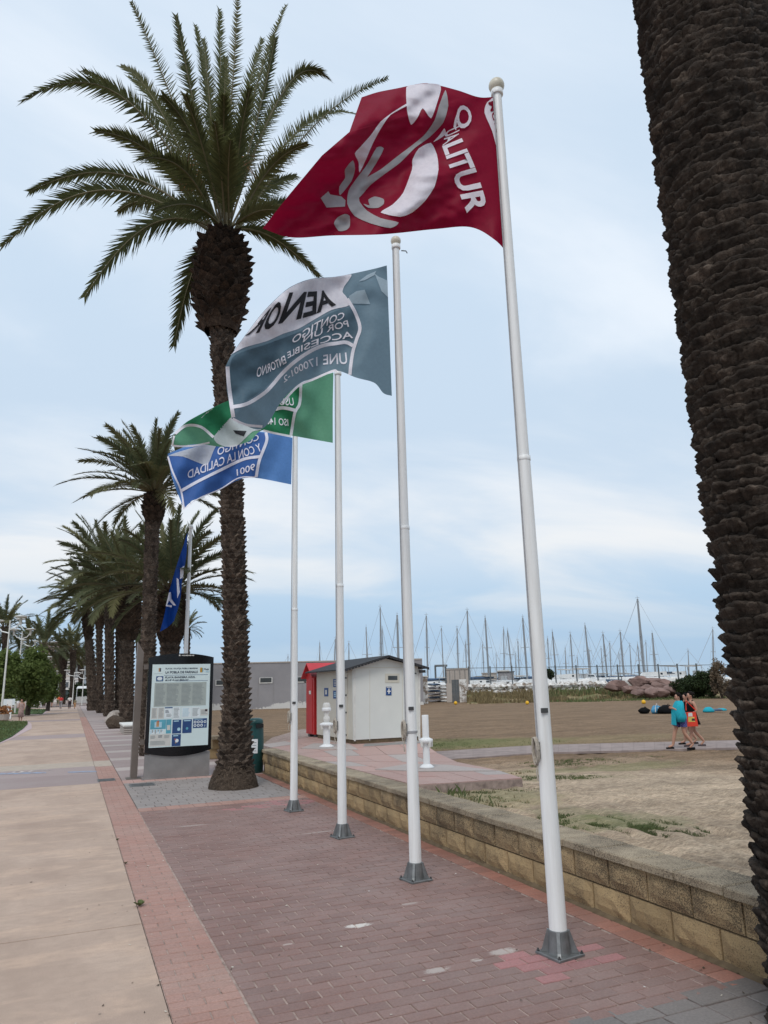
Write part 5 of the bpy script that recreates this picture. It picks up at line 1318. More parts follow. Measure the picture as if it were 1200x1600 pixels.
plate(on_side, 521, 1061, 529, 1073.5, wv_, M['sign_blue'], 'wall_sign', .010); plate(on_side, 521, 1079, 529, 1091.5, wv_, M['sign_blue'], 'wall_sign', .010)
for k in range(4): plate(on_side, 522.5, 1063+k*2.4, 527.5, 1064+k*2.4, wv_, M['white_dirty'], 'sign_print', .004, .0105)
for k in range(3): plate(on_side, 522.5, 1082+k*2.6, 527, 1083.4+k*2.6, wv_, M['skyblue_print'], 'sign_print', .004, .0105)
plate(on_side, 540.2, 1052, 543.5, 1155, wv_, M['hut_side'], 'door_jamb', .02)
for py in (1058, 1085, 1112, 1147): plate(on_side, 540.5, py, 543, py+2.4, wv_, M['dark_metal'], 'hinge', .012, .021)
for x_ in (577.5, 628.5): plate(on_front, x_, 1047, x_+.7, 1157.5, dv_, M['hut_side'], 'panel_seam', .003)
plate(on_front, 553, 1047, 555.5, 1158, dv_, M['white_dirty'], 'corner_trim', .012); plate(on_front, 653.5, 1046, 656.5, 1156, dv_, M['white_dirty'], 'corner_trim', .012)
plate(on_front, 645, 1051.3, 650.5, 1053.2, dv_, M['glass'], 'slot_vent', .008)
# timber beam and gutter under the right eave
MB().slab([hp(WW+.02, -.1, zE-.16), hp(WW+.17, -.1, zE-.16), hp(WW+.17, -.1, zE-.09), hp(WW+.02, -.1, zE-.09)], dv_*.3).build('bracket', M['dark_metal'], hut)
MB().slab([gp(567, 1168, PZ-.02), gp(660, 1163, PZ-.02), gp(662, 1160, PZ-.02), gp(570, 1164, PZ-.02)], (0, 0, .03)).build('threshold_board', M['steel'], hut)
# red cabinet
_q = HC+dv_*(DD+.25); _d = ray(491, 1100); _k = math.hypot(_q.x, _q.y)/math.hypot(_d[0], _d[1]); RC = Vector((_d[0]*_k, _d[1]*_k, PZ)); ra = R(1)
rc = thing('red_cabinet', 'narrow bright red cabin with gable roof left of the white hut', 'cabin', RC)
rw_ = Vector((math.cos(ra), math.sin(ra), 0)); rd_ = Vector((-rw_.y, rw_.x, 0)); wL = solve(RC, rd_, 478.5)
zr = at(491, 1055, RC.y).z-PZ
# gabled side faces left: ridge parallel to the width
def rp(u, v, z): return RC+rw_*u+rd_*v+Vector((0, 0, z))
RWd = .9
MB().slab([rp(0, 0, .08), rp(0, wL, .08), rp(0, wL, zr), rp(0, wL*.5, zr+.28), rp(0, 0, zr)], rw_*.03).build('gable_wall', M['red'], rc)
MB().slab([rp(.031, 0, .08), rp(RWd, 0, .08), rp(RWd, 0, zr), rp(.031, 0, zr)], rd_*.03).build('front_wall', M['red'], rc)
MB().slab([rp(.031, wL-.03, .08), rp(RWd, wL-.03, .08), rp(RWd, wL-.03, zr), rp(.031, wL-.03, zr)], rd_*.03).build('rear_wall', M['red'], rc)
for s_ in (0, 1):
    e0 = rp(-.12, -.15 if s_ == 0 else wL+.15, zr-.09); k0 = rp(-.12, wL*.5, zr+.33); MB().slab([e0, k0, k0+rw_*(RWd+.5), e0+rw_*(RWd+.5)], (0, 0, .03)).build('roof_slope', M['red_roof'], rc)
MB().slab([rp(-.012, wL*.2, .12), rp(-.012, wL*.8, .12), rp(-.012, wL*.8, zr-.12), rp(-.012, wL*.2, zr-.12)], rw_*.011).build('door', M['red'], rc)
MB().box(rp(-.02, wL*.45, zr*.72), (.012, .16, .10), ra).build('door_label', M['white_dirty'], rc)
for v in (.15, .85): MB().slab([rp(.05, wL*v-.08, .0), rp(RWd-.05, wL*v-.08, .0), rp(RWd-.05, wL*v+.08, 0), rp(.05, wL*v+.08, 0)], (0, 0, .08)).build('skid', M['dark_metal'], rc)
# foot showers
def shower(lab, base, top, collar, rpx, head):
    p = gp(*base, PZ+.018); t = thing('foot_shower', lab, 'foot shower', p); zt = at(*top, p.y).z-p.z; zc = at(*collar, p.y).z-p.z; r = (gp(base[0]+rpx, base[1], PZ)-gp(base[0], base[1], PZ)).length
    MB().lathe(p, [(r*2.1, 0), (r*2.2, .012), (r*1.6, .04), (r*1.05, .06)], 24).build('base_disc', M['white'], t, True)
    if head:
        MB().lathe(p, [(r, .05), (r, zc)], 20).build('column', M['white'], t, True)
        MB().lathe(p, [(r*.62, zc+.02), (r*.95, zc+.10), (r*.95, zc+.16), (r*.6, zc+.2), (r*.85, zc+.30), (r*1.1, zc+.38), (r*1.1, zc+.45), (r*.75, zc+.5)], 20).build('valve_body', M['white_dirty'], t, True)
        MB().lathe(p, [(r*1.25, zt-.09), (r*1.35, zt-.07), (r*1.35, zt-.02), (r*1.0, zt)], 20).build('top_cap', M['white'], t, True)
        MB().lathe(p, [(r*.95, zc+.48), (r*.9, zt-.08)], 16).build('upper_column', M['white'], t, True)
    else:
        MB().lathe(p, [(r, .05), (r, zt-.01), (r*.95, zt)], 20).build('column', M['white'], t, True)
    MB().lathe(p, [(r*1.02, zc-.05), (r*1.7, zc-.035), (r*2.0, zc-.02), (r*2.05, zc+.02), (r*1.5, zc+.035), (r*1.02, zc+.05)], 24).build('collar', M['white'], t, True)
    for a in range(3):
        an = R(200+80*a); q = p+Vector((math.cos(an), math.sin(an), 0))*r*1.75+Vector((0, 0, zc-.055)); MB().lathe(q, [(.022, -.05), (.026, -.03), (.026, .03), (.02, .04)], 8).build('spout', M['white_dirty'], t)
shower('white foot shower with ringed cap left of the hut door', (510.5, 1167), (510.5, 1105), (510.5, 1132), 5, True)
shower('plain white foot shower post right of the hut', (667, 1199.5), (667, 1117), (667, 1157), 5.2, False)

# ------------------------------------------------------------------ grey harbour building
gA, gB = gp(322, 1107, -.35), gp(662, 1098, -.35)
gdir = (gB-gA).normalized(); gnor = Vector((-gdir.y, gdir.x, 0)); glen = (gB-gA).length; ght = at(395, 1036.5, gA.lerp(gB, .22).y).z+.35
hb_ = thing('harbour_building', 'long flat grey rendered building with slit windows behind the beach', 'building', gA)
MB().slab([gA+Vector((0, 0, -.5)), gB+Vector((0, 0, -.5)), gB+gnor*10+Vector((0, 0, -.5)), gA+gnor*10+Vector((0, 0, -.5))], (0, 0, ght+.5)).build('walls', M['grey_render'], hb_)
MB().slab([gA-gnor*.06+Vector((0, 0, ght)), gB-gnor*.06+Vector((0, 0, ght)), gB+gnor*10.06+Vector((0, 0, ght)), gA+gnor*10.06+Vector((0, 0, ght))], (0, 0, .14)).build('parapet', M['bench_side'], hb_)
for px in (346, 415, 470, 560):
    c = gA+gdir*solve(gA, gdir, px); z = ght*.60 if px != 346 else ght*.57
    fr = MB().box(c-gnor*.02+Vector((0, 0, z)), (1.5, .10, .66), math.atan2(gdir.y, gdir.x)).build('window', M['white_dirty'], hb_)
    pn = MB().box(c-gnor*.03+Vector((0, 0, z+.04)), (1.32, .12, .50), math.atan2(gdir.y, gdir.x)); pn.v = [tuple(Vector(v)-wloc(hb_)) for v in pn.v]; link('pane', pn.mesh('pane', M['glass']), fr)
    bars = MB(); [bars.box(c+gdir*(k*.13-.6)-gnor*.10+Vector((0, 0, z+.04)), (.03, .03, .5)) for k in range(10)]; bars.v = [tuple(Vector(v)-wloc(hb_)) for v in bars.v]; link('window_bars', bars.mesh('window_bars', M['dark_metal']), fr)
    for s_ in (-.95, .95): MB().box(c+gdir*s_*.95-gnor*.005+Vector((0, 0, z*.55)), (.03, .03, z*1.0), math.atan2(gdir.y, gdir.x)).build('render_joint', M['steel'], hb_)

# ------------------------------------------------------------------ marina: quay, wall, fence, rocks, boats
DW = 93.0
def mp_(px, z=0.0, D=DW):                              # point of the marina front below pixel column px
    p = atD(px, 1066, D); return Vector((p.x, p.y, z))
ZB = -.55
q_ = [mp_(640, 0, 99), mp_(1500, 0, 99), mp_(1500, 0, 215), mp_(430, 0, 215), mp_(300, 0, 110)]
b = MB().slab([Vector((p.x, p.y, -2)) for p in q_], (0, 0, 2.3)); tag(b.build('marina_quay', M['cream']), kind='structure')
mw = thing('marina_wall', 'whitewashed rubble wall peeling along the marina edge', 'wall', mp_(731, ZB))
zt_w = lambda px: atD(px, 1066.5 if px < 860 else 1067, DW).z
def rubble(px0, px1, seed):
    r2 = random.Random(seed); a, c = mp_(px0, ZB), mp_(px1, ZB); n = max(2, int((c-a).length/.95)); rows_ = 3; zt = zt_w((px0+px1)/2)-ZB
    for i in range(n):
        for k in range(rows_):
            p = a.lerp(c, (i+.5+.5*(k % 2)*.6)/n)+Vector((0, 0, zt*(k+.5)/rows_)); bb = boulder((0, 0, 0), .5, None, r2.random()*50, .8, 4)
            bb.v = [(p.x+v[0]*1.15, p.y+v[1]*1.1, p.z+v[2]*zt/rows_*1.35+r2.uniform(-.05, .05)) for v in bb.v]; bb.build('stone', M['whitewash'], mw)
rubble(731, 962, 3)
pi = thing('gate_pillar', 'whitewashed masonry pillar with dark stain just right of the hut', 'pillar', mp_(661, ZB, 90)); p = mp_(661, ZB, 90); wpx = DW/F
MB().box(p+Vector((0, 0, 1.6)), (13*wpx, .6, 3.2), R(-22)).build('shaft', M['whitewash'], pi); MB().box(p+Vector((0, 0, 3.27)), (14.5*wpx, .8, .14), R(-22)).build('cap', M['white_dirty'], pi)
p = mp_(692, ZB, 92); bk = thing('stacked_dinghies', 'stack of white dinghies and covered boats beside the marina gate', 'dinghies', p)
for k in range(6):
    for px, m in ((677, 'hull_navy' if k % 2 else 'grey_cloth'), (689, 'gel')):
        q = mp_(px, ZB+.15+.42*k, 96); bb = boulder((0, 0, 0), 1, None, k+px, 1, 5); bb.v = [(q.x+v[0]*.52, q.y+v[1]*1.5, q.z+v[2]*.17) for v in bb.v]; bb.build('dinghy', M[m], bk)
p = mp_(701, ZB, 92); gt = thing('marina_gate', 'dark slatted gate between a beige panel and a whitewashed pillar', 'gate', p)
zg = atD(711, 1062, 92).z-ZB
MB().box(mp_(701, ZB+zg*.42, 92), (8*wpx, .2, zg*.84), R(-30)).build('side_panel', M['b_beige'], gt)
for k in range(6): q = mp_(706.5+k*1.9, ZB+zg*.5, 92); MB().box(q, (1.7*wpx, .1, zg), R(-30)).build('slat', M['fence'], gt)
MB().box(mp_(723.5, ZB+zg*.5, 92), (11.5*wpx, .5, zg*1.02), R(-30)).build('pillar', M['whitewash'], gt)
p = mp_(716, .3, 104); kb = thing('service_box', 'beige utility box standing behind the marina gate', 'utility box', p); z1 = atD(716, 1046, 104).z
MB().box(p+Vector((0, 0, (z1-.3)/2)), (34*.093, 2.4, z1-.3), R(-30)).build('body', M['bench_side'], kb); MB().box(p+Vector((0, 0, z1-.3+.05)), (36*.093, 2.6, .12), R(-30)).build('lid', M['b_beige'], kb)
for px in (703, 711, 719, 727): MB().box(mp_(px, .3+(z1-.3)/2, 104-1.35), (.06, .06, z1-.5), R(-30)).build('rib', M['fence'], kb)
for px, w1, y1, lab, m in [(791, 24, 1050, 'low grey hut roof behind the marina fence', 'grey_render'), (765, 22, 1052, 'pale low shed behind the marina fence', 'b_beige')]:
    p = mp_(px, .3, 118); z1 = atD(px, y1, 118).z; s_ = thing('marina_shed', lab, 'shed', p); MB().box(p+Vector((0, 0, (z1-.3)/2)), (w1*.105, 2.5, z1-.3), R(-30)).build('body', M[m], s_); MB().box(p+Vector((0, 0, z1-.27)), (w1*.105+.3, 2.8, .12), R(-30)).build('roof', M['dark_metal' if m == 'grey_render' else 'bench_side'], s_)
# boat hoist frame at the far left of the gate
p = mp_(688, .3, 120); bhst = thing('boat_hoist', 'dark travelling boat hoist frame beyond the marina gate', 'hoist', p); z1 = atD(688, 1040, 120).z
for px in (681, 697): MB().tube([mp_(px, .3, 120), mp_(px, z1, 120)], .16, 6).build('leg', M['fence'], bhst)
MB().tube([mp_(680, z1, 120), mp_(700, z1, 120)], .2, 6).build('beam', M['fence'], bhst)
# fence on the wall
fn = thing('marina_fence', 'tall dark steel mesh fence on top of the marina wall', 'fence', mp_(697, .4, 95))
fxs = [697, 733, 767, 801, 835, 869, 902, 935, 967, 1000, 1031, 1061, 1091, 1121, 1151, 1181]
zf = lambda px: atD(px, 1043.5-(px-697)*.0135, 95).z
zfb = .55
for px in fxs: MB().box((mp_(px, (zfb+zf(px))/2-.1, 95)), (.16, .16, zf(px)-zfb+.5), R(-30)).build('post', M['fence'], fn)
for i in range(len(fxs)-1):
    for zz in (lambda x: zf(x)-.06, lambda x: zfb+.15): MB().tube([mp_(fxs[i], zz(fxs[i]), 95), mp_(fxs[i+1], zz(fxs[i+1]), 95)], .035, 4).build('rail', M['fence'], fn)
ms_ = MB()
for i in range(len(fxs)-1):
    for k in range(1, 14):
        u = k/14; a, c = mp_(fxs[i], 0, 95), mp_(fxs[i+1], 0, 95); q = a.lerp(c, u); x = fxs[i]+(fxs[i+1]-fxs[i])*u; ms_.tube([q+Vector((0, 0, zfb+.15)), q+Vector((0, 0, zf(x)-.06))], .006, 3, False)
o = ms_.build('mesh_wires', M['fence'], fn); o['kind'] = 'stuff'
# grassy bank in front of the wall and rocks
bank = MB(); vs = []; fs = []; nn_ = 90; mm = 12
for i in range(nn_):
    px = 728+(1260-728)*i/(nn_-1)
    for j in range(mm):
        v = j/(mm-1); D = 94.5-12*v; p = mp_(px, 0, D); hgt = (1.15 if px < 960 else .95)*smoothstep(0, 1, 1-v)*(1+.5*nz(px/30, v*3, 2)); vs.append((p.x, p.y, bz(p.x, p.y)+hgt-.05+.12*nz(px/6, v*6)))
for i in range(nn_-1):
    for j in range(mm-1): a = i*mm+j; fs.append((a, a+mm, a+mm+1, a+1))
bank.add(vs, fs)
g = G('bank_soil'); v = g.noise(.35, 5, .7); u = g.noise(2.5, 5, .7)
M['bank'] = g.done(g.mix(g.ramp(v, [(.42, 0), (.58, 1)]), g.ramp(u, [(.3, (.22, .15, .085)), (.7, (.34, .245, .13))]), g.ramp(u, [(.3, (.10, .115, .04)), (.7, (.20, .19, .08))])), .95, g.bump(u, .9, .25))
tag(bank.build('grass_bank', M['bank'], None, True), kind='structure')
def bank_tufts(name, x0, x1, d0, d1, n, mat, h0, h1, w):
    b = MB()
    for _ in range(n):
        px = rnd.uniform(x0, x1); D = rnd.uniform(d0, d1); p = mp_(px, 0, D); v = (94.5-D)/12
        if nz(p.x*.35, p.y*.35, 6) < -.12: continue
        z = bz(p.x, p.y)+(1.15 if px < 960 else .95)*smoothstep(0, 1, 1-max(0, v))-.1; h = rnd.uniform(h0, h1); d = Vector((rnd.uniform(-1, 1), rnd.uniform(-1, 1), 0)).normalized()*w; p = Vector((p.x, p.y, z)); l = Vector((rnd.uniform(-.3, .3), rnd.uniform(-.3, .3), 0))*h
        b.add([p-d, p+d, p+l+Vector((0, 0, h))], [(0, 1, 2)])
    tag(b.build(name, mat), kind='stuff')
bank_tufts('bank_grass', 840, 1200, 80, 85.5, 3500, M['grass'], .15, .45, .06); bank_tufts('dry_bank_grass', 728, 850, 83, 94, 3500, M['dry_grass'], .3, .75, .08); bank_tufts('dry_bank_grass', 850, 1010, 84, 93, 3000, M['dry_grass'], .25, .7, .08); bank_tufts('bank_grass', 850, 1000, 86, 94, 2200, M['grass'], .3, .9, .08)
RKL = ['long flat reddish rock at the left tip of the rock pile', 'low reddish rock second from the left tip of the pile, in the grass', 'longest flat reddish rock along the top of the pile', 'reddish rock at the top of the pile, right of the longest one', 'reddish rock in the heart of the pile, under the longest one', 'bulky reddish rock in the heart of the pile, right of centre', 'reddish rock at the top right of the pile, left of the pale round one', 'reddish rock at the foot of the pile, below its centre', 'reddish rock at the foot of the pile, right of centre', 'reddish rock at the right foot of the pile, beside the dark bush', 'small reddish rock at the foot of the pile, left of centre', '', 'smallest reddish rock lying apart left of the pile', 'rightmost reddish rock, touching the dark green bush']
rks = [(968, 1072, 1.9, .45), (985, 1077, 1.7, .5), (1003, 1067, 2.4, .42), (1022, 1066, 2.2, .5), (1010, 1076, 1.6, .7), (1030, 1073, 2.0, .55), (1042, 1070, 1.8, .5), (1018, 1083, 1.8, .45), (1035, 1082, 1.7, .5), (1050, 1080, 1.9, .5), (996, 1082, 1.3, .6), (1052, 1063, 1.0, .9), (955, 1074, 1.2, .5), (1060, 1074, 1.5, .6)]
for i, (px, py, r, sz) in enumerate(rks):
    D = 88-(py-1066)*.25; p = atD(px, py, D)
    o = thing('rock', 'pale round rock on top of the red rock pile' if py == 1063 else RKL[i], 'rock', p, group=None if py == 1063 else 'red rocks piled below the marina fence')
    rk_jobs = globals().setdefault('rk_jobs', []); rk_jobs.append((p, r, sz, i, py, o))
def leaf_cloud(name, c, rad, n, size, mat, parent, seed, clumps=26, squash=1.0, fill=.55):
    r2 = random.Random(seed); b = MB(); cl = []
    for _ in range(clumps):
        d = Vector((r2.gauss(0, 1), r2.gauss(0, 1), r2.gauss(0, 1))).normalized(); k = r2.uniform(fill, .95); cl.append((Vector((d.x*rad[0]*k, d.y*rad[1]*k, d.z*rad[2]*k)), r2.uniform(.20, .38)))
    for i in range(n):
        cc, cr_ = cl[i % clumps]; d = Vector((r2.gauss(0, 1), r2.gauss(0, 1), r2.gauss(0, 1))).normalized()*(r2.random()**.45)*cr_
        p = Vector(c)+cc+Vector((d.x*rad[0], d.y*rad[1], d.z*rad[2]*squash))
        a = Vector((r2.gauss(0, 1), r2.gauss(0, 1), r2.gauss(0, .6)-.5)).normalized(); s_ = size*r2.uniform(.6, 1.4); w_ = a.cross(Vector((r2.gauss(0, 1), r2.gauss(0, 1), r2.gauss(0, 1)))).normalized()*s_*.32
        b.add([p, p+a*s_*.5+w_, p+a*s_, p+a*s_*.5-w_], [(0, 1, 2, 3)])
    o = b.build(name, mat, parent); return o
def crag(c, rx, ry, rz, seed, an=0):
    r2 = random.Random(seed); pl = []
    for _ in range(15):
        d = Vector((r2.gauss(0, 1), r2.gauss(0, 1), r2.gauss(0, 1))).normalized(); pl.append((d, r2.uniform(.62, 1.0)))
    b = MB(); n = 10; vs = []; fs = []
    for i in range(n+1):
        for j in range(n*2):
            th = math.pi*i/n; ph = math.pi*j/n; v = Vector((math.sin(th)*math.cos(ph), math.sin(th)*math.sin(ph), math.cos(th))); k = min([h/v.dot(d) for d, h in pl if v.dot(d) > .05]+[1.25])
            v = Vector((v.x*k*rx, v.y*k*ry, v.z*k*rz)); vs.append((c[0]+v.x*math.cos(an)-v.y*math.sin(an), c[1]+v.x*math.sin(an)+v.y*math.cos(an), c[2]+v.z))
    for i in range(n):
        for j in range(n*2): fs.append((i*n*2+j, i*n*2+(j+1) % (n*2), (i+1)*n*2+(j+1) % (n*2), (i+1)*n*2+j))
    b.add(vs, fs); return b
def shrub(px, py, rx, rz, D, n, size, mat, lab, seed):
    p = atD(px, py, D); t = thing('shrub', lab, 'shrub', (p.x, p.y, p.z-rz)); leaf_cloud('foliage', p, (rx, rx*.8, rz), n, size, M[mat], t, seed, 30)
    b = MB()
    for k in range(6): a = k*1.05; b.tube([(p.x, p.y, p.z-rz*1.2), (p.x+rx*.3*math.cos(a), p.y+rx*.3*math.sin(a), p.z-rz*.3), (p.x+rx*.6*math.cos(a), p.y+rx*.6*math.sin(a), p.z+rz*.4)], [.05, .04, .02], 5)
    b.build('stem', M['wood'], t)
shrub(1082, 1071, 2.3, 1.55, 84, 9000, .22, 'shrub_leaf', 'dense dark green bush right of the red rocks', 5)
shrub(1108, 1068, 1.7, 1.7, 82, 6000, .22, 'shrub_leaf', 'smaller dark green bush touching the near palm trunk', 6)
shrub(1124, 1058, 1.3, 2.2, 80, 3600, .2, 'drybush_leaf', 'dry brown feathery bush half behind the near palm trunk', 7)
shrub(857, 1052, .55, .55, 96, 700, .4, 'shrub_leaf', 'small spiky green plant on the marina wall behind the nearest pole', 8)

for p, r, sz, i, py, o in rk_jobs: crag(p, r*.66, r*.55, r*.34 if py != 1063 else r*.5, i*7+1, (i*1.3) % 1.2-.6).build('stone', M['white_dirty'] if py == 1063 else M['rock'], o)

def hull_mesh():
    b = MB(); vs = []; fs = []; n = 13
    for i in range(n):
        u = i/(n-1); x = u-.5; wd = .5*math.sin(math.pi*min(1, .30+.72*(1-u)))**.8*(1 if u < .97 else .25); sh = .06*(2*u-.8)**2
        for (yy, zz) in ((0, 0-.15+u*.1), (.55, .12), (.92, .55), (1, 1.0+sh), (.9, 1.02+sh)): vs.append((x, wd*yy, zz))
    m = 5
    for i in range(n-1):
        for j in range(m-1): fs.append((i*m+j, (i+1)*m+j, (i+1)*m+j+1, i*m+j+1))
    k = len(vs); vs2 = vs+[(x, -y, z) for x, y, z in vs]; fs2 = fs+[tuple(q+k for q in f[::-1]) for f in fs]
    for i in range(n-1): fs2.append((i*m+4, (i+1)*m+4, k+(i+1)*m+4, k+i*m+4))
    fs2.append((0, 1, 2, 3, 4, k+4, k+3, k+2, k+1)); b.add(vs2, fs2); return b
HM = {m: hull_mesh().mesh('hull', M[m], True) for m in ('gel', 'hull_navy')}
cbn = MB(); cbn.slab([(-.22, -.14, 1.0), (.18, -.14, 1.0), (.10, -.12, 1.32), (-.22, -.14, 1.36)], (0, .28, 0)); CAB = cbn.mesh('cabin', M['gel'])
wnd = MB(); wnd.slab([(-.16, -.145, 1.1), (.09, -.143, 1.1), (.06, -.14, 1.24), (-.16, -.145, 1.26)], (0, .29, 0)); WND = wnd.mesh('cabin_window', M['cabin_dark'])
cnv = MB(); cnv.slab([(-.40, -.30, 1.9), (-.20, -.30, 2.0), (-.20, .30, 2.0), (-.40, .30, 1.9)], (0, 0, .06)); CNV = cnv.mesh('bimini', M['canvas'])
def sailboat(bx, by, tx, ty, D, lab, thick=.10, L_=9.5, stays=True, hull='gel', ang=None, cover=True):
    thick *= 1.25; p = atD(bx, min(by, 1060), D); root = Vector((p.x, p.y, .35)); T = at(tx, ty, p.y); hgt = T.z-.35
    r2 = random.Random(int(bx*10)); ang = r2.uniform(0, 6.28) if ang is None else ang
    t = thing('sailing_boat', lab, 'sailing boat', root, ang, group='sailing boats in the marina')
    o = link('hull', HM[hull], t, None, None, (L_, 3.0, 1.35)); link('cabin', CAB, t, None, None, (L_, 3.0, 1.35)); link('cabin_window', WND, t, None, None, (L_, 3.0, 1.35))
    if r2.random() < .6: link('bimini', CNV, t, None, None, (L_, 3.0, 1.2))
    ux = T.x-p.x; uy = T.y-p.y
    loc = lambda x, y, z: Vector((x, y, z))
    lean = Matrix.Rotation(-ang, 3, 'Z') @ Vector((ux, uy, 0))
    top = Vector((lean.x, lean.y, hgt)); at_ = lambda u: Vector((0, 0, 1.0)).lerp(top, u)
    b = MB(); b.tube([at_(0), at_(.6), at_(1)], [thick, thick, thick*.7], 6); b.build('mast', M['mast'], t, False, True)
    b = MB(); b.tube([at_(.08), at_(.08)+Vector((-L_*.38, 0, .1))], [.09, .07], 6); b.build('boom', M['mast'], t, False, True)
    if cover: b = MB(); b.tube([at_(.09)+Vector((0, 0, .1)), at_(.09)+Vector((-L_*.35, 0, .15))], [.22, .10], 7); b.build('sail_cover', M['sailcover'], t, False, True)
    b = MB(); sp = .075*hgt
    b.tube([at_(1), Vector((L_*.47, 0, 1.3))], .03, 4, False); b.tube([at_(1), Vector((-L_*.47, 0, 1.3))], .022, 3, False)
    for s_ in (-1, 1):
        q = at_(.55)+Vector((0, s_*sp, 0)); b.tube([at_(.97), q, Vector((0, s_*1.4, 1.3))], .02, 3, False); b.tube([at_(.55), q], .045, 4, False)
    b.tube([at_(1), at_(1)+Vector((0, 0, .5))], .03, 3); b.tube([at_(1)+Vector((-.3, 0, .2)), at_(1)+Vector((.3, 0, .2))], .03, 3)
    b.build('rigging', M['wire'], t, False, True)
bts = [(450, 1036, 450, 1025, 150, .08), (499.5, 1032, 499.5, 1004, 135, .09), (521, 1033, 524, 998, 128, .10), (545, 1032, 545, 1004, 140, .08), (575, 1040, 572, 980, 126, .10), (596, 1040, 594, 949, 112, .11), (599, 1040, 597.5, 981, 150, .08), (623, 1040, 620.5, 961, 108, .16), (643, 1045, 641, 990, 150, .09),
 (668, 1050, 666, 962, 112, .11), (693, 1050, 689.6, 981, 130, .09), (716, 1050, 714, 981, 128, .10), (734, 1060, 730, 954, 108, .12), (729, 1050, 727, 1002, 140, .09), (764, 1060, 758, 965, 110, .13), (756, 1050, 754, 1006, 145, .08), (787, 1050, 786.8, 982, 135, .10), (801, 1060, 793, 985, 118, .11), (811, 1050, 809, 1001, 140, .09), (806, 1050, 805, 1020, 165, .08), (824, 1060, 816.7, 965, 109, .13), (837, 1050, 832, 972, 125, .10),
 (858, 1050, 855.5, 997, 135, .10), (869, 1056, 863, 987, 116, .11), (884, 1050, 883, 1012, 150, .09), (895, 1052, 891, 990, 122, .10), (903, 1050, 902, 1026, 165, .08), (922, 1056, 914, 977, 114, .12), (923, 1050, 920, 1014, 150, .09), (942, 1052, 939, 1012, 150, .09), (949, 1058, 942, 990, 116, .11), (954, 1050, 952.6, 1004, 140, .09), (975, 1058, 969, 987, 115, .12), (986, 1050, 984, 1007, 145, .09), (1000, 1050, 996, 1006, 140, .09), (1007, 1058, 996, 936, 104, .15), (1011, 1050, 1009, 1003, 150, .09), (1024, 1054, 1019, 989, 120, .13), (1076, 1052, 1075, 1016, 140, .09), (1114, 1052, 1113.6, 983, 118, .10), (776, 1050, 775, 1022, 170, .07), (846, 1050, 845, 1018, 165, .07), (968, 1050, 967, 1020, 170, .07)]
ordn = ['first', 'second', 'third', 'fourth', 'fifth', 'sixth', 'seventh', 'eighth', 'ninth', 'tenth', 'eleventh', 'twelfth', 'thirteenth', 'fourteenth', 'fifteenth', 'sixteenth']
segs = [('from the left over the grey building', 0, 650), ('right of the hut, before the nearest pole', 650, 845), ('right of the nearest pole', 845, 996.5), ('right of the tallest mast', 996.5, 1300)]
cnt = {}
for i, s_ in enumerate(sorted(bts, key=lambda q: q[2])):
    bx, by, tx, ty, D, th = s_
    if ty == 936: lab = 'white sailing boat with the tallest mast, above the red rocks'
    elif (bx, tx) == (623, 620.5): lab = 'sailing boat with a thick dark mast just left of the second flag pole'
    else:
        w_, = [q[0] for q in segs if q[1] <= tx < q[2]]; cnt[w_] = cnt.get(w_, 0)+1; lab = 'sailing boat under the %s mast %s' % (ordn[cnt[w_]-1], w_)
    sailboat(bx, by, tx, ty, D, lab, th, 8.5+2.5*(th > .11), hull='hull_navy' if i % 6 == 2 else 'gel', ang={936: 2.2}.get(ty))
def motorboat(px, D, lab, ang, L_=8):
    p = mp_(px, .45, D); t = thing('motor_boat', lab, 'motor boat', p, ang)
    link('hull', HM['gel'], t, None, None, (L_, 3, 1.5)); link('cabin', CAB, t, (0, 0, -.1), None, (L_*1.2, 3.2, 1.75)); link('cabin_window', WND, t, (0, 0, -.1), None, (L_*1.2, 3.2, 1.75)); link('bimini', CNV, t, (.6, 0, .1), None, (L_*1.3, 2.9, 1.45))
    b = MB()
    for s_ in (-1, 1): b.tube([(-L_*.28, s_*1.1, 1.6), (-L_*.28, s_*.9, 2.9)], .04, 5); b.tube([(L_*.1, s_*1.2, 1.6), (L_*.45, s_*.4, 2.2), (L_*.47, 0, 2.25)], .03, 4)
    b.build('rails', M['steel'], t, False, True)
for px, D, lab, a in [(788, 108, 'low white motor boat behind the wall left of the nearest flag pole', 1.0), (885, 104, 'white motor boat behind the fence right of the nearest flag pole', 2.0), (922, 108, 'white motor boat with canopy left of the red rocks', .5), (1018, 101, 'white motor boat with dark canopy above the red rocks', 2.6), (1050, 106, 'white motor boat behind the fence above the dark bush', 2.2), (1098, 104, 'white motor boat beside the dry bush', .4), (868, 112, 'small white boat just right of the nearest pole', 1.7)]: motorboat(px, D, lab, a)

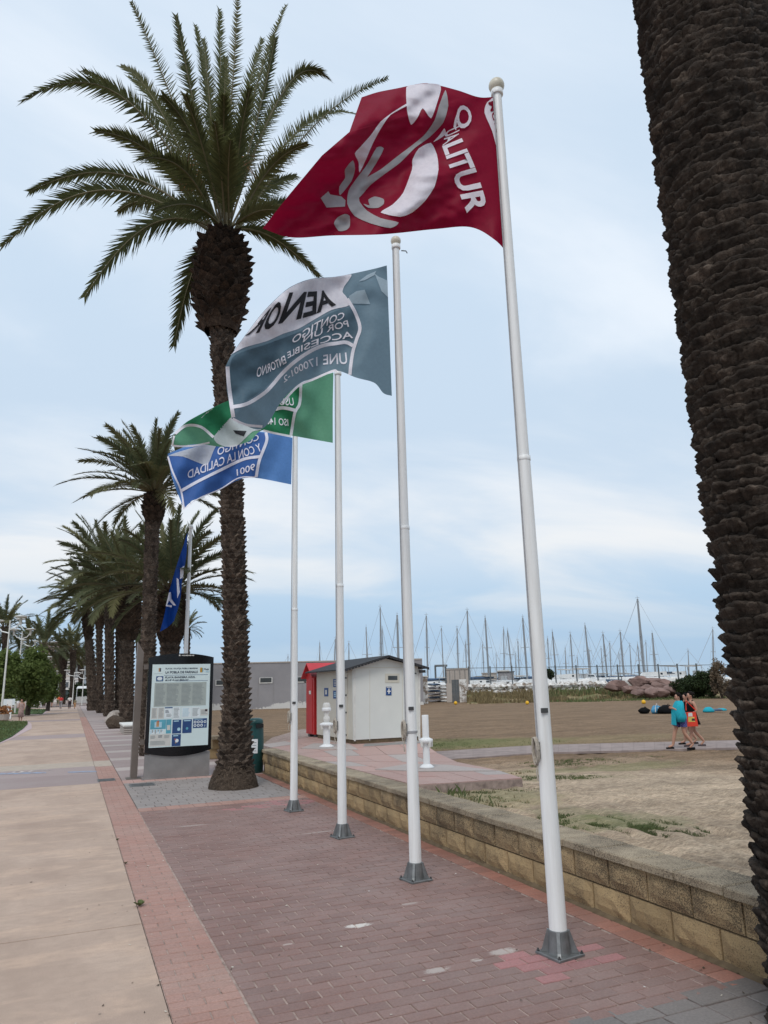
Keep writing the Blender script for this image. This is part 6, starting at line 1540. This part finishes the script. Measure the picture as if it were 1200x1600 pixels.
# things lying on the sand
def on_sand(px, py): return gpb(px, py)
for px, py, lab in [(712, 1101, 'yellow beach ball left of the nearest flag pole'), (824, 1101, 'yellow ball touching the nearest flag pole in view'), (1006, 1100, 'yellow ball left of the people with towels')]:
    p = on_sand(px, py); r = .20; o = thing('ball', lab, 'ball', p); MB().sphere(p+Vector((0, 0, r*.9)), r, 8).build('shell', M['yellow'], o, True); MB().lathe(p+Vector((0, 0, r*1.85)), [(.05, 0), (.03, .05)], 6).build('valve', M['ochre'], o)
def bag(px, py, sx, sz, mat, lab, name, cat, stripes=None):
    p = on_sand(px, py); t = thing(name, lab, cat, p); bb = boulder((0, 0, 0), 1, None, px, 1, 7); bb.v = [(p.x+v[0]*sx, p.y+v[1]*sx*.6, p.z+sz*.45+max(-.45, v[2]*.6)*sz) for v in bb.v]; bb.build('body', M[mat], t, True)
    MB().tube([p+Vector((-sx*.4, -sx*.3, sz*.85)), p+Vector((-.02, -sx*.35, sz*1.25)), p+Vector((sx*.4, -sx*.3, sz*.85))], .02, 5).build('handle', M[stripes or 'black_cloth'], t)
    if stripes:
        for k in range(3): MB().tube([p+Vector((-sx*.7+k*sx*.6, -sx*.50, sz*.2)), p+Vector((-sx*.5+k*sx*.55, -sx*.42, sz*.8))], .03, 5).build('stripe', M[stripes], t)
bag(1007, 1115, .38, .35, 'black_cloth', 'low black bag on the sand, leftmost of the beach things', 'beach_bag', 'bag')
bag(1026, 1115, .36, .5, 'blue_bag', 'blue and white striped bag between the black ones', 'beach_bag', 'bag', 'white_cloth')
bag(1042, 1115, .62, .48, 'black_cloth', 'larger black bag just left of the woman in turquoise', 'beach_bag', 'bag')
p = on_sand(1115, 1113); t = thing('towel_pile', 'turquoise and navy towels piled right of the woman in black', 'towels', p)
for dx, m, sx in [(-.4, 'towel', .42), (.25, 'hull_navy', .5), (.7, 'towel', .35)]:
    bb = boulder((0, 0, 0), 1, None, dx*9, 1, 6); bb.v = [(p.x+dx+v[0]*sx, p.y+v[1]*.3, p.z+.12+max(-.4, v[2])*.11*(2 if dx < 0 else 1)) for v in bb.v]; bb.build('towel', M[m], t, True)

# ------------------------------------------------------------------ people
def skin(name, nodes, edges, mat, parent, sub=2, root='pelvis'):
    bm = bmesh.new(); lay = bm.verts.layers.skin.verify(); vv = {}
    for k, (p, r) in nodes.items():
        v = bm.verts.new(p); vv[k] = v; rx = r if isinstance(r, tuple) else (r, r); v[lay].radius = rx; v[lay].use_root = (k == root)
    for a, b in edges: bm.edges.new((vv[a], vv[b]))
    me = bpy.data.meshes.new('tmp'); bm.to_mesh(me); bm.free()
    ob = bpy.data.objects.new('tmp', me); col.objects.link(ob)
    md = ob.modifiers.new('s', 'SKIN'); md.use_smooth_shade = True; sb = ob.modifiers.new('u', 'SUBSURF'); sb.levels = sb.render_levels = sub
    dg = bpy.context.evaluated_depsgraph_get(); out = bpy.data.meshes.new_from_object(ob.evaluated_get(dg)); bpy.data.objects.remove(ob); bpy.data.meshes.remove(me)
    out.name = name; out.materials.clear(); out.materials.append(mat)
    for p in out.polygons: p.use_smooth = True; p.material_index = 0
    return link(name, out, parent)
def loft(rings, n=18, wob=0.0, seed=0, openr=None):     # rings of (cx, cy, z, rx, ry)
    b = MB(); vs = []; fs = []
    for k, (cx, cy, z, rx, ry) in enumerate(rings):
        for j in range(n):
            a = 2*math.pi*j/n; w_ = 1+wob*nz(math.cos(a)*2.2+seed, math.sin(a)*2.2, z*3); vs.append((cx+rx*w_*math.cos(a), cy+ry*w_*math.sin(a), z))
    for i in range(len(rings)-1):
        for j in range(n): fs.append((i*n+j, i*n+(j+1) % n, (i+1)*n+(j+1) % n, (i+1)*n+j))
    fs.append(tuple(range(n-1, -1, -1))); fs.append(tuple((len(rings)-1)*n+j for j in range(n))); b.add(vs, fs); return b
def limb(pts, rad, n=10): return MB().tube(pts, rad, n)
def person(lab, pos, heading, h, pose, outfit, group=None, hands=True, hair='tied'):
    k = h/1.66; t = thing('person', lab, 'person', pos, heading, group); V = lambda x, y, z: Vector((x*k, y*k, z*k))
    f, r = pose.get('front', .26), pose.get('rear', .26); lf = pose.get('lead', 1)
    N_ = {'pelvis': (V(0, 0, .93), (.125*k, .10*k)), 'waist': (V(.01, 0, 1.07), (.115*k, .085*k)), 'chest': (V(.01, 0, 1.24), (.125*k, .095*k)), 'neckb': (V(0, 0, 1.38), .062*k), 'neck': (V(.015, 0, 1.44), .046*k),
          'jaw': (V(.04, 0, 1.50), .062*k), 'skull': (V(.025, 0, 1.57), .084*k), 'crown': (V(.01, 0, 1.625), .055*k), 'nose': (V(.118, 0, 1.535), .012*k)}
    E_ = [('pelvis', 'waist'), ('waist', 'chest'), ('chest', 'neckb'), ('neckb', 'neck'), ('neck', 'jaw'), ('jaw', 'skull'), ('skull', 'crown'), ('jaw', 'nose')]
    legs = {}
    for s, nm in ((1, 'l'), (-1, 'r')):
        lead = (s == lf); y = .085*s
        if pose.get('stand'): pts = [(0, y, .86), (.01, y, .49), (-.02, y, .085), (.13, y*1.15, .03)]
        elif lead: pts = [(.05, y, .86), (.17*f/.26, y, .49), (f, y, .10), (f+.15, y, .055)]
        else: pts = [(-.03, y, .86), (-.02, y, .48), (-r, y, .14), (-r+.12, y, .035)]
        legs[nm] = [V(*p) for p in pts]
        for q, p, rr_ in zip(('hip', 'knee', 'ankle', 'toe'), pts, (.092, .058, .038, .030)): N_[nm+q] = (V(*p), rr_*k)
        N_[nm+'calf'] = (V(*[(a*.62+b*.38) for a, b in zip(pts[1], pts[2])]), .056*k)
        E_ += [('pelvis', nm+'hip'), (nm+'hip', nm+'knee'), (nm+'knee', nm+'calf'), (nm+'calf', nm+'ankle'), (nm+'ankle', nm+'toe')]
        ar = pose['arm_'+nm]; arm = [(0, .165*s, 1.345)]+[(a, b*s, c) for a, b, c in ar]
        for q, p, rr_ in zip(('sho', 'elb', 'wri', 'palm'), arm, (.052, .037, .026, .030)): N_[nm+q] = (V(*p), rr_*k)
        E_ += [('neckb' if False else 'chest', nm+'sho'), (nm+'sho', nm+'elb'), (nm+'elb', nm+'wri'), (nm+'wri', nm+'palm')]
        legs['arm'+nm] = [V(*p) for p in arm]
        if hands:
            w_, p_ = Vector(arm[2]), Vector(arm[3]); d = (p_-w_).normalized(); sd = d.cross(Vector((0, 1, 0)))
            sd = sd.normalized() if sd.length > .1 else Vector((1, 0, 0))
            for i in range(4):
                b0 = p_+d*.03+sd*(.027-.018*i); b1 = b0+d*(.045, .052, .048, .036)[i]+Vector((0, -s*.012, 0)); N_[nm+'f%da' % i] = (V(*b0), .0095*k); N_[nm+'f%db' % i] = (V(*b1), .008*k); E_ += [(nm+'palm', nm+'f%da' % i), (nm+'f%da' % i, nm+'f%db' % i)]
            N_[nm+'th'] = (V(*(p_+sd*.045+d*.005)), .010*k); E_.append((nm+'palm', nm+'th'))
    skin('body', N_, E_, M['skin'], t, 2 if hands else 1)
    hb = MB()
    hb.sphere(V(.0, 0, 1.585), .098*k, 9, 1.0); hb.v = [(min(x, .055*k+.35*max(0, z-1.60*k)), y, z) if z > 1.54*k else (min(x, -.02*k), y*.95, z) for x, y, z in hb.v]
    if hair == 'bun': hb.sphere(V(-.10, 0, 1.60), .048*k, 7)
    if hair == 'long': hb.tube([V(-.05, 0, 1.58), V(-.085, 0, 1.48), V(-.09, 0, 1.36)], [.07*k, .065*k, .03*k], 10)
    hb.build('hair', M['hair'], t, True, True)
    if hands:
        for s in (1, -1):
            e = MB(); e.sphere(V(.098, .032*s, 1.555), .009*k, 5); e.build('eye', M['black'], t, True, True)
            e = MB(); e.sphere(V(.02, .083*s, 1.535), .022*k, 5); e.build('ear', M['skin'], t, True, True)
        e = MB(); e.sphere(V(.096, 0, 1.492), .017*k, 5, .45); e.build('mouth', M['red_print'], t, True, True)
    for o in outfit:
        kind, m = o[0], o[1]
        if kind == 'top':
            b = loft([(0, 0, .90*k, .128*k, .165*k), (.01*k, 0, 1.06*k, .122*k, .140*k), (.012*k, 0, 1.24*k, .140*k, .168*k), (0, 0, 1.345*k, .105*k, .160*k), (0, 0, 1.395*k, .072*k, .085*k)], 18, .03)
            b.build('shirt', M[m], t, True, True)
            if len(o) > 2:
                for nm in 'lr': a = legs['arm'+nm]; limb([a[0].lerp(Vector((0, 0, a[0].z)), .3), a[0], a[0].lerp(a[1], .75)], [.06*k, .066*k, .056*k]).build('sleeve', M[m], t, True, True)
        if kind == 'trousers':
            loft([(0, 0, .80*k, .12*k, .155*k), (0, 0, .92*k, .135*k, .17*k), (.005*k, 0, 1.02*k, .122*k, .145*k)], 16).build('waistband', M[m], t, True, True)
            for nm in 'lr': a = legs[nm]; q = a[2].lerp(a[1], 1-o[2]); limb([a[0]+Vector((0, 0, .02*k)), a[0].lerp(a[1], .5), a[1], q] if o[2] > .3 else [a[0]+Vector((0, 0, .02*k)), a[0].lerp(a[1], .55)], [.108*k, .094*k, .078*k, .066*k] if o[2] > .3 else [.112*k, .108*k]).build('trouser_leg', M[m], t, True, True)
        if kind == 'dress':
            z0 = o[2]; b = loft([(.0, 0, z0*k, .20*k, .215*k), (0, 0, .80*k, .165*k, .195*k), (0, 0, .93*k, .14*k, .178*k), (.01*k, 0, 1.06*k, .122*k, .138*k), (.015*k, 0, 1.23*k, .145*k, .160*k), (.01*k, 0, 1.33*k, .10*k, .115*k)], 22, .10, 3); b.build('dress', M[m], t, True, True)
            for s in (1, -1): limb([V(.05, .085*s, 1.31), V(.0, .10*s, 1.40), V(-.07, .07*s, 1.30)], [.02*k]*3, 6).build('strap', M[m], t, True, True)
        if kind == 'towel':
            b = loft([(.02*k, .03*k, .80*k, .16*k, .20*k), (.03*k, .02*k, .95*k, .19*k, .25*k), (.05*k, 0, 1.10*k, .19*k, .27*k), (.03*k, 0, 1.25*k, .165*k, .25*k), (.0, 0, 1.37*k, .125*k, .20*k), (-.01*k, 0, 1.43*k, .085*k, .10*k)], 26, .20, 5); b.build('towel', M[m], t, True, True)
            b = MB().slab([V(.17, .10, 1.20), V(.23, -.05, 1.17), V(.27, -.07, .72), V(.18, .10, .70)], V(.03, .05, 0)); b.build('towel_end', M[m], t, False, True)
        if kind == 'shoes':
            for nm in 'lr': a = legs[nm]; d = (a[3]-a[2]); d.z = 0; d = d.normalized(); c = (a[3]*.55+a[2]*.45); z = min(a[3].z, a[2].z)-.035*k; limb([Vector((c.x, c.y, max(z, .012)))-d*.10*k, Vector((c.x, c.y, max(z, .012)))+d*.13*k], [.038*k, .030*k], 8).build('shoe', M[m], t, False, True)
    return t, k
cam_yaw = math.atan2(CR[1][0], CR[0][0])                # world angle of the picture's right
left_h = cam_yaw+math.pi
fold = [(.07, .22, 1.10), (.20, .12, 1.19), (.26, .07, 1.22)]; down = [(-.05, .22, 1.08), (.02, .22, .86), (.04, .22, .80)]; bent = [(-.06, .22, 1.08), (.14, .22, .99), (.20, .20, .99)]
def hgt_px(pos, y_top):                                 # height so that the head reaches picture row y_top
    return at(proj(pos)[0], y_top, pos.y).z-pos.z
WG = 'women walking along the boardwalk'
wp = gpb(1069, 1170, .05)
t1, k1 = person('woman wrapped in a turquoise towel with patterned navy shorts walking along the boardwalk', wp, left_h, hgt_px(wp, 1082.5), {'front': .30, 'rear': .26, 'lead': -1, 'arm_l': fold, 'arm_r': fold}, [('trousers', 'shorts', .2), ('top', 'shorts'), ('towel', 'towel'), ('shoes', 'black_cloth')], WG, True, 'long')
wp2 = gpb(1088, 1166, .05)
t3, k3 = person('woman in short black dress carrying a red bag behind the one in turquoise', wp2, left_h, hgt_px(wp2, 1080.5), {'front': .20, 'rear': .30, 'lead': 1, 'arm_l': bent, 'arm_r': down}, [('dress', 'black_cloth', .66), ('shoes', 'dark_cloth')], WG, True, 'bun')
wp3 = gpb(1080, 1162.5, .05)
person('woman in black mostly hidden between the turquoise towel and the red bag', wp3, left_h, hgt_px(wp3, 1083), {'front': .24, 'rear': .24, 'lead': 1, 'arm_l': down, 'arm_r': down}, [('top', 'black_cloth'), ('trousers', 'black_cloth', .2), ('shoes', 'black_cloth')], WG, True, 'long')
# the red tote hanging from her arm
fw = Vector((math.cos(left_h), math.sin(left_h), 0)); lf_ = Vector((-fw.y, fw.x, 0)); c = wp2+fw*.17*k3+lf_*.30*k3
bg_ = thing('tote_bag', 'bright red beach bag with yellow print held by the woman in black', 'bag', c+Vector((0, 0, .60*k3)))
def bagbox(u0, u1, z0, z1, v, th, m, nm):
    MB().slab([c+fw*u0*k3+lf_*v*k3+Vector((0, 0, z0*k3)), c+fw*u1*k3+lf_*v*k3+Vector((0, 0, z0*k3)), c+fw*u1*.85*k3+lf_*v*k3+Vector((0, 0, z1*k3)), c+fw*u0*.85*k3+lf_*v*k3+Vector((0, 0, z1*k3))], lf_*th).build(nm, M[m], bg_)
bagbox(-.16, .17, .62, 1.05, -.06, .11, 'red_bag', 'body'); bagbox(-.08, .14, .76, .90, .052, .006, 'bag_print', 'print'); bagbox(-.02, .12, .92, 1.03, .052, .006, 'white_cloth', 'print'); bagbox(-.08, .02, .79, .86, .060, .004, 'dark_cloth', 'print')
hd = MB(); hd.tube([c+fw*.14*k3+Vector((0, 0, 1.10*k3)), c+fw*.08*k3-lf_*.08*k3+Vector((0, 0, 1.40*k3)), c-fw*.16*k3+Vector((0, 0, 1.10*k3))], .016, 6); hd.build('handle', M['red_bag'], bg_)

# far strollers on the promenade
def far_person(px, py, ytop, lab, outfit, head, pose=None, hair='tied', lead=1):
    p = gp(px, py); pose = pose or {'front': .2, 'rear': .2, 'lead': lead, 'arm_l': down, 'arm_r': down}
    return person(lab, p, head, at(px, ytop, p.y).z, pose, outfit, 'people strolling on the promenade', False, hair)
sd_ = {'stand': True, 'arm_l': down, 'arm_r': bent}
far_person(31.5, 1127, 1092, 'woman in long pale floral dress standing on the walkway by the lawn', [('dress', 'floral', .30), ('shoes', 'dark_cloth')], R(250), sd_, 'long')
far_person(80.5, 1105, 1085.5, 'person in dark shirt and shorts walking furthest left of the far strollers', [('top', 'dark_cloth', 1), ('trousers', 'dark_cloth', .2), ('shoes', 'black_cloth')], R(80))
far_person(94.5, 1107.5, 1087, 'person in red shirt and pale trousers walking away on the walkway', [('top', 'red_cloth', 1), ('trousers', 'grey_cloth', .9), ('shoes', 'dark_cloth')], R(85))
far_person(90, 1104, 1086, 'person in orange shirt just left of the red shirted one', [('top', 'orange_cloth', 1), ('trousers', 'olive_cloth', .4), ('shoes', 'dark_cloth')], R(95))
far_person(108, 1107.5, 1087, 'man in pale shirt and dark trousers walking away on the walkway', [('top', 'white_cloth', 1), ('trousers', 'dark_cloth', .95), ('shoes', 'dark_cloth')], R(88), None, 'tied', -1)
far_person(116.5, 1107.5, 1092, 'child in olive shirt beside the man in pale shirt', [('top', 'olive_cloth', 1), ('trousers', 'orange_print', .4), ('shoes', 'dark_cloth')], R(80))
for i, (px, py, yt, m1, m2, lab) in enumerate([(123, 1098, 1087, 'white_cloth', 'grey_cloth', 'tiny distant person in white near the lamp mast'), (127, 1097.5, 1088, 'orange_print', 'grey_cloth', 'tiny distant person in tan shirt'), (131, 1097, 1086.5, 'dark_cloth', 'dark_cloth', 'tiny distant person in dark clothes'), (136, 1097, 1087, 'white_cloth', 'dark_cloth', 'tiny distant person in white shirt beside the palm row')]):
    far_person(px, py, yt, lab, [('top', m1, 1), ('trousers', m2, .9)], R(70+40*i))

# ------------------------------------------------------------------ left side: trees, lamps, planter, sign, houses
def round_tree(lab, cpx, cpy, rpx, rzpx, D, basepx, n, seed, size=.20):
    p = atD(cpx, cpy, D); kpx = D/F; b0 = atD(basepx, 1090, D); t = thing('round_tree', lab, 'tree', (b0.x, b0.y, 0), group='round green trees on the lawn')
    rx, rz = rpx*kpx, rzpx*kpx
    leaf_cloud('crown', p, (rx, rx, rz), n, size, M['tree_leaf'], t, seed, 46, 1.0, .35)
    b = MB(); c = Vector((b0.x, b0.y, 0)); b.tube([c, c+Vector((.05, 0, p.z*.45)), Vector((p.x, p.y, p.z))], [.22, .16, .08], 8); r2 = random.Random(seed)
    for k in range(7): a = k*.9; b.tube([c+Vector((.05, 0, p.z*.42)), Vector((p.x+rx*.35*math.cos(a), p.y+rx*.35*math.sin(a), p.z-rz*.1)), Vector((p.x+rx*.7*math.cos(a), p.y+rx*.7*math.sin(a), p.z+rz*.35))], [.11, .07, .03], 6)
    b.build('trunk', M['wood'], t)
round_tree('large round green tree over the lawn, its trunk left of the far strollers', 45, 1058, 36, 42, 62, 45, 16000, 81, .24)
round_tree('smaller round green tree right of the large one', 76, 1071, 17, 24, 75, 76, 7000, 82, .22)
round_tree('round green tree cut by the left edge of the view', 2, 1056, 30, 42, 58, 4, 12000, 83, .24)
def lamp(px, D, ytop, lab, arms):
    p = atD(px, 1083, D); p.z = 0; t = thing('street_lamp', lab, 'street lamp', p, group='white disc lamps along the promenade'); zt = atD(px, ytop, D).z
    MB().tube([p, p+Vector((0, 0, zt*.5)), p+Vector((0, 0, zt))], [.075, .06, .045], 8).build('mast', M['white_dirty'], t)
    rt_ = Vector((CR[0][0], CR[1][0], 0)).normalized()
    for dx, dz in arms:
        c = p+rt_*dx+Vector((0, 0, zt+dz)); MB().tube([p+Vector((0, 0, zt+dz-.9)), p+rt_*dx*.6+Vector((0, 0, zt+dz-.75)), c-Vector((0, 0, .35))], .045, 6).build('arm', M['white'], t)
        MB().lathe(c, [(.06, -.6), (.09, -.5), (.10, -.10), (.40, -.05), (.46, 0), (.38, .05), (.05, .09)], 14).build('lamp_head', M['white_dirty'], t, True)
lamp(5, 50, 967, 'lamp mast with bright slanted arm at the left edge of the view', [(-.9, .0), (.75, .25)])
lamp(26, 68, 985, 'twin lamp head above the large round tree', [(-.8, .2), (.8, .2), (-.25, 1.2)])
lamp(48, 90, 1002, 'lamp head right of the twin one, against the sky', [(0, .1), (-1.6, .3)])
lamp(66, 100, 1026, 'lamp head right of the tree tops in front of the pink tower', [(-.4, .5), (.5, 0)]); lamp(76, 120, 1036, 'low lamp head against the far houses', [(0, .2), (-.9, .6)])
lamp(114, 110, 1050, 'white lamp mast standing in the middle of the walkway', [(-1.2, .3), (1.2, .3)]); lamp(129, 105, 1054, 'white lamp mast beside the palm row', [(-.9, .3), (.9, .3)]); lamp(95, 125, 1052, 'white lamp mast left of the palm with the thick neck', [(-.9, .4), (1.0, .4)])
p = gp(12.5, 1124); t = thing('info_post', 'white rectangular sign post on the walkway beside the lawn', 'sign post', p); w_ = (gp(15, 1124)-gp(10, 1124)).length; zt = at(13, 1094, p.y).z
MB().box(p+Vector((0, 0, zt/2)), (w_, .16, zt)).build('column', M['white'], t); MB().box(p+Vector((-w_*.1, 0, zt*.9)), (w_*2.1, .14, zt*.32)).build('sign_plate', M['paper_white'], t); MB().box(p+Vector((0, 0, .02)), (w_*1.4, .4, .04)).build('foot', M['steel'], t)
p = gp(1, 1127); t = thing('planter', 'low planter with reddish flowers at the left edge of the walkway', 'planter', p); MB().lathe(p, [(.35, 0), (.5, .1), (.55, .45), (.48, .46)], 16).build('bowl', M['bench_side'], t); leaf_cloud('flowers', p+Vector((0, 0, .7)), (.7, .6, .38), 700, .14, M['flower'], t, 5, 18)
for i, (px, py) in enumerate([(28, 1099), (55, 1104.5), (66, 1102)]):
    p = gp(px, py); t = thing('bollard', ['white bollard behind the floral dress', 'white bollard left of the far strollers', 'taller white bollard right of its neighbour'][i], 'bollard', p); MB().lathe(p, [(.16, 0), (.16, 1.0), (.12, 1.08)], 10).build('post', M['white'], t); MB().lathe(p, [(.19, 0), (.19, .12)], 10).build('base_ring', M['white_dirty'], t)

def block(lab, px0, px1, ytop, D, floors, cols, wall, balcony=True, yb=1092, depth=12, cat='building', yaw=R(-24)):
    a = atD(px0, 1083, D); c = atD(px1, 1083, D); wd = (c-a).length; mid = (a+c)/2; zt = atD((px0+px1)/2, ytop, D).z
    t = thing('apartment_building', lab, cat, (mid.x, mid.y, 0)); dx = Vector((math.cos(cam_yaw), math.sin(cam_yaw), 0)); dy = Vector((-dx.y, dx.x, 0)); o = Vector((mid.x, mid.y, 0))
    MB().box(o+dy*depth/2+Vector((0, 0, zt/2-.5)), (wd, depth, zt+1), cam_yaw).build('walls', M[wall], t)
    MB().box(o+dy*depth/2+Vector((0, 0, zt+.2)), (wd+.4, depth+.4, .4), cam_yaw).build('roof', M['b_slab'], t)
    fh = zt/floors; cw = wd/cols; wme = MB().box((0, 0, 0), (cw*.5, .2, fh*.5)).mesh('window', M['b_win']); fme = MB().box((0, 0, 0), (cw*.6, .12, fh*.6)).mesh('window_frame', M['b_slab'])
    for f in range(floors):
        for q in range(cols):
            pos = dx*((q+.5)*cw-wd/2)+Vector((0, 0, (f+.52)*fh)); w_ = link('window_frame', fme, t, pos-dy*.03, (0, 0, cam_yaw)); link('window', wme, w_, (0, -.03, 0))
        if balcony and f:
            MB().box(o-dy*.75+Vector((0, 0, f*fh)), (wd*.98, 1.5, .25), cam_yaw).build('balcony_slab', M['b_slab'], t)
            MB().box(o-dy*1.42+Vector((0, 0, f*fh+.6)), (wd*.98, .08, .85), cam_yaw).build('parapet', M[wall], t)
    return t
block('pinkish brick apartment tower behind the trees', 57, 85, 1003, 250, 9, 4, 'b_pink', False)
block('lower pinkish block left of the tower', 40, 60, 1024, 240, 6, 3, 'b_pink', True)
block('white apartment block with stacked balconies behind the far palms', 101, 116, 1018, 240, 9, 2, 'b_beige', True)
block('beige apartment block right of the one with stacked balconies', 117, 134, 1028, 250, 7, 3, 'b_beige', True)
block('brownish block in the gap between tower and balconies', 85, 101, 1038, 260, 5, 3, 'b_pink', True)
block('low white restaurant building at the end of the walkway', 92, 124, 1062, 190, 2, 4, 'b_white', False, depth=14)
block('long low white terrace building behind the round trees', -30, 92, 1066, 200, 2, 12, 'b_white', True)
for px, lab in [(104, 'dark green shop awning front below the white restaurant'), (118, 'dark storefront right of the shop awning')]:
    p = atD(px, 1083, 180); p.z = 0; t = thing('storefront', lab, 'storefront', p); MB().box(p+Vector((0, 0, 1.3)), (2.0, .6, 2.6), cam_yaw).build('front', M['b_shade'], t); MB().box(p+Vector((0, 0, 2.75)), (2.3, 1.4, .2), cam_yaw).build('awning', M['white_dirty'], t)
for i, (px, D) in enumerate([(60, 150), (72, 150), (88, 150), (134, 130)]):
    p = atD(px, 1083, D); p.z = 0; t = thing('terrace_awning', ['white terrace awning behind the bollards', 'white terrace awning right of the first', 'white terrace awning behind the red shirts', 'white cafe awning beside the palm row'][i], 'awning', p)
    MB().slab([p+Vector((-1.6, 0, 2.5)), p+Vector((1.6, 0, 2.5)), p+Vector((1.4, 2.5, 2.9)), p+Vector((-1.4, 2.5, 2.9))], (0, 0, .06)).build('canvas', M['white'], t)
    MB().box(p+Vector((0, .1, .55)), (3.2, .08, 1.1)).build('screen', M['white_dirty'], t)
    for x in (-1.5, 1.5): MB().tube([p+Vector((x, .05, 0)), p+Vector((x, .05, 2.5))], .05, 5).build('post', M['white'], t)
shrub(120, 1082, 1.6, 1.6, 135, 1500, .4, 'shrub_leaf', 'dark hedge below the beige block', 12); shrub(128, 1080, 1.8, 2.0, 140, 1500, .4, 'shrub_leaf', 'dark hedge behind the tiny distant people', 13)
